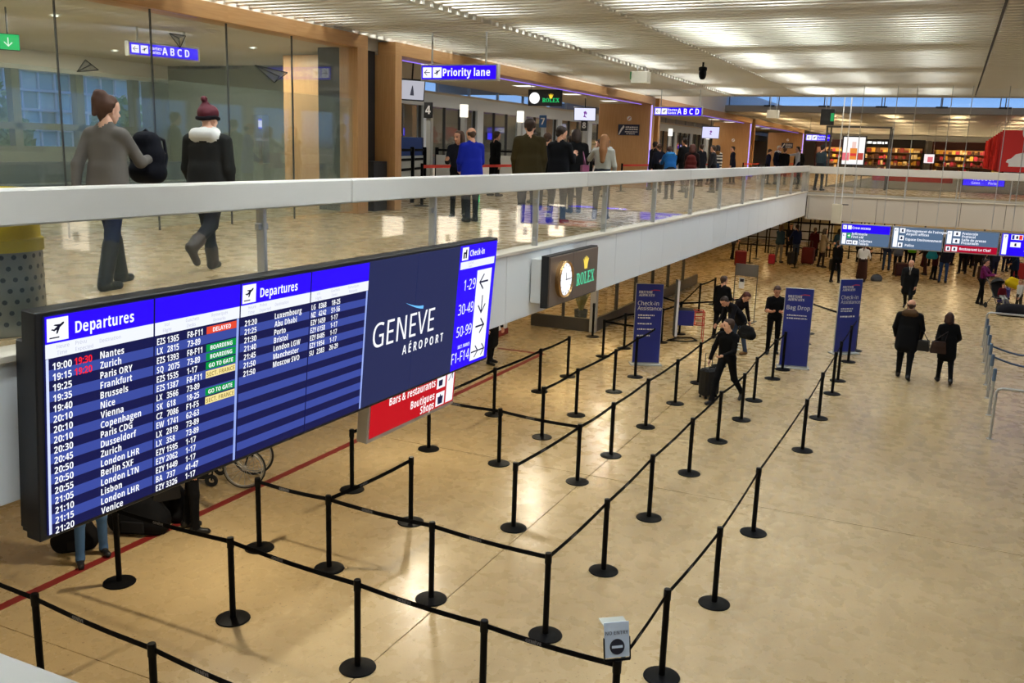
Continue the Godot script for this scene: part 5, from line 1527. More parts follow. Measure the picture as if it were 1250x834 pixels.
	for a in [[1.17, -18.2], [1.29, -27.6]]:
		var k := thing("hoop_barrier", ["bent stainless hoop barrier at the end of the post row, by the bare floor", "bent stainless hoop barrier before the pushchair"][0 if a[1] > -20 else 1], "barrier", Vector3(a[0], 0, a[1]))
		var pts := [Vector3(0, 0, 0), Vector3(0, 0.86, 0), Vector3(0.025, 0.925, 0), Vector3(0.09, 0.95, 0), Vector3(2.2, 0.95, 0), Vector3(2.26, 0.925, 0), Vector3(2.29, 0.86, 0), Vector3(2.29, 0, 0)]
		part("hoop", tube(pts, 0.026, 10), mats.steel, k)
		for x in [0.0, 2.29]:
			part("floor_flange", lathe([[0.0, 0.0], [0.06, 0.0], [0.06, 0.01], [0.0, 0.01]], 14), mats.steel, k, Vector3(x, 0, 0))
	# litter bins
	bin(Vector3(-5.86, FL, -4.22), 0.29, 0.98, "yellow lidded litter bin of pierced steel behind the gallery glass", true)
	bin(Vector3(-7.75, 0, -25.8), 0.22, 0.8, "pierced steel litter bin standing before the glass lobby", false)
	wheelchair()
	luggage_pile()

func bin(at: Vector3, r: float, h: float, label: String, yellow: bool) -> void:
	var t := thing("litter_bin", label, "bin", at)
	part("drum", lathe([[0.0, 0.0], [r, 0.0], [r, h * 0.6], [r - 0.01, h * 0.6], [r - 0.01, 0.02], [0.0, 0.02]], 36), mat("bin_steel", rgb(142, 138, 126), 0.3, 0.7), t)
	var st := begin()
	var rows := 7 if yellow else 5
	for j in rows:
		for i in 24:
			var a := TAU * (i + 0.5 * (j % 2)) / 24
			var o := Vector3(cos(a), 0, sin(a))
			var s := Vector3(-sin(a), 0, cos(a))
			var c := o * (r + 0.0015) + Vector3(0, 0.09 + j * (h * 0.6 - 0.14) / (rows - 1), 0)
			var ring := []
			for q in 8:
				ring.append(c + s * cos(TAU * q / 8) * 0.017 + Vector3.UP * sin(TAU * q / 8) * 0.017)
			for q in range(1, 7):
				for p in [ring[0], ring[q], ring[q + 1]]:
					st.add_vertex(p)
	var hl := part("pierced_holes", done(st), mats.dark_case, t)
	hl.set_meta("kind", "stuff")
	if yellow:
		part("lid", lathe([[r + 0.012, h * 0.58], [r + 0.012, h * 0.66], [r - 0.005, h * 0.67], [r - 0.01, h * 0.98], [r - 0.03, h], [r * 0.6, h + 0.005], [r * 0.6, h - 0.05], [0.0, h - 0.05]], 36), mat("lid_yellow", rgb(196, 172, 20), 0.5), t)
	else:
		part("lid", lathe([[r + 0.01, h * 0.58], [r + 0.01, h * 0.66], [r, h * 0.7], [r, h], [r * 0.7, h], [r * 0.7, h - 0.06], [0.0, h - 0.06]], 30), mats.dark_case, t)

func wheelchair() -> void:
	var t := thing("wheelchair", "folding wheelchair with spoked rear wheels parked behind the flight board", "wheelchair", Vector3(-8.85, 0, -9.95), -62)
	for s in [-0.28, 0.28]:
		var w := part("rear_wheel", tube(ring_pts(0.29, 32), 0.016, 8, true), mats.rubber, t, Vector3(s, 0.305, -0.1), Basis(Vector3.UP, PI / 2))
		part("hand_rim", tube(ring_pts(0.255, 32), 0.009, 6, true), mats.steel, w, Vector3(0, 0, 0.03 * signf(s)))
		part("tyre_wall", tube(ring_pts(0.278, 32), 0.008, 6, true), mat("tyre_grey", rgb(150, 146, 134), 0.7), w, Vector3(0, 0, 0.012 * signf(s)))
		var st := begin()
		for k in 16:
			var a := TAU * k / 16
			put_tube(st, [Vector3(0, 0, 0), Vector3(cos(a), sin(a), 0) * 0.275], 0.003, 4)
		part("spokes", done(st), mats.steel, w)
		part("hub", lathe([[0.0, -0.03], [0.03, -0.03], [0.03, 0.03], [0.0, 0.03]], 12), mats.steel, w, Vector3.ZERO, Basis(Vector3.RIGHT, PI / 2))
		part("front_castor", lathe([[0.04, -0.016], [0.085, -0.016], [0.095, 0.0], [0.085, 0.016], [0.04, 0.016]], 20), mats.rubber, t, Vector3(s * 0.85, 0.095, 0.38), Basis(Vector3.BACK, PI / 2))
		rod("castor_fork", Vector3(s * 0.85, 0.1, 0.38), Vector3(s * 0.85, 0.42, 0.33), 0.012, mats.black_metal, t)
		part("side_frame", tube([Vector3(s * 0.85, 0.3, -0.1), Vector3(s * 0.85, 0.48, -0.15), Vector3(s * 0.85, 0.92, -0.22), Vector3(s * 0.85, 0.94, -0.34)], 0.013, 8), mats.black_metal, t)
		part("seat_rail", tube([Vector3(s * 0.85, 0.48, -0.15), Vector3(s * 0.85, 0.5, 0.3), Vector3(s * 0.85, 0.2, 0.5)], 0.013, 8), mats.black_metal, t)
		span("armrest", Vector3(s * 0.85 - 0.025, 0.7, -0.15), Vector3(s * 0.85 + 0.025, 0.73, 0.18), mats.rubber, t)
		span("footplate", Vector3(minf(s, 0) * 0.8 + 0.02 if s < 0 else 0.02, 0.11, 0.47), Vector3(-0.02 if s < 0 else s * 0.8, 0.125, 0.62), mats.black_metal, t)
	span("seat", Vector3(-0.24, 0.48, -0.14), Vector3(0.24, 0.51, 0.28), mat("sling_black", rgb(24, 24, 28), 0.9), t)
	part("backrest", box(Vector3(0.47, 0.42, 0.02)), mats.sling_black, t, Vector3(0, 0.72, -0.19), Basis(Vector3.RIGHT, -0.12))

func ring_pts(r: float, n: int) -> Array:
	var p := []
	for k in n:
		p.append(Vector3(cos(TAU * k / n), sin(TAU * k / n), 0) * r)
	return p

func suitcase(at: Vector3, turn: float, s: Vector3, c: Color, label: String, group := "", handle := true) -> Node3D:
	var t := thing("suitcase", label, "suitcase", at, turn, group)
	part("shell", box(Vector3(s.x, s.y - 0.05, s.z), minf(0.05, s.z * 0.25)), col(c, 0.55), t, Vector3(0, 0.05 + (s.y - 0.05) / 2, 0))
	for k in 2:
		span("zip_band", Vector3(-s.x / 2 - 0.003, 0.07, -0.01 + k * 0.04), Vector3(s.x / 2 + 0.003, s.y - 0.02, 0.0 + k * 0.04), mats.rubber, t, 0.0)
	for x in [-s.x * 0.36, s.x * 0.36]:
		for z in [-s.z * 0.3, s.z * 0.3]:
			part("wheel", lathe([[0.0, -0.012], [0.026, -0.012], [0.026, 0.012], [0.0, 0.012]], 10), mats.rubber, t, Vector3(x, 0.026, z), Basis(Vector3.BACK, PI / 2))
	if handle:
		part("handle", tube([Vector3(-s.x * 0.25, s.y - 0.02, -s.z * 0.2), Vector3(-s.x * 0.25, s.y + 0.3, -s.z * 0.2), Vector3(s.x * 0.25, s.y + 0.3, -s.z * 0.2), Vector3(s.x * 0.25, s.y - 0.02, -s.z * 0.2)], 0.01, 6), mats.steel_dark, t)
	part("grip", tube([Vector3(-0.08, s.y - 0.01, 0.05), Vector3(-0.06, s.y + 0.03, 0.05), Vector3(0.06, s.y + 0.03, 0.05), Vector3(0.08, s.y - 0.01, 0.05)], 0.012, 6), mats.rubber, t)
	return t

func soft_bag(at: Vector3, turn: float, s: Vector3, c: Color, label: String, called := "travel_bag", category := "bag") -> Node3D:
	# a slumped fabric bag: rounded body, flap, straps
	var t := thing(called, label, category, at, turn)
	var b := [[Vector3(-s.x * 0.28, s.y * 0.36, 0), Vector3(s.x * 0.28, s.y * 0.36, 0), s.z * 0.42, s.z * 0.42, 0], [Vector3(-s.x * 0.2, s.y * 0.68, 0), Vector3(s.x * 0.22, s.y * 0.7, 0), s.z * 0.34, s.z * 0.3, 0], [Vector3(-s.x * 0.32, s.y * 0.24, s.z * 0.08), Vector3(s.x * 0.32, s.y * 0.24, s.z * 0.05), s.y * 0.24, s.y * 0.24, 0]]
	var m := net(b, 0.03, 0.06)
	part("body", net_mesh(m, -1, 0.0), col(c, 0.85), t)
	part("strap", tube([Vector3(-s.x * 0.2, s.y * 0.9, s.z * 0.1), Vector3(-s.x * 0.1, s.y * 1.12, s.z * 0.12), Vector3(s.x * 0.1, s.y * 1.1, s.z * 0.12), Vector3(s.x * 0.2, s.y * 0.9, s.z * 0.1)], 0.014, 6), mats.rubber, t)
	span("pocket", Vector3(-s.x * 0.2, s.y * 0.12, s.z * 0.38), Vector3(s.x * 0.2, s.y * 0.42, s.z * 0.46), col(c.lightened(0.04), 0.85), t, 0.012)
	return t

func luggage_pile() -> void:
	soft_bag(Vector3(-8.75, 0, -7.95), 20, Vector3(0.75, 0.5, 0.45), rgb(18, 18, 20), "large black travel bag on the floor under the flight board")
	soft_bag(Vector3(-8.75, 0, -8.55), -30, Vector3(0.7, 0.42, 0.4), rgb(24, 24, 27), "black holdall leaning on the travel bag under the flight board")
	soft_bag(Vector3(-9.0, 0, -7.2), 50, Vector3(0.45, 0.42, 0.34), rgb(22, 20, 20), "small black rucksack beside the blue jeans", "rucksack")
	suitcase(Vector3(-9.35, 0, -8.75), 35, Vector3(0.46, 0.72, 0.3), rgb(16, 16, 18), "black upright suitcase behind the holdall under the flight board")
	soft_bag(Vector3(-9.2, 0, -5.5), 60, Vector3(0.7, 0.34, 0.45), rgb(20, 22, 22), "dark bag with green trim on the floor below the board cabinet")
	suitcase(Vector3(-9.6, 0, -5.95), 10, Vector3(0.4, 0.6, 0.26), rgb(18, 19, 22), "dark cabin suitcase standing below the board cabinet", "", false)

# ---------------------------------------------------------------- soft bodies: smooth union of tapered capsules meshed as surface nets
var EDGES := [[0, 1], [2, 3], [4, 5], [6, 7], [0, 2], [1, 3], [4, 6], [5, 7], [0, 4], [1, 5], [2, 6], [3, 7]]

func net(bones: Array, cell: float, k: float) -> Dictionary:
	# bones: [from, to, radius at from, radius at to, region, squeeze of z]
	var lo := Vector3(1e9, 1e9, 1e9)
	var hi := -lo
	for b in bones:
		var r: float = maxf(b[2], b[3]) + cell * 2
		lo = lo.min((b[0] as Vector3).min(b[1]) - Vector3(r, r, r))
		hi = hi.max((b[0] as Vector3).max(b[1]) + Vector3(r, r, r))
	var nx := int((hi.x - lo.x) / cell) + 2
	var ny := int((hi.y - lo.y) / cell) + 2
	var nz := int((hi.z - lo.z) / cell) + 2
	var nxy := nx * ny
	var F := PackedFloat32Array()
	F.resize(nxy * nz)
	F.fill(9.0)
	var G := PackedByteArray()
	G.resize(nxy * nz)
	for b in bones:
		var A: Vector3 = b[0]
		var B: Vector3 = b[1]
		var ra: float = b[2]
		var rb: float = b[3]
		var reg: int = b[4]
		var fz: float = b[5] if b.size() > 5 else 1.0
		var pad := maxf(ra, rb) + k + cell * 1.2
		var l := (A.min(B) - Vector3(pad, pad, pad) - lo) / cell
		var h := (A.max(B) + Vector3(pad, pad, pad) - lo) / cell
		var dx := B.x - A.x
		var dy := B.y - A.y
		var dz := (B.z - A.z) * fz
		var dd := dx * dx + dy * dy + dz * dz
		var inv := 1.0 / dd if dd > 1e-9 else 0.0
		var dr := rb - ra
		for z in range(maxi(int(l.z), 0), mini(int(h.z) + 1, nz - 1) + 1):
			var pz := (lo.z + z * cell - A.z) * fz
			for y in range(maxi(int(l.y), 0), mini(int(h.y) + 1, ny - 1) + 1):
				var py := lo.y + y * cell - A.y
				var row := z * nxy + y * nx
				for x in range(maxi(int(l.x), 0), mini(int(h.x) + 1, nx - 1) + 1):
					var px := lo.x + x * cell - A.x
					var t := clampf((px * dx + py * dy + pz * dz) * inv, 0.0, 1.0)
					var ex := px - dx * t
					var ey := py - dy * t
					var ez := pz - dz * t
					var d := sqrt(ex * ex + ey * ey + ez * ez) - ra - dr * t
					var i := row + x
					var o := F[i]
					if d < o:
						G[i] = reg
						var q := k - (o - d)
						F[i] = d - q * q * 0.25 / k if q > 0.0 else d
					else:
						var q := k - (d - o)
						if q > 0.0:
							F[i] = o - q * q * 0.25 / k
	var vid := PackedInt32Array()
	vid.resize(nxy * nz)
	var V := PackedVector3Array()
	var lim := cell * 1.9
	var off := [0, 1, nx, nx + 1, nxy, nxy + 1, nxy + nx, nxy + nx + 1]
	var f := PackedFloat32Array()
	f.resize(8)
	for z in nz - 1:
		for y in ny - 1:
			var base := z * nxy + y * nx
			for x in nx - 1:
				var i := base + x
				var f0 := F[i]
				if f0 > lim or f0 < -lim:
					continue
				var m := 0
				for c in 8:
					f[c] = F[i + off[c]]
					if f[c] < 0.0:
						m += 1
				if m == 0 or m == 8:
					continue
				var sx := 0.0
				var sy := 0.0
				var sz := 0.0
				var n := 0
				for e in EDGES:
					var a: int = e[0]
					var b2: int = e[1]
					var fa := f[a]
					var fb := f[b2]
					if (fa < 0.0) != (fb < 0.0):
						var t := fa / (fa - fb)
						sx += (a & 1) + t * ((b2 & 1) - (a & 1))
						sy += ((a >> 1) & 1) + t * (((b2 >> 1) & 1) - ((a >> 1) & 1))
						sz += (a >> 2) + t * ((b2 >> 2) - (a >> 2))
						n += 1
				vid[i] = V.size() + 1
				V.append(lo + Vector3(x + sx / n, y + sy / n, z + sz / n) * cell)
	var Q := PackedInt32Array()
	var RG := PackedByteArray()
	for z in range(1, nz - 1):
		for y in range(1, ny - 1):
			var base := z * nxy + y * nx
			for x in range(1, nx - 1):
				var i := base + x
				var f0 := F[i]
				if f0 > lim or f0 < -lim:
					continue
				var ins := f0 < 0.0
				for ax in 3:
					var st: int = 1 if ax == 0 else (nx if ax == 1 else nxy)
					if (F[i + st] < 0.0) == ins:
						continue
					var u: int = nx if ax == 0 else (nxy if ax == 1 else 1)
					var v: int = nxy if ax == 0 else (1 if ax == 1 else nx)
					var a := vid[i - u - v]
					var b2 := vid[i - v]
					var c := vid[i]
					var d := vid[i - u]
					if a == 0 or b2 == 0 or c == 0 or d == 0:
						continue
					if ins:
						Q.append_array([a - 1, b2 - 1, c - 1, d - 1])
						RG.append(G[i])
					else:
						Q.append_array([d - 1, c - 1, b2 - 1, a - 1])
						RG.append(G[i + st])
	var N := PackedVector3Array()
	N.resize(V.size())
	for q in RG.size():
		var a := Q[q * 4]
		var b2 := Q[q * 4 + 1]
		var c := Q[q * 4 + 2]
		var d := Q[q * 4 + 3]
		var n := (V[c] - V[a]).cross(V[d] - V[b2])
		N[a] += n
		N[b2] += n
		N[c] += n
		N[d] += n
	for i in N.size():
		N[i] = N[i].normalized()
	return {"v": V, "n": N, "q": Q, "r": RG}

func arrays_mesh(V: PackedVector3Array, N: PackedVector3Array, I: PackedInt32Array, C = null) -> ArrayMesh:
	var arr := []
	arr.resize(Mesh.ARRAY_MAX)
	arr[Mesh.ARRAY_VERTEX] = V
	arr[Mesh.ARRAY_NORMAL] = N
	arr[Mesh.ARRAY_INDEX] = I
	if C != null:
		arr[Mesh.ARRAY_COLOR] = C
	var m := ArrayMesh.new()
	m.add_surface_from_arrays(Mesh.PRIMITIVE_TRIANGLES, arr)
	return m

func net_mesh(m: Dictionary, region: int, push: float, stripe := []) -> ArrayMesh:
	var V := PackedVector3Array()
	var N := PackedVector3Array()
	var I := PackedInt32Array()
	var C := PackedColorArray()
	var map := {}
	for q in m.r.size():
		if region >= 0 and m.r[q] != region:
			continue
		var w := []
		for e in 4:
			var i: int = m.q[q * 4 + e]
			if not map.has(i):
				map[i] = V.size()
				V.append(m.v[i] + m.n[i] * push)
				N.append(m.n[i])
				if stripe.size():
					C.append(stripe[int(floor(m.v[i].y / 0.055)) & 1])
			w.append(map[i])
		I.append_array([w[0], w[2], w[1], w[0], w[3], w[2]])
	if V.size() == 0:
		return null
	return arrays_mesh(V, N, I, C if stripe.size() else null)

# ---------------------------------------------------------------- people
var head_net := {}
var hand_nets := {}
var hair_nets := {}

func get_head() -> Dictionary:
	if head_net.is_empty():
		var b := [
			[Vector3(0, 0.035, -0.032), Vector3(0, 0.042, 0.02), 0.08, 0.077, 0],
			[Vector3(0, 0.0, 0.02), Vector3(0, -0.035, 0.032), 0.068, 0.06, 0],
			[Vector3(0, -0.06, 0.025), Vector3(0, -0.088, 0.058), 0.05, 0.026, 0],
			[Vector3(-0.05, -0.045, 0.0), Vector3(-0.016, -0.088, 0.052), 0.02, 0.018, 0], [Vector3(0.05, -0.045, 0.0), Vector3(0.016, -0.088, 0.052), 0.02, 0.018, 0],
			[Vector3(0, 0.0, 0.092), Vector3(0, -0.033, 0.110), 0.008, 0.013, 0],
			[Vector3(-0.036, 0.02, 0.08), Vector3(0.036, 0.02, 0.08), 0.011, 0.011, 0],
			[Vector3(-0.042, -0.028, 0.06), Vector3(-0.03, -0.03, 0.072), 0.018, 0.014, 0], [Vector3(0.042, -0.028, 0.06), Vector3(0.03, -0.03, 0.072), 0.018, 0.014, 0],
			[Vector3(-0.02, -0.064, 0.084), Vector3(0.02, -0.064, 0.084), 0.008, 0.008, 0],
			[Vector3(-0.081, 0.012, -0.008), Vector3(-0.078, -0.03, 0.0), 0.013, 0.009, 0], [Vector3(0.081, 0.012, -0.008), Vector3(0.078, -0.03, 0.0), 0.013, 0.009, 0]]
		head_net = net(b, 0.0095, 0.018)
	return head_net

func get_hand(curl: float) -> Dictionary:
	if not hand_nets.has(curl):
		var b := [
			[Vector3(0, 0.01, 0.0), Vector3(0, -0.03, 0.0), 0.022, 0.024, 0],
			[Vector3(0, -0.035, -0.02), Vector3(0, -0.082, -0.028), 0.016, 0.014, 0], [Vector3(0, -0.035, 0.018), Vector3(0, -0.085, 0.028), 0.017, 0.014, 0], [Vector3(0, -0.05, 0.0), Vector3(0, -0.088, 0.0), 0.016, 0.014, 0]]
		for i in 4:
			var z: float = [0.031, 0.0105, -0.0105, -0.031][i]
			var ln: float = [0.072, 0.08, 0.075, 0.058][i]
			var p := Vector3(0, -0.088, z)
			var a := 0.15 + curl * 0.5
			for s in 3:
				var d := Vector3(sin(a), -cos(a), 0.0)
				var e: Vector3 = p + d * ln * [0.45, 0.32, 0.23][s]
				b.append([p, e, 0.0085 - s * 0.0006, 0.0079 - s * 0.0006, 0])
				p = e
				a += curl * 0.85 + 0.12
		b.append([Vector3(0.002, -0.03, 0.022), Vector3(0.01 + curl * 0.01, -0.062, 0.05 - curl * 0.012), 0.012, 0.0105, 0])
		b.append([Vector3(0.01 + curl * 0.01, -0.062, 0.05 - curl * 0.012), Vector3(0.016 + curl * 0.02, -0.092, 0.056 - curl * 0.02), 0.01, 0.008, 0])
		hand_nets[curl] = net(b, 0.0065, 0.006)
	return hand_nets[curl]

func get_hair(style: String) -> Dictionary:
	if hair_nets.has(style):
		return hair_nets[style]
	var b := [[Vector3(0, 0.05, -0.04), Vector3(0, 0.064, 0.01), 0.084, 0.074, 0], [Vector3(0, 0.01, -0.05), Vector3(0, -0.04, -0.052), 0.068, 0.048, 0],
		[Vector3(-0.062, 0.045, -0.015), Vector3(-0.068, 0.0, -0.02), 0.034, 0.024, 0], [Vector3(0.062, 0.045, -0.015), Vector3(0.068, 0.0, -0.02), 0.034, 0.024, 0]]
	match style:
		"long":
			b += [[Vector3(0, 0.0, -0.055), Vector3(0, -0.2, -0.085), 0.075, 0.085, 0], [Vector3(0, -0.2, -0.085), Vector3(0.0, -0.42, -0.1), 0.085, 0.05, 0], [Vector3(-0.07, 0.03, 0.0), Vector3(-0.085, -0.2, -0.02), 0.03, 0.03, 0], [Vector3(0.07, 0.03, 0.0), Vector3(0.085, -0.2, -0.02), 0.03, 0.03, 0]]
		"bob":
			b += [[Vector3(0, 0.0, -0.05), Vector3(0, -0.1, -0.06), 0.082, 0.075, 0], [Vector3(-0.075, 0.03, 0.0), Vector3(-0.08, -0.1, 0.0), 0.03, 0.035, 0], [Vector3(0.075, 0.03, 0.0), Vector3(0.08, -0.1, 0.0), 0.03, 0.035, 0]]
		"bun":
			b += [[Vector3(0, 0.12, -0.07), Vector3(0.0, 0.125, -0.1), 0.052, 0.045, 0], [Vector3(0, 0.08, -0.12), Vector3(0.0, -0.05, -0.13), 0.04, 0.022, 0], [Vector3(0, -0.04, -0.06), Vector3(0, -0.1, -0.06), 0.035, 0.018, 0]]
		"tail":
			b += [[Vector3(0, 0.05, -0.12), Vector3(0.0, -0.22, -0.14), 0.035, 0.018, 0]]
		"bald":
			b = [[Vector3(0, -0.005, -0.058), Vector3(0, -0.04, -0.05), 0.06, 0.045, 0], [Vector3(-0.066, 0.02, -0.025), Vector3(-0.066, -0.015, -0.015), 0.024, 0.018, 0], [Vector3(0.066, 0.02, -0.025), Vector3(0.066, -0.015, -0.015), 0.024, 0.018, 0], [Vector3(-0.05, 0.0, -0.05), Vector3(0.05, 0.0, -0.05), 0.034, 0.034, 0]]
		"beanie":
			b = [[Vector3(0, 0.052, -0.036), Vector3(0, 0.06, 0.02), 0.092, 0.088, 0], [Vector3(0, 0.1, -0.04), Vector3(0, 0.12, -0.05), 0.06, 0.05, 0], [Vector3(0, 0.19, -0.075), Vector3(0, 0.19, -0.08), 0.034, 0.032, 0]]
	hair_nets[style] = net(b, 0.011, 0.02)
	return hair_nets[style]

func put_net(m: Dictionary, xf: Transform3D, mirror: bool, c: Callable, V: PackedVector3Array, N: PackedVector3Array, C: PackedColorArray, I: PackedInt32Array) -> void:
	var n0 := V.size()
	var nb := xf.basis.orthonormalized()
	for i in m.v.size():
		var p: Vector3 = m.v[i]
		var n: Vector3 = m.n[i]
		C.append(c.call(p))
		if mirror:
			p.x = -p.x
			n.x = -n.x
		V.append(xf * p)
		N.append(nb * n)
	for q in m.r.size():
		var a: int = m.q[q * 4] + n0
		var b: int = m.q[q * 4 + 1] + n0
		var cc: int = m.q[q * 4 + 2] + n0
		var d: int = m.q[q * 4 + 3] + n0
		if mirror:
			I.append_array([a, b, cc, a, cc, d])
		else:
			I.append_array([a, cc, b, a, d, cc])

const SKIN := [Color(0.80, 0.60, 0.50), Color(0.74, 0.53, 0.42), Color(0.60, 0.42, 0.32), Color(0.86, 0.68, 0.58)]

func person(o: Dictionary) -> Node3D:
	# o: label, at, yaw, h, top, legs_c, shoes, skin, hair, hair_c, pose values
	var H: float = o.get("h", 1.74)
	var s := H / 1.75
	var w: float = o.get("build", 1.0)
	var cell: float = o.get("cell", 0.026)
	var t := thing("person", o.label, "person", o.at, o.yaw, o.get("group", ""))
	var bones := []
	# legs
	var legs: Array = o.get("legs", [[4, 4], [-4, 4]])
	var low := 0.0
	var feet := []
	for i in 2:
		var sd := -1.0 if i == 0 else 1.0
		var a := deg_to_rad(legs[i][0])
		var b := deg_to_rad(legs[i][1])
		var lat: float = deg_to_rad(legs[i][2]) if legs[i].size() > 2 else 0.03
		var hip := Vector3(sd * 0.092 * s, 0, 0)
		var knee := hip + Vector3(sd * sin(lat), -cos(a), sin(a)).normalized() * 0.43 * s
		var ank := knee + Vector3(sd * sin(lat) * 0.5, -cos(a - b), sin(a - b)).normalized() * 0.43 * s
		var fa := clampf(a - b, -1.2, 0.5)
		var lift := fa * 0.9 if fa < -0.35 else 0.0
		var fb := Basis(Vector3.RIGHT, -lift)
		var heel := ank + fb * Vector3(0, -0.045, -0.03) * s
		var toe := ank + fb * Vector3(sd * 0.02, -0.055, 0.15) * s
		bones.append([hip, knee, 0.083 * s * w, 0.058 * s * w, 2])
		bones.append([knee, ank, 0.056 * s * w, 0.043 * s, 2])
		var boot: float = o.get("boot", 0.0)
		if boot > 0.0:
			bones.append([ank.lerp(knee, boot), ank, 0.062 * s, 0.052 * s, 3])
		bones.append([ank, heel, 0.04 * s, 0.036 * s, 3])
		bones.append([heel, toe, 0.036 * s, 0.032 * s, 3])
		low = minf(low, minf(heel.y - 0.036 * s, toe.y - 0.032 * s))
	var up := Vector3(0, -low, 0)
	for b in bones:
		b[0] += up
		b[1] += up
	var lean := deg_to_rad(o.get("lean", 3.0))
	var tilt := deg_to_rad(o.get("tilt", 0.0))
	var sb := Basis(Vector3.BACK, tilt) * Basis(Vector3.RIGHT, lean)
	var S := func(x: float, y: float, z: float) -> Vector3: return up + sb * (Vector3(x, y, z) * s)
	var pr := 0.112 if o.get("coat", 0.0) <= 0.0 else 0.09
	bones.append([S.call(-0.065 * w, 0.02, -0.01), S.call(0.065 * w, 0.02, -0.01), pr * s * w, pr * s * w, 2, 1.15])
	for sd in [-1.0, 1.0]:
		bones.append([S.call(sd * 0.052 * w, 0.12, 0.0), S.call(sd * 0.082 * w, 0.36, 0.005), 0.104 * s * w, 0.108 * s * w, 1, 1.2])
	bones.append([S.call(0.0, 0.12, 0.0), S.call(0.0, 0.38, 0.0), 0.11 * s * w, 0.112 * s * w, 1, 1.2])
	bones.append([S.call(-0.135 * w, 0.455, -0.01), S.call(0.135 * w, 0.455, -0.01), 0.062 * s, 0.062 * s, 1])
	bones.append([S.call(-0.05, 0.5, -0.015), S.call(0.05, 0.5, -0.015), 0.05 * s, 0.05 * s, 1])
	var hy := deg_to_rad(o.get("look", 0.0))
	var hp := deg_to_rad(o.get("nod", 5.0))
	var hc: Vector3 = S.call(0, 0.665, 0.02 + 0.02 * sin(lean))
	var hb := Basis(Vector3.UP, hy) * Basis(Vector3.RIGHT, hp + lean * 0.4)
	bones.append([S.call(0, 0.49, -0.015), hc + hb * Vector3(0, -0.03, -0.01) * s, 0.056 * s, 0.052 * s, 0])
	var coat: float = o.get("coat", 0.0)
	if coat > 0.0:
		for sd in [-1.0, 0.0, 1.0]:
			bones.append([S.call(sd * 0.07 * w, 0.14, 0.0), up + Vector3(sd * 0.085 * w, -coat * 0.9, -0.01) * s, 0.115 * s * w, 0.122 * s * w, 1, 1.1])
	var skirt: float = o.get("skirt", 0.0)
	if skirt > 0.0:
		for sd in [-1.0, 0.0, 1.0]:
			bones.append([S.call(sd * 0.07 * w, 0.04, 0.0), up + Vector3(sd * 0.11, -skirt, 0.0) * s, 0.11 * s, 0.12 * s, 4, 1.1])
	if o.get("hood", false):
		bones.append([S.call(-0.09, 0.5, -0.07), S.call(0.09, 0.5, -0.07), 0.065 * s, 0.065 * s, 5])
		bones.append([S.call(-0.07, 0.53, 0.02), S.call(0.07, 0.53, 0.02), 0.05 * s, 0.05 * s, 5])
	# arms
	var arms: Array = o.get("arms", [[-6, 8, 14, 4], [8, 8, 14, 4]])
	var hands := []
	for i in 2:
		var sd := -1.0 if i == 0 else 1.0
		var fx := deg_to_rad(arms[i][0])
		var ab := deg_to_rad(arms[i][1])
		var el := deg_to_rad(arms[i][2])
		var inw := deg_to_rad(arms[i][3])
		var sh: Vector3 = S.call(sd * 0.178 * w, 0.445, -0.01)
		var elb := sh + Vector3(sd * sin(ab), -cos(ab) * cos(fx), cos(ab) * sin(fx)) * 0.29 * s
		var fd := Vector3(-sd * sin(inw), -cos(inw) * cos(fx + el), cos(inw) * sin(fx + el))
		var wr := elb + fd * 0.245 * s
		var sleeve: int = 1 if not o.get("short", false) else 0
		bones.append([sh, elb, 0.055 * s * w, 0.045 * s * w, 1])
		bones.append([elb, wr, 0.043 * s * w, 0.033 * s, sleeve])
		var fw := Vector3(0, 0, 1) - fd * fd.z
		if fw.length() < 0.2:
			fw = Vector3(0, 1, 0) - fd * fd.y
		fw = fw.normalized()
		hands.append([wr, Basis((-fd).cross(fw), -fd, fw), sd])
	var m := net(bones, cell, 0.03)
	# one continuous body: skin surface, head and hands in the same mesh
	var V := PackedVector3Array()
	var N := PackedVector3Array()
	var C := PackedColorArray()
	var I := PackedInt32Array()
	var sk: Color = SKIN[o.get("skin", 0)]
	var skl := sk.srgb_to_linear()
	put_net(m, Transform3D(), false, func(_p): return skl, V, N, C, I)
	var lip := Color(0.62, 0.33, 0.3).srgb_to_linear()
	var brow: Color = (o.get("hair_c", Color(0.2, 0.14, 0.1)) as Color).srgb_to_linear()
	put_net(get_head(), Transform3D(hb.scaled(Vector3(s, s, s)), hc), false, func(p):
		if p.z > 0.05:
			if absf(p.y - 0.002) < 0.008 and absf(absf(p.x) - 0.033) < 0.013:
				return Color(0.03, 0.025, 0.02)
			if absf(p.y - 0.026) < 0.006 and absf(absf(p.x) - 0.034) < 0.018:
				return brow
			if absf(p.y + 0.064) < 0.008 and absf(p.x) < 0.024:
				return lip
		return skl, V, N, C, I)
	for h in hands:
		put_net(get_hand(o.get("curl", 0.35)), Transform3D((h[1] as Basis) * Basis.from_scale(Vector3(s, s, s)), h[0]), h[2] > 0.0, func(_p): return skl, V, N, C, I)
	var bm := mat("skin", Color(1, 1, 1), 0.6, 0.0, 0.35)
	bm.vertex_color_use_as_albedo = true
	part("body", arrays_mesh(V, N, I, C), bm, t)
	# clothes lie on the body
	var names := ["", o.get("top_n", "jacket"), "trousers", "shoes", "skirt", "hood"]
	var cols := [null, o.top, o.legs_c, o.get("shoes", rgb(20, 18, 18)), o.get("skirt_c", rgb(80, 50, 44)), o.get("hood_c", rgb(210, 210, 206))]
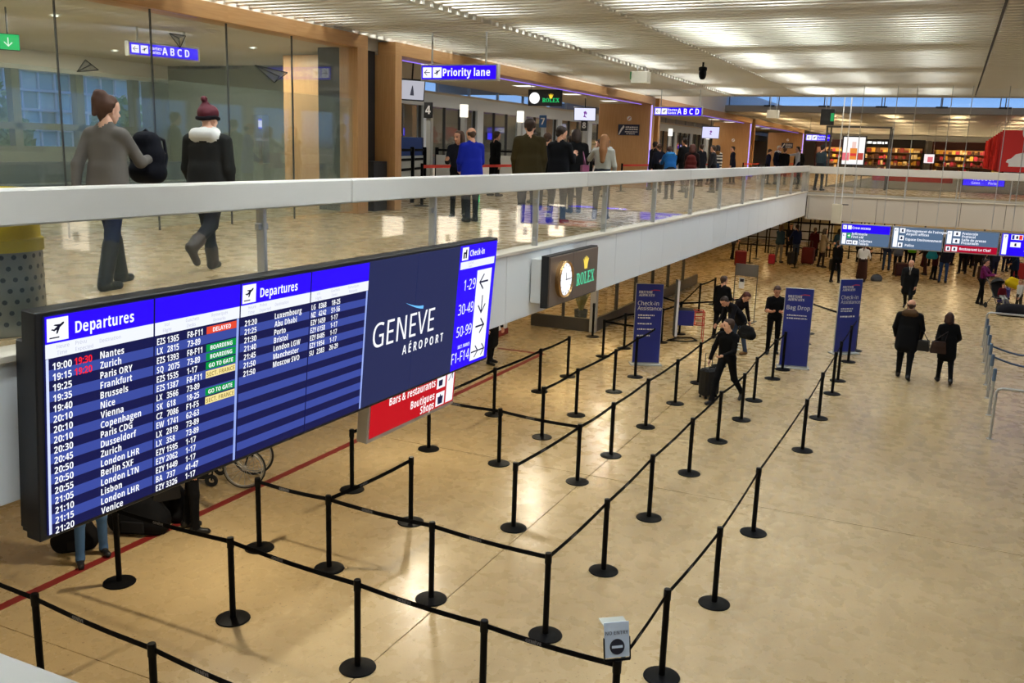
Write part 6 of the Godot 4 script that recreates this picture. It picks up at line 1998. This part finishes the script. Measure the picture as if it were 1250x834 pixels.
	for r in [1, 2, 3, 4, 5]:
		var stripe := []
		if r == 1 and o.has("stripe"):
			stripe = [(o.top as Color).srgb_to_linear(), (o.stripe as Color).srgb_to_linear()]
		var mm := net_mesh(m, r, 0.007, stripe)
		if mm != null:
			var cm: StandardMaterial3D
			if stripe.size():
				cm = mat("striped_cloth", Color(1, 1, 1), 0.85)
				cm.vertex_color_use_as_albedo = true
			else:
				cm = col(cols[r], 0.85 if r != 3 else 0.5)
			part(names[r], mm, cm, t)
	# hair or hat
	var style: String = o.get("hair", "short")
	if style != "none":
		var hn := get_hair(style)
		var hm := net_mesh(hn, -1, 0.0)
		part("knitted_hat" if style == "beanie" else "hair", hm, col(o.get("hair_c", rgb(52, 38, 28)), 0.7), t, hc, hb.scaled(Vector3(s, s, s)))
		if style == "beanie":
			part("hat_brim", tube([Vector3(-0.09, 0.02, 0), Vector3(-0.065, 0.015, 0.07), Vector3(0, 0.022, 0.1), Vector3(0.065, 0.015, 0.07), Vector3(0.09, 0.02, 0), Vector3(0.075, 0.0, -0.08), Vector3(0, -0.01, -0.115), Vector3(-0.075, 0.0, -0.08)], 0.022, 8, true), col(rgb(24, 20, 24), 0.9), t, hc, hb.scaled(Vector3(s, s, s)))
	t.set_meta("hands", hands)
	return t

func rucksack(at: Vector3, turn: float, s: Vector3, c: Color, label: String) -> Node3D:
	var t := thing("rucksack", label, "backpack", at, turn)
	var b := [[Vector3(-s.x * 0.22, s.y * 0.22, 0), Vector3(s.x * 0.22, s.y * 0.22, 0), s.z * 0.5, s.z * 0.5, 0], [Vector3(-s.x * 0.2, s.y * 0.55, 0), Vector3(s.x * 0.2, s.y * 0.55, 0), s.z * 0.48, s.z * 0.48, 0], [Vector3(-s.x * 0.12, s.y * 0.82, 0), Vector3(s.x * 0.12, s.y * 0.82, 0), s.z * 0.42, s.z * 0.42, 0], [Vector3(-s.x * 0.2, s.y * 0.25, s.z * 0.4), Vector3(s.x * 0.2, s.y * 0.25, s.z * 0.4), s.z * 0.24, s.z * 0.24, 0]]
	part("bag", net_mesh(net(b, 0.018, 0.05), -1, 0.0), col(c, 0.85), t)
	for sd in [-1.0, 1.0]:
		part("strap", tube([Vector3(sd * s.x * 0.2, s.y * 0.92, -s.z * 0.2), Vector3(sd * s.x * 0.24, s.y * 0.85, -s.z * 0.62), Vector3(sd * s.x * 0.26, s.y * 0.5, -s.z * 0.72), Vector3(sd * s.x * 0.28, s.y * 0.15, -s.z * 0.4)], 0.016, 6), col(c.lightened(0.08), 0.85), t)
	part("loop", tube([Vector3(-0.05, s.y * 0.97, 0), Vector3(0, s.y * 1.05, 0), Vector3(0.05, s.y * 0.97, 0)], 0.012, 6), col(c.lightened(0.08), 0.85), t)
	return t

func handbag(at: Vector3, turn: float, s: Vector3, c: Color, label: String, strap_to := Vector3.ZERO) -> void:
	var t := thing("handbag", label, "handbag", at, turn)
	var st := begin()
	put_poly(st, PackedVector2Array([Vector2(-s.x * 0.5, 0.02), Vector2(-s.x * 0.46, 0.0), Vector2(s.x * 0.46, 0.0), Vector2(s.x * 0.5, 0.02), Vector2(s.x * 0.4, s.y), Vector2(-s.x * 0.4, s.y)]), s.z, Transform3D(Basis(), Vector3(0, 0, -s.z / 2)))
	part("bag", done(st), col(c, 0.5), t)
	span("flap", Vector3(-s.x * 0.42, s.y * 0.55, s.z / 2), Vector3(s.x * 0.42, s.y * 0.98, s.z / 2 + 0.012), col(c.lightened(0.05), 0.5), t)
	if strap_to != Vector3.ZERO:
		part("strap", tube([Vector3(-s.x * 0.36, s.y * 0.95, 0), strap_to, Vector3(s.x * 0.36, s.y * 0.95, 0)], 0.011, 6), col(c.darkened(0.2), 0.5), t)

func build_people() -> void:
	var blk := rgb(10, 10, 12)
	var walk1 := [[22, 6], [-18, 26]]
	var walk2 := [[-20, 22], [24, 8]]
	# --- walking couple on the gallery
	person({"label": "person in a grey sweater and boots carrying a black rucksack along the gallery", "at": Vector3(-6.82, FL, -6.05), "yaw": -172, "h": 1.74, "top": rgb(98, 94, 90), "top_n": "sweater", "legs_c": rgb(24, 32, 56), "shoes": rgb(18, 15, 14), "boot": 0.75, "hair": "bun", "hair_c": rgb(70, 42, 26), "look": -18, "skin": 3, "legs": [[-14, 4], [20, 8]], "arms": [[38, 6, 62, 10], [-22, 12, 10, 2]], "cell": 0.016, "coat": 0.1, "curl": 0.8})
	rucksack(Vector3(-6.78, FL + 0.93, -6.48), 8, Vector3(0.36, 0.46, 0.22), rgb(16, 17, 24), "black rucksack with grey strap carried by the person in grey sweater")
	person({"label": "person in a dark jacket with white hood and wine red bobble hat on the gallery", "at": Vector3(-6.82, FL, -7.3), "yaw": -165, "h": 1.72, "top": rgb(34, 34, 33), "legs_c": rgb(20, 20, 26), "shoes": rgb(48, 34, 24), "boot": 0.3, "hair": "beanie", "hair_c": rgb(82, 14, 32), "look": -14, "skin": 3, "hood": true, "legs": [[-24, 40], [22, 10]], "arms": [[-6, 10, 18, 4], [4, 10, 20, 4]], "cell": 0.016, "coat": 0.12, "build": 1.12})
	# --- queue before the security portals
	person({"label": "person in a bright blue jacket with thinning hair at the priority lane", "at": Vector3(-7.9, FL, -15.14), "yaw": -125, "h": 1.7, "top": rgb(22, 36, 150), "legs_c": rgb(20, 22, 34), "hair": "bald", "hair_c": rgb(70, 50, 38), "nod": 22, "arms": [[8, 8, 40, 20], [8, 8, 40, 20]], "coat": 0.15, "build": 1.08, "cell": 0.022})
	person({"label": "person with brown hair in dark clothes facing the blue jacket", "at": Vector3(-8.55, FL, -15.85), "yaw": 20, "h": 1.65, "top": rgb(26, 26, 34), "legs_c": blk, "hair": "bob", "hair_c": rgb(74, 48, 32), "look": -40, "arms": [[20, 8, 80, 10], [0, 8, 20, 4]], "cell": 0.022})
	person({"label": "tall person in an olive quilted jacket seen from behind", "at": Vector3(-6.5, FL, -14.55), "yaw": -150, "h": 1.86, "top": rgb(46, 38, 18), "legs_c": rgb(40, 42, 50), "hair_c": rgb(48, 30, 22), "coat": 0.1, "build": 1.1, "cell": 0.022, "look": -10})
	person({"label": "person in a dark suit holding up a phone", "at": Vector3(-6.62, FL, -16.16), "yaw": 172, "h": 1.78, "top": rgb(18, 18, 22), "legs_c": rgb(18, 18, 22), "hair_c": rgb(40, 26, 20), "look": -25, "nod": 22, "arms": [[22, 6, 95, 20], [25, 6, 95, 20]], "coat": 0.12, "build": 1.06, "cell": 0.022})
	person({"label": "person with dark hair in a black coat behind the suit", "at": Vector3(-7.4, FL, -19.05), "yaw": -140, "h": 1.8, "top": blk, "legs_c": blk, "hair": "bob", "hair_c": rgb(46, 32, 26), "coat": 0.3, "build": 1.12})
	person({"label": "person with very long fair hair in a pale grey jacket", "at": Vector3(-6.3, FL, -17.7), "yaw": -170, "h": 1.68, "top": rgb(150, 148, 140), "legs_c": rgb(30, 32, 40), "hair": "long", "hair_c": rgb(126, 82, 44), "arms": [[0, 12, 30, 0], [50, 30, 110, 20]], "skin": 3, "cell": 0.022})
	handbag(Vector3(-6.62, FL + 0.72, -17.55), -60, Vector3(0.34, 0.34, 0.12), rgb(126, 56, 92), "pink shoulder bag on the long haired person", Vector3(0.0, 0.6, 0.05))
	person({"label": "person in black standing by the glazed booths", "at": Vector3(-11.6, FL, -23.6), "yaw": 150, "h": 1.8, "top": blk, "legs_c": blk, "cell": 0.03})
	person({"label": "person in a light blue shirt at the security lanes", "at": Vector3(-12.2, FL, -28.6), "yaw": -150, "h": 1.78, "top": rgb(110, 160, 206), "top_n": "shirt", "legs_c": rgb(30, 30, 40), "cell": 0.03, "hair_c": rgb(90, 80, 76)})
	person({"label": "person in dark blue uniform by the lane column", "at": Vector3(-10.9, FL, -27.4), "yaw": 60, "h": 1.78, "top": rgb(24, 32, 60), "legs_c": rgb(24, 26, 40), "cell": 0.03})
	person({"label": "person with dark hair between the olive jacket and the suit", "at": Vector3(-8.2, FL, -19.3), "yaw": -160, "h": 1.72, "top": rgb(20, 22, 34), "legs_c": blk, "hair_c": rgb(60, 40, 30), "cell": 0.03})
	person({"label": "person in a navy coat with white collar by the notice wall", "at": Vector3(-9.2, FL, -26.2), "yaw": -100, "h": 1.7, "top": rgb(16, 20, 44), "legs_c": blk, "hair_c": rgb(30, 24, 22), "hood": true, "hood_c": rgb(200, 204, 214), "cell": 0.03})
	person({"label": "person in dark uniform standing behind the blue booth", "at": Vector3(-14.5, FL, -23.2), "yaw": 40, "h": 1.75, "top": rgb(18, 22, 34), "legs_c": blk, "cell": 0.03})
	# past the notice wall
	person({"label": "person in a bright blue hooded coat leaning forward", "at": Vector3(-7.5, FL, -26.98), "yaw": -150, "h": 1.6, "lean": 22, "top": rgb(22, 80, 140), "legs_c": rgb(20, 22, 30), "hood": true, "hood_c": rgb(40, 110, 170), "coat": 0.2, "hair_c": rgb(60, 36, 26), "arms": [[40, 8, 60, 10], [40, 8, 60, 10]]})
	person({"label": "person with reddish hair wearing a dark red backpack", "at": Vector3(-7.2, FL, -28.25), "yaw": -165, "h": 1.64, "top": rgb(30, 18, 16), "legs_c": blk, "hair": "bob", "hair_c": rgb(74, 34, 22)})
	rucksack(Vector3(-7.17, FL + 0.82, -28.03), 15, Vector3(0.36, 0.48, 0.22), rgb(72, 24, 20), "dark red backpack on the reddish haired person")
	person({"label": "person in a black and white striped top beside the plain timber wall", "at": Vector3(-8.0, FL, -35.0), "yaw": 160, "h": 1.7, "top": rgb(20, 20, 22), "stripe": rgb(214, 210, 200), "top_n": "striped_top", "legs_c": rgb(40, 62, 96), "hair": "bob", "hair_c": rgb(40, 30, 26), "hood": true, "hood_c": rgb(130, 96, 60), "skin": 1})
	person({"label": "tall person in black before the security glazing", "at": Vector3(-8.5, FL, -32.35), "yaw": -120, "h": 1.88, "top": blk, "legs_c": blk, "build": 1.12, "coat": 0.2})
	person({"label": "person in navy at the jamb of the portal past the notice wall", "at": Vector3(-9.0, FL, -30.9), "yaw": -140, "h": 1.64, "top": rgb(24, 26, 40), "legs_c": blk, "hair_c": rgb(70, 44, 30)})
	person({"label": "person in a brown jacket among the security queue", "at": Vector3(-8.7, FL, -34.0), "yaw": 40, "h": 1.7, "top": rgb(66, 44, 32), "legs_c": blk, "hair_c": rgb(30, 22, 20), "skin": 1})
	person({"label": "person in dark grey with a bag strap near the striped top", "at": Vector3(-7.7, FL, -33.3), "yaw": -90, "h": 1.66, "top": rgb(34, 34, 38), "legs_c": blk})
	var more := [[-9.5, -21.6, -120, rgb(14, 14, 17), "black jacket between the blue jacket and the olive jacket, deep in the lane"], [-9.9, -25.0, 170, rgb(26, 30, 44), "dark navy fleece under the white light box"], [-11.0, -30.6, -100, rgb(30, 26, 26), "dark brown coat under the number 7 plate"], [-9.7, -32.6, 150, rgb(18, 18, 22), "black hooded jacket before the timber notice wall"], [-9.4, -38.4, -130, rgb(16, 18, 26), "black coat inside the portal past the notice wall"], [-9.6, -41.0, 120, rgb(46, 40, 36), "grey brown coat inside the portal past the notice wall"], [-9.2, -43.6, -60, rgb(20, 24, 40), "ink blue coat by the plain timber wall"]]
	for c in more:
		person({"label": "person in " + c[4], "at": Vector3(c[0], FL, c[1]), "yaw": c[2], "h": 1.74, "top": c[3], "legs_c": blk, "cell": 0.03, "coat": 0.15, "hair_c": rgb(46, 34, 28)})
	# group past the second timber wall
	person({"label": "person in navy with a bent head in the travellers' group", "at": Vector3(-8.0, FL, -45.8), "yaw": 120, "h": 1.68, "top": rgb(22, 26, 48), "legs_c": blk, "cell": 0.03, "nod": 25})
	person({"label": "grey haired person with white shirt in the travellers' group", "at": Vector3(-7.7, FL, -46.6), "yaw": 60, "h": 1.86, "top": rgb(26, 30, 46), "legs_c": rgb(30, 34, 50), "hair_c": rgb(190, 186, 180), "hood": true, "hood_c": rgb(220, 222, 228), "cell": 0.03})
	person({"label": "broad person in a black coat in the travellers' group", "at": Vector3(-7.3, FL, -46.0), "yaw": 160, "h": 1.76, "top": blk, "legs_c": blk, "coat": 0.3, "build": 1.15, "hair_c": rgb(80, 60, 46), "cell": 0.03})
	person({"label": "person in a white shirt and dark waistcoat pointing beside the notice", "at": Vector3(-7.0, FL, -48.4), "yaw": -70, "h": 1.86, "top": rgb(170, 176, 190), "legs_c": rgb(22, 26, 44), "arms": [[80, 10, 15, 0], [6, 10, 20, 4]], "hair_c": rgb(24, 20, 20), "cell": 0.03})
	person({"label": "person in black at the end of the travellers' group", "at": Vector3(-7.4, FL, -51.6), "yaw": -160, "h": 1.82, "top": blk, "legs_c": blk, "hair": "bald", "hair_c": rgb(60, 44, 34), "skin": 1, "cell": 0.03})
	person({"label": "person in slate jacket standing at the corner of the far bridge", "at": Vector3(-5.0, FL, -41.0), "yaw": 150, "h": 1.88, "top": rgb(44, 56, 64), "legs_c": rgb(24, 26, 32), "hair_c": rgb(26, 22, 22), "cell": 0.03})
	person({"label": "person in orange brown jacket beyond the red queue belt", "at": Vector3(-11.8, FL, -57.5), "yaw": 30, "h": 1.75, "top": rgb(30, 26, 24), "legs_c": blk, "hair_c": rgb(150, 90, 40), "cell": 0.03})
	# --- check-in floor
	person({"label": "young person in a black sweatshirt with white sleeve stripes pulling a case", "at": Vector3(-3.62, 0, -18.1), "yaw": -20, "h": 1.78, "top": blk, "top_n": "sweatshirt", "legs_c": rgb(14, 14, 16), "hair_c": rgb(60, 40, 28), "look": -45, "legs": walk1, "arms": [[4, 22, 20, -4], [24, 6, 52, 20]], "cell": 0.02, "skin": 3})
	sleeve_stripes(Vector3(-3.62, 0, -18.1), -20)
	suitcase(Vector3(-4.0, 0, -18.35), 60, Vector3(0.42, 0.62, 0.26), rgb(14, 14, 16), "black wheeled case pulled by the striped sleeve person")
	person({"label": "person in a black suit standing with their back to the notice stand", "at": Vector3(-5.2, 0, -24.6), "yaw": 165, "h": 1.72, "top": rgb(14, 14, 17), "legs_c": rgb(14, 14, 17), "hair_c": rgb(66, 46, 36), "coat": 0.14, "look": -20, "cell": 0.022, "arms": [[20, 6, 60, 10], [14, 6, 50, 10]]})
	person({"label": "person in a dark jacket bending over luggage", "at": Vector3(-4.35, 0, -22.9), "yaw": -40, "h": 1.74, "lean": 48, "top": rgb(18, 18, 24), "legs_c": rgb(62, 76, 100), "hair_c": rgb(40, 26, 22), "nod": 20, "legs": [[10, 12], [-6, 8]], "arms": [[10, 8, 30, 0], [20, 8, 40, 0]], "shoes": rgb(120, 84, 40), "coat": 0.1, "cell": 0.022})
	person({"label": "person with dark red hair crouched forward behind the striped sleeve", "at": Vector3(-4.65, 0, -23.6), "yaw": 60, "h": 1.64, "lean": 35, "top": rgb(26, 20, 22), "legs_c": rgb(40, 44, 58), "hair": "tail", "hair_c": rgb(70, 26, 22), "nod": 25, "cell": 0.022})
	soft_bag(Vector3(-4.05, 0.52, -22.35), -30, Vector3(0.5, 0.36, 0.26), rgb(20, 20, 22), "black bag held by the bending person", "shoulder_bag", "bag")
	person({"label": "staff person in black short sleeves looking at a phone beside the banner", "at": Vector3(-3.6, 0, -23.45), "yaw": 15, "h": 1.74, "top": blk, "top_n": "shirt", "legs_c": blk, "short": true, "hair_c": rgb(60, 34, 24), "nod": 24, "look": 10, "arms": [[16, 8, 78, 24], [16, 8, 78, 24]], "cell": 0.022, "curl": 0.7, "skin": 1})
	person({"label": "balding person in a dark parka walking away along the open floor", "at": Vector3(-0.48, 0, -22.32), "yaw": 178, "h": 1.84, "top": rgb(16, 16, 18), "top_n": "parka", "legs_c": rgb(16, 16, 18), "hair": "bald", "hair_c": rgb(70, 44, 30), "coat": 0.24, "build": 1.14, "hood": true, "hood_c": rgb(86, 64, 44), "legs": [[-10, 12], [12, 4]], "cell": 0.02, "arms": [[0, 14, 20, 6], [6, 14, 24, 6]]})
	handbag(Vector3(-0.13, 0.72, -22.25), -10, Vector3(0.26, 0.24, 0.12), rgb(18, 16, 16), "black shoulder bag hanging beside the parka", Vector3(-0.12, 0.55, -0.02))
	person({"label": "person with brown hair in a black coat walking away with a brown handbag", "at": Vector3(0.36, 0, -22.4), "yaw": -172, "h": 1.62, "top": rgb(14, 14, 16), "top_n": "coat", "legs_c": rgb(14, 14, 16), "hair": "bob", "hair_c": rgb(58, 30, 18), "coat": 0.3, "legs": [[-8, 20], [12, 6]], "cell": 0.02, "tilt": -3, "arms": [[6, 18, 50, 10], [-8, 10, 12, 4]]})
	handbag(Vector3(0.17, 0.72, -22.18), 6, Vector3(0.33, 0.26, 0.14), rgb(44, 22, 14), "brown leather handbag on the black coat", Vector3(0.16, 0.5, 0.0))
	person({"label": "white haired person in a dark suit and tie walking towards the banners", "at": Vector3(-0.86, 0, -33.2), "yaw": -5, "h": 1.74, "top": rgb(16, 16, 18), "legs_c": rgb(16, 16, 18), "hair": "bald", "hair_c": rgb(196, 190, 184), "coat": 0.3, "skin": 0, "legs": walk2, "build": 1.1, "hood": false})
	necktie(Vector3(-0.86, 0, -33.2), -5)
	person({"label": "person all in black standing before the crowd under the white box", "at": Vector3(-3.75, 0, -38.75), "yaw": 150, "h": 1.7, "top": blk, "legs_c": blk, "legs": [[4, 4, 6], [-2, 2, 6]]})
	person({"label": "person in a white top and long brown skirt pushing a trolley", "at": Vector3(-2.83, 0, -39.6), "yaw": 175, "h": 1.6, "top": rgb(206, 204, 200), "top_n": "blouse", "legs_c": rgb(40, 26, 22), "hair": "tail", "hair_c": rgb(24, 18, 18), "skirt": 0.72, "skirt_c": rgb(58, 34, 26), "arms": [[20, 14, 50, 6], [20, 14, 50, 6]]})
	person({"label": "person in a purple top and black trousers beside the pushchair", "at": Vector3(1.4, 0, -36.0), "yaw": 70, "h": 1.62, "top": rgb(96, 24, 74), "legs_c": blk, "hair_c": rgb(40, 24, 22), "arms": [[40, 6, 50, 10], [40, 6, 50, 10]], "legs": [[10, 6], [-6, 4]]})
	pushchair()
	person({"label": "child in a pale patterned top beside the pushchair", "at": Vector3(2.5, 0, -34.6), "yaw": -60, "h": 1.15, "top": rgb(176, 172, 166), "legs_c": rgb(56, 52, 44), "hair_c": rgb(150, 110, 70)})
	# people partly under the flight board
	person({"label": "person in blue jeans and black canvas shoes waiting under the flight board", "at": Vector3(-8.6, 0, -7.1), "yaw": 60, "h": 1.7, "top": rgb(40, 44, 52), "legs_c": rgb(70, 100, 136), "shoes": rgb(18, 18, 20), "legs": [[6, 4, 5], [-6, 4, 5]], "cell": 0.02})
	person({"label": "person in black trousers with a bag standing under the flight board", "at": Vector3(-8.2, 0, -8.3), "yaw": 130, "h": 1.76, "top": blk, "legs_c": rgb(14, 14, 16), "cell": 0.022})
	handbag(Vector3(-8.5, 0.42, -8.15), 60, Vector3(0.34, 0.34, 0.16), rgb(14, 14, 16), "black bag with yellow tag held under the flight board")
	person({"label": "person in wide black trousers under the gallery by the clock sign", "at": Vector3(-9.1, 0, -18.6), "yaw": 80, "h": 1.72, "top": blk, "legs_c": rgb(12, 12, 14), "coat": 0.5, "cell": 0.024})
	# --- crowd at the desks under the far bridge
	var crowd := [
		[-6.9, -44.4, 150, rgb(40, 60, 76), rgb(120, 116, 110), "teal jacket and grey trousers by the red suitcase"],
		[-9.0, -44.3, 90, rgb(70, 70, 74), rgb(24, 22, 24), "grey striped top seated by the rack"],
		[-6.3, -45.5, -140, rgb(24, 36, 74), rgb(56, 70, 96), "blue jacket and jeans by the lattice rack"],
		[-5.6, -46.3, 170, rgb(70, 20, 26), rgb(20, 20, 24), "dark red coat behind the blue jacket"],
		[-4.9, -43.8, 120, rgb(136, 122, 104), rgb(44, 36, 34), "beige coat with crossed bag strap"],
		[-4.4, -45.6, -150, rgb(40, 66, 88), rgb(24, 24, 30), "blue grey hood behind the beige coat"],
		[-3.1, -43.5, 60, rgb(60, 28, 26), blk, "dark red jacket beside the white top"],
		[-2.2, -44.6, 180, rgb(30, 40, 66), rgb(44, 60, 90), "navy top and jeans beside the long skirt"],
		[-1.7, -43.2, -160, rgb(84, 92, 112), rgb(22, 22, 26), "slate blue top below the offices sign"],
		[-1.2, -45.2, 150, rgb(18, 18, 20), rgb(26, 26, 30), "black jacket with a green bag"],
		[-0.6, -44.0, -100, rgb(26, 22, 24), rgb(50, 30, 30), "dark clothes beside the green bag"],
		[-0.2, -42.4, 100, rgb(60, 22, 26), rgb(20, 20, 24), "wine red jacket with a luggage trolley"],
		[0.15, -41.6, 170, rgb(24, 26, 40), rgb(42, 66, 112), "navy jacket and bright jeans before the crowd"],
		[0.9, -45.6, -20, rgb(20, 20, 22), rgb(20, 20, 22), "long black coat striding past the jeans"],
		[1.5, -44.8, 160, rgb(26, 22, 22), rgb(30, 26, 26), "black clothes with a brown case"],
		[2.15, -45.5, 20, rgb(40, 46, 60), rgb(30, 34, 52), "slate jacket beside the red suitcase pile"],
		[2.8, -43.2, -60, rgb(20, 34, 60), rgb(20, 20, 26), "dark blue jacket behind the purple top"],
		[3.75, -42.9, 150, rgb(30, 26, 30), rgb(28, 32, 54), "dark jacket by the yellow bag"],
		[-6.9, -47.5, 20, rgb(26, 26, 30), blk, "black jacket deep under the bridge"],
		[-3.6, -47.4, 30, rgb(30, 30, 36), blk, "charcoal jacket facing the hall"],
		[-0.4, -47.8, -30, rgb(44, 34, 30), blk, "brown jacket deep in the queue"],
		[1.2, -48.2, 10, rgb(22, 30, 46), blk, "navy jacket deep in the queue"]]
	var words := ["charcoal", "navy", "black", "brown", "dark green", "wine red", "slate", "grey"]
	var shades := [rgb(24, 24, 27), rgb(18, 24, 46), rgb(11, 11, 13), rgb(44, 32, 26), rgb(20, 34, 28), rgb(58, 18, 24), rgb(40, 48, 58), rgb(64, 64, 66)]
	var spots := ["by the queue belts", "beside the desks"]
	for i in 16:
		crowd.append([-1.6 + (i % 8) * 0.86 + (0.35 if i > 7 else 0.0), -46.9 - (i / 8) * 1.7 - (i % 3) * 0.5, (i * 77) % 360, shades[i % 8], shades[(i * 3 + 2) % 8], words[i % 8] + " jacket " + spots[i / 8] + " in the packed crowd"])
	var r := RandomNumberGenerator.new()
	r.seed = 12
	for c in crowd:
		person({"label": "person in " + c[5], "at": Vector3(c[0], 0, c[1]), "yaw": c[2], "h": r.randf_range(1.6, 1.8), "top": c[3], "legs_c": c[4], "hair": ["short", "bob", "tail", "short"][r.randi() % 4], "hair_c": [rgb(30, 22, 20), rgb(60, 42, 30), rgb(90, 66, 44), rgb(20, 18, 18)][r.randi() % 4], "cell": 0.034, "group": "travellers queueing under the far bridge", "arms": [[r.randf_range(-5, 40), 8, r.randf_range(10, 70), 8], [r.randf_range(-5, 40), 8, r.randf_range(10, 70), 8]], "coat": r.randf_range(0.0, 0.25), "skin": r.randi() % 4})
	suitcase(Vector3(-8.1, 0, -41.6), 20, Vector3(0.5, 0.72, 0.3), rgb(120, 18, 20), "bright red suitcase beside the stanchion under the bridge corner")
	suitcase(Vector3(-7.0, 0, -43.2), 10, Vector3(0.3, 0.5, 0.22), rgb(170, 30, 56), "small pink red case beside the grey trousers")
	suitcase(Vector3(-5.6, 0, -44.6), -10, Vector3(0.55, 0.8, 0.34), rgb(92, 14, 18), "large dark red suitcase beside the beige coat")
	suitcase(Vector3(-1.5, 0, -42.6), 15, Vector3(0.5, 0.6, 0.3), rgb(60, 18, 18), "maroon suitcase on the floor below the offices sign")
	suitcase(Vector3(1.7, 0, -43.6), 0, Vector3(0.46, 0.62, 0.28), rgb(60, 36, 26), "brown wheeled case below the restaurant sign")
	suitcase(Vector3(3.1, 0, -44.9), -8, Vector3(0.5, 0.74, 0.3), rgb(150, 26, 26), "red suitcase standing behind the pushchair")
	suitcase(Vector3(-4.2, 0, -42.6), 30, Vector3(0.42, 0.55, 0.28), rgb(20, 20, 22), "black case beside the white hem of the beige coat")
	suitcase(Vector3(-6.2, 0, -43.9), 40, Vector3(0.42, 0.6, 0.28), rgb(26, 22, 24), "black case by the blue jacket")
	soft_bag(Vector3(-2.3, 0, -40.4), 30, Vector3(0.42, 0.26, 0.3), rgb(70, 72, 76), "grey carrier on the floor beside the long skirt", "carrier", "bag")
	rucksack(Vector3(-1.2, 0.85, -44.9), 0, Vector3(0.34, 0.46, 0.22), rgb(90, 170, 30), "bright green rucksack on a traveller's back")
	soft_bag(Vector3(-0.35, 0.9, -42.1), 10, Vector3(0.4, 0.36, 0.26), rgb(40, 150, 176), "turquoise bag on top of the luggage trolley")

func sleeve_stripes(at: Vector3, turn: float) -> void:
	# three white bands printed round the upper sleeve
	var p := get_child(get_child_count() - 1)
	var hands: Array = p.get_meta("hands")
	for k in 3:
		var a := Basis(Vector3.FORWARD, 0.0)
		var st := begin()
		var c := Vector3(0.2, 1.26 - k * 0.055, 0.02 + k * 0.016)
		var ring := []
		for q in 12:
			var an := TAU * q / 12
			ring.append(c + Vector3(cos(an) * 0.066, 0.012 * sin(an), sin(an) * 0.066))
		put_tube(st, ring, 0.011, 6, true)
		part("sleeve_stripe", done(st), mats.print_white, p)

func necktie(_at: Vector3, _turn: float) -> void:
	var p := get_child(get_child_count() - 1)
	part("shirt_front", poly_mesh([Vector2(-0.05, 0.22), Vector2(0.0, -0.05), Vector2(0.05, 0.22)], 0.01), mats.print_white, p, Vector3(0, 1.24, 0.118), Basis(Vector3.RIGHT, -0.12))
	part("necktie", poly_mesh([Vector2(-0.018, 0.2), Vector2(0.018, 0.2), Vector2(0.026, -0.02), Vector2(0.0, -0.06), Vector2(-0.026, -0.02)], 0.014), col(rgb(120, 110, 100), 0.6), p, Vector3(0, 1.23, 0.122), Basis(Vector3.RIGHT, -0.12))

func pushchair() -> void:
	var t := thing("pushchair", "black pushchair with yellow bag standing beside the purple top", "pushchair", Vector3(1.95, 0, -35.2), 30)
	for x in [-0.24, 0.24]:
		for z in [-0.35, 0.35]:
			part("wheel", lathe([[0.03, -0.015], [0.09, -0.015], [0.1, 0.0], [0.09, 0.015], [0.03, 0.015]], 16), mats.rubber, t, Vector3(x, 0.1, z), Basis(Vector3.BACK, PI / 2))
		part("side_bar", tube([Vector3(x, 0.1, 0.35), Vector3(x, 0.45, 0.05), Vector3(x, 1.0, -0.45), Vector3(x * 0.95, 1.02, -0.52)], 0.013, 6), mats.steel_dark, t)
		rod("brace_bar", Vector3(x, 0.1, -0.35), Vector3(x, 0.5, 0.0), 0.012, mats.steel_dark, t)
	rod("push_bar", Vector3(-0.24, 1.02, -0.52), Vector3(0.24, 1.02, -0.52), 0.016, mats.rubber, t)
	part("seat", box(Vector3(0.42, 0.05, 0.36)), mat("fabric_black", rgb(22, 22, 24), 0.9), t, Vector3(0, 0.42, 0.08))
	part("backrest", box(Vector3(0.42, 0.5, 0.04)), mats.fabric_black, t, Vector3(0, 0.66, -0.16), Basis(Vector3.RIGHT, -0.45))
	part("canopy", lathe([[0.0, 0.16], [0.14, 0.13], [0.23, 0.0], [0.2, 0.0], [0.12, 0.1], [0.0, 0.13]], 18), mats.fabric_black, t, Vector3(0, 0.88, -0.22), Basis(Vector3.RIGHT, -0.5))
	person({"label": "small child in a dark red top sitting in the pushchair", "at": Vector3(2.0, 0.12, -35.12), "yaw": 30, "h": 0.95, "top": rgb(90, 20, 30), "legs_c": rgb(150, 150, 144), "hair_c": rgb(90, 60, 40), "legs": [[70, 60], [70, 60]]})
	var y := soft_bag(Vector3(2.25, 0.75, -35.5), 20, Vector3(0.5, 0.4, 0.25), rgb(206, 176, 20), "bright yellow bag hanging on the pushchair handle", "yellow_bag", "bag")
	y.rotation.z = -0.35
	soft_bag(Vector3(2.35, 0, -34.0), 10, Vector3(1.0, 0.3, 0.6), rgb(26, 26, 32), "dark heap of coats on the floor by the pushchair", "coat_heap", "coats")
	var bl := suitcase(Vector3(2.15, 0, -36.6), 0, Vector3(0.36, 0.6, 0.26), rgb(40, 36, 110), "violet blue case behind the pushchair")
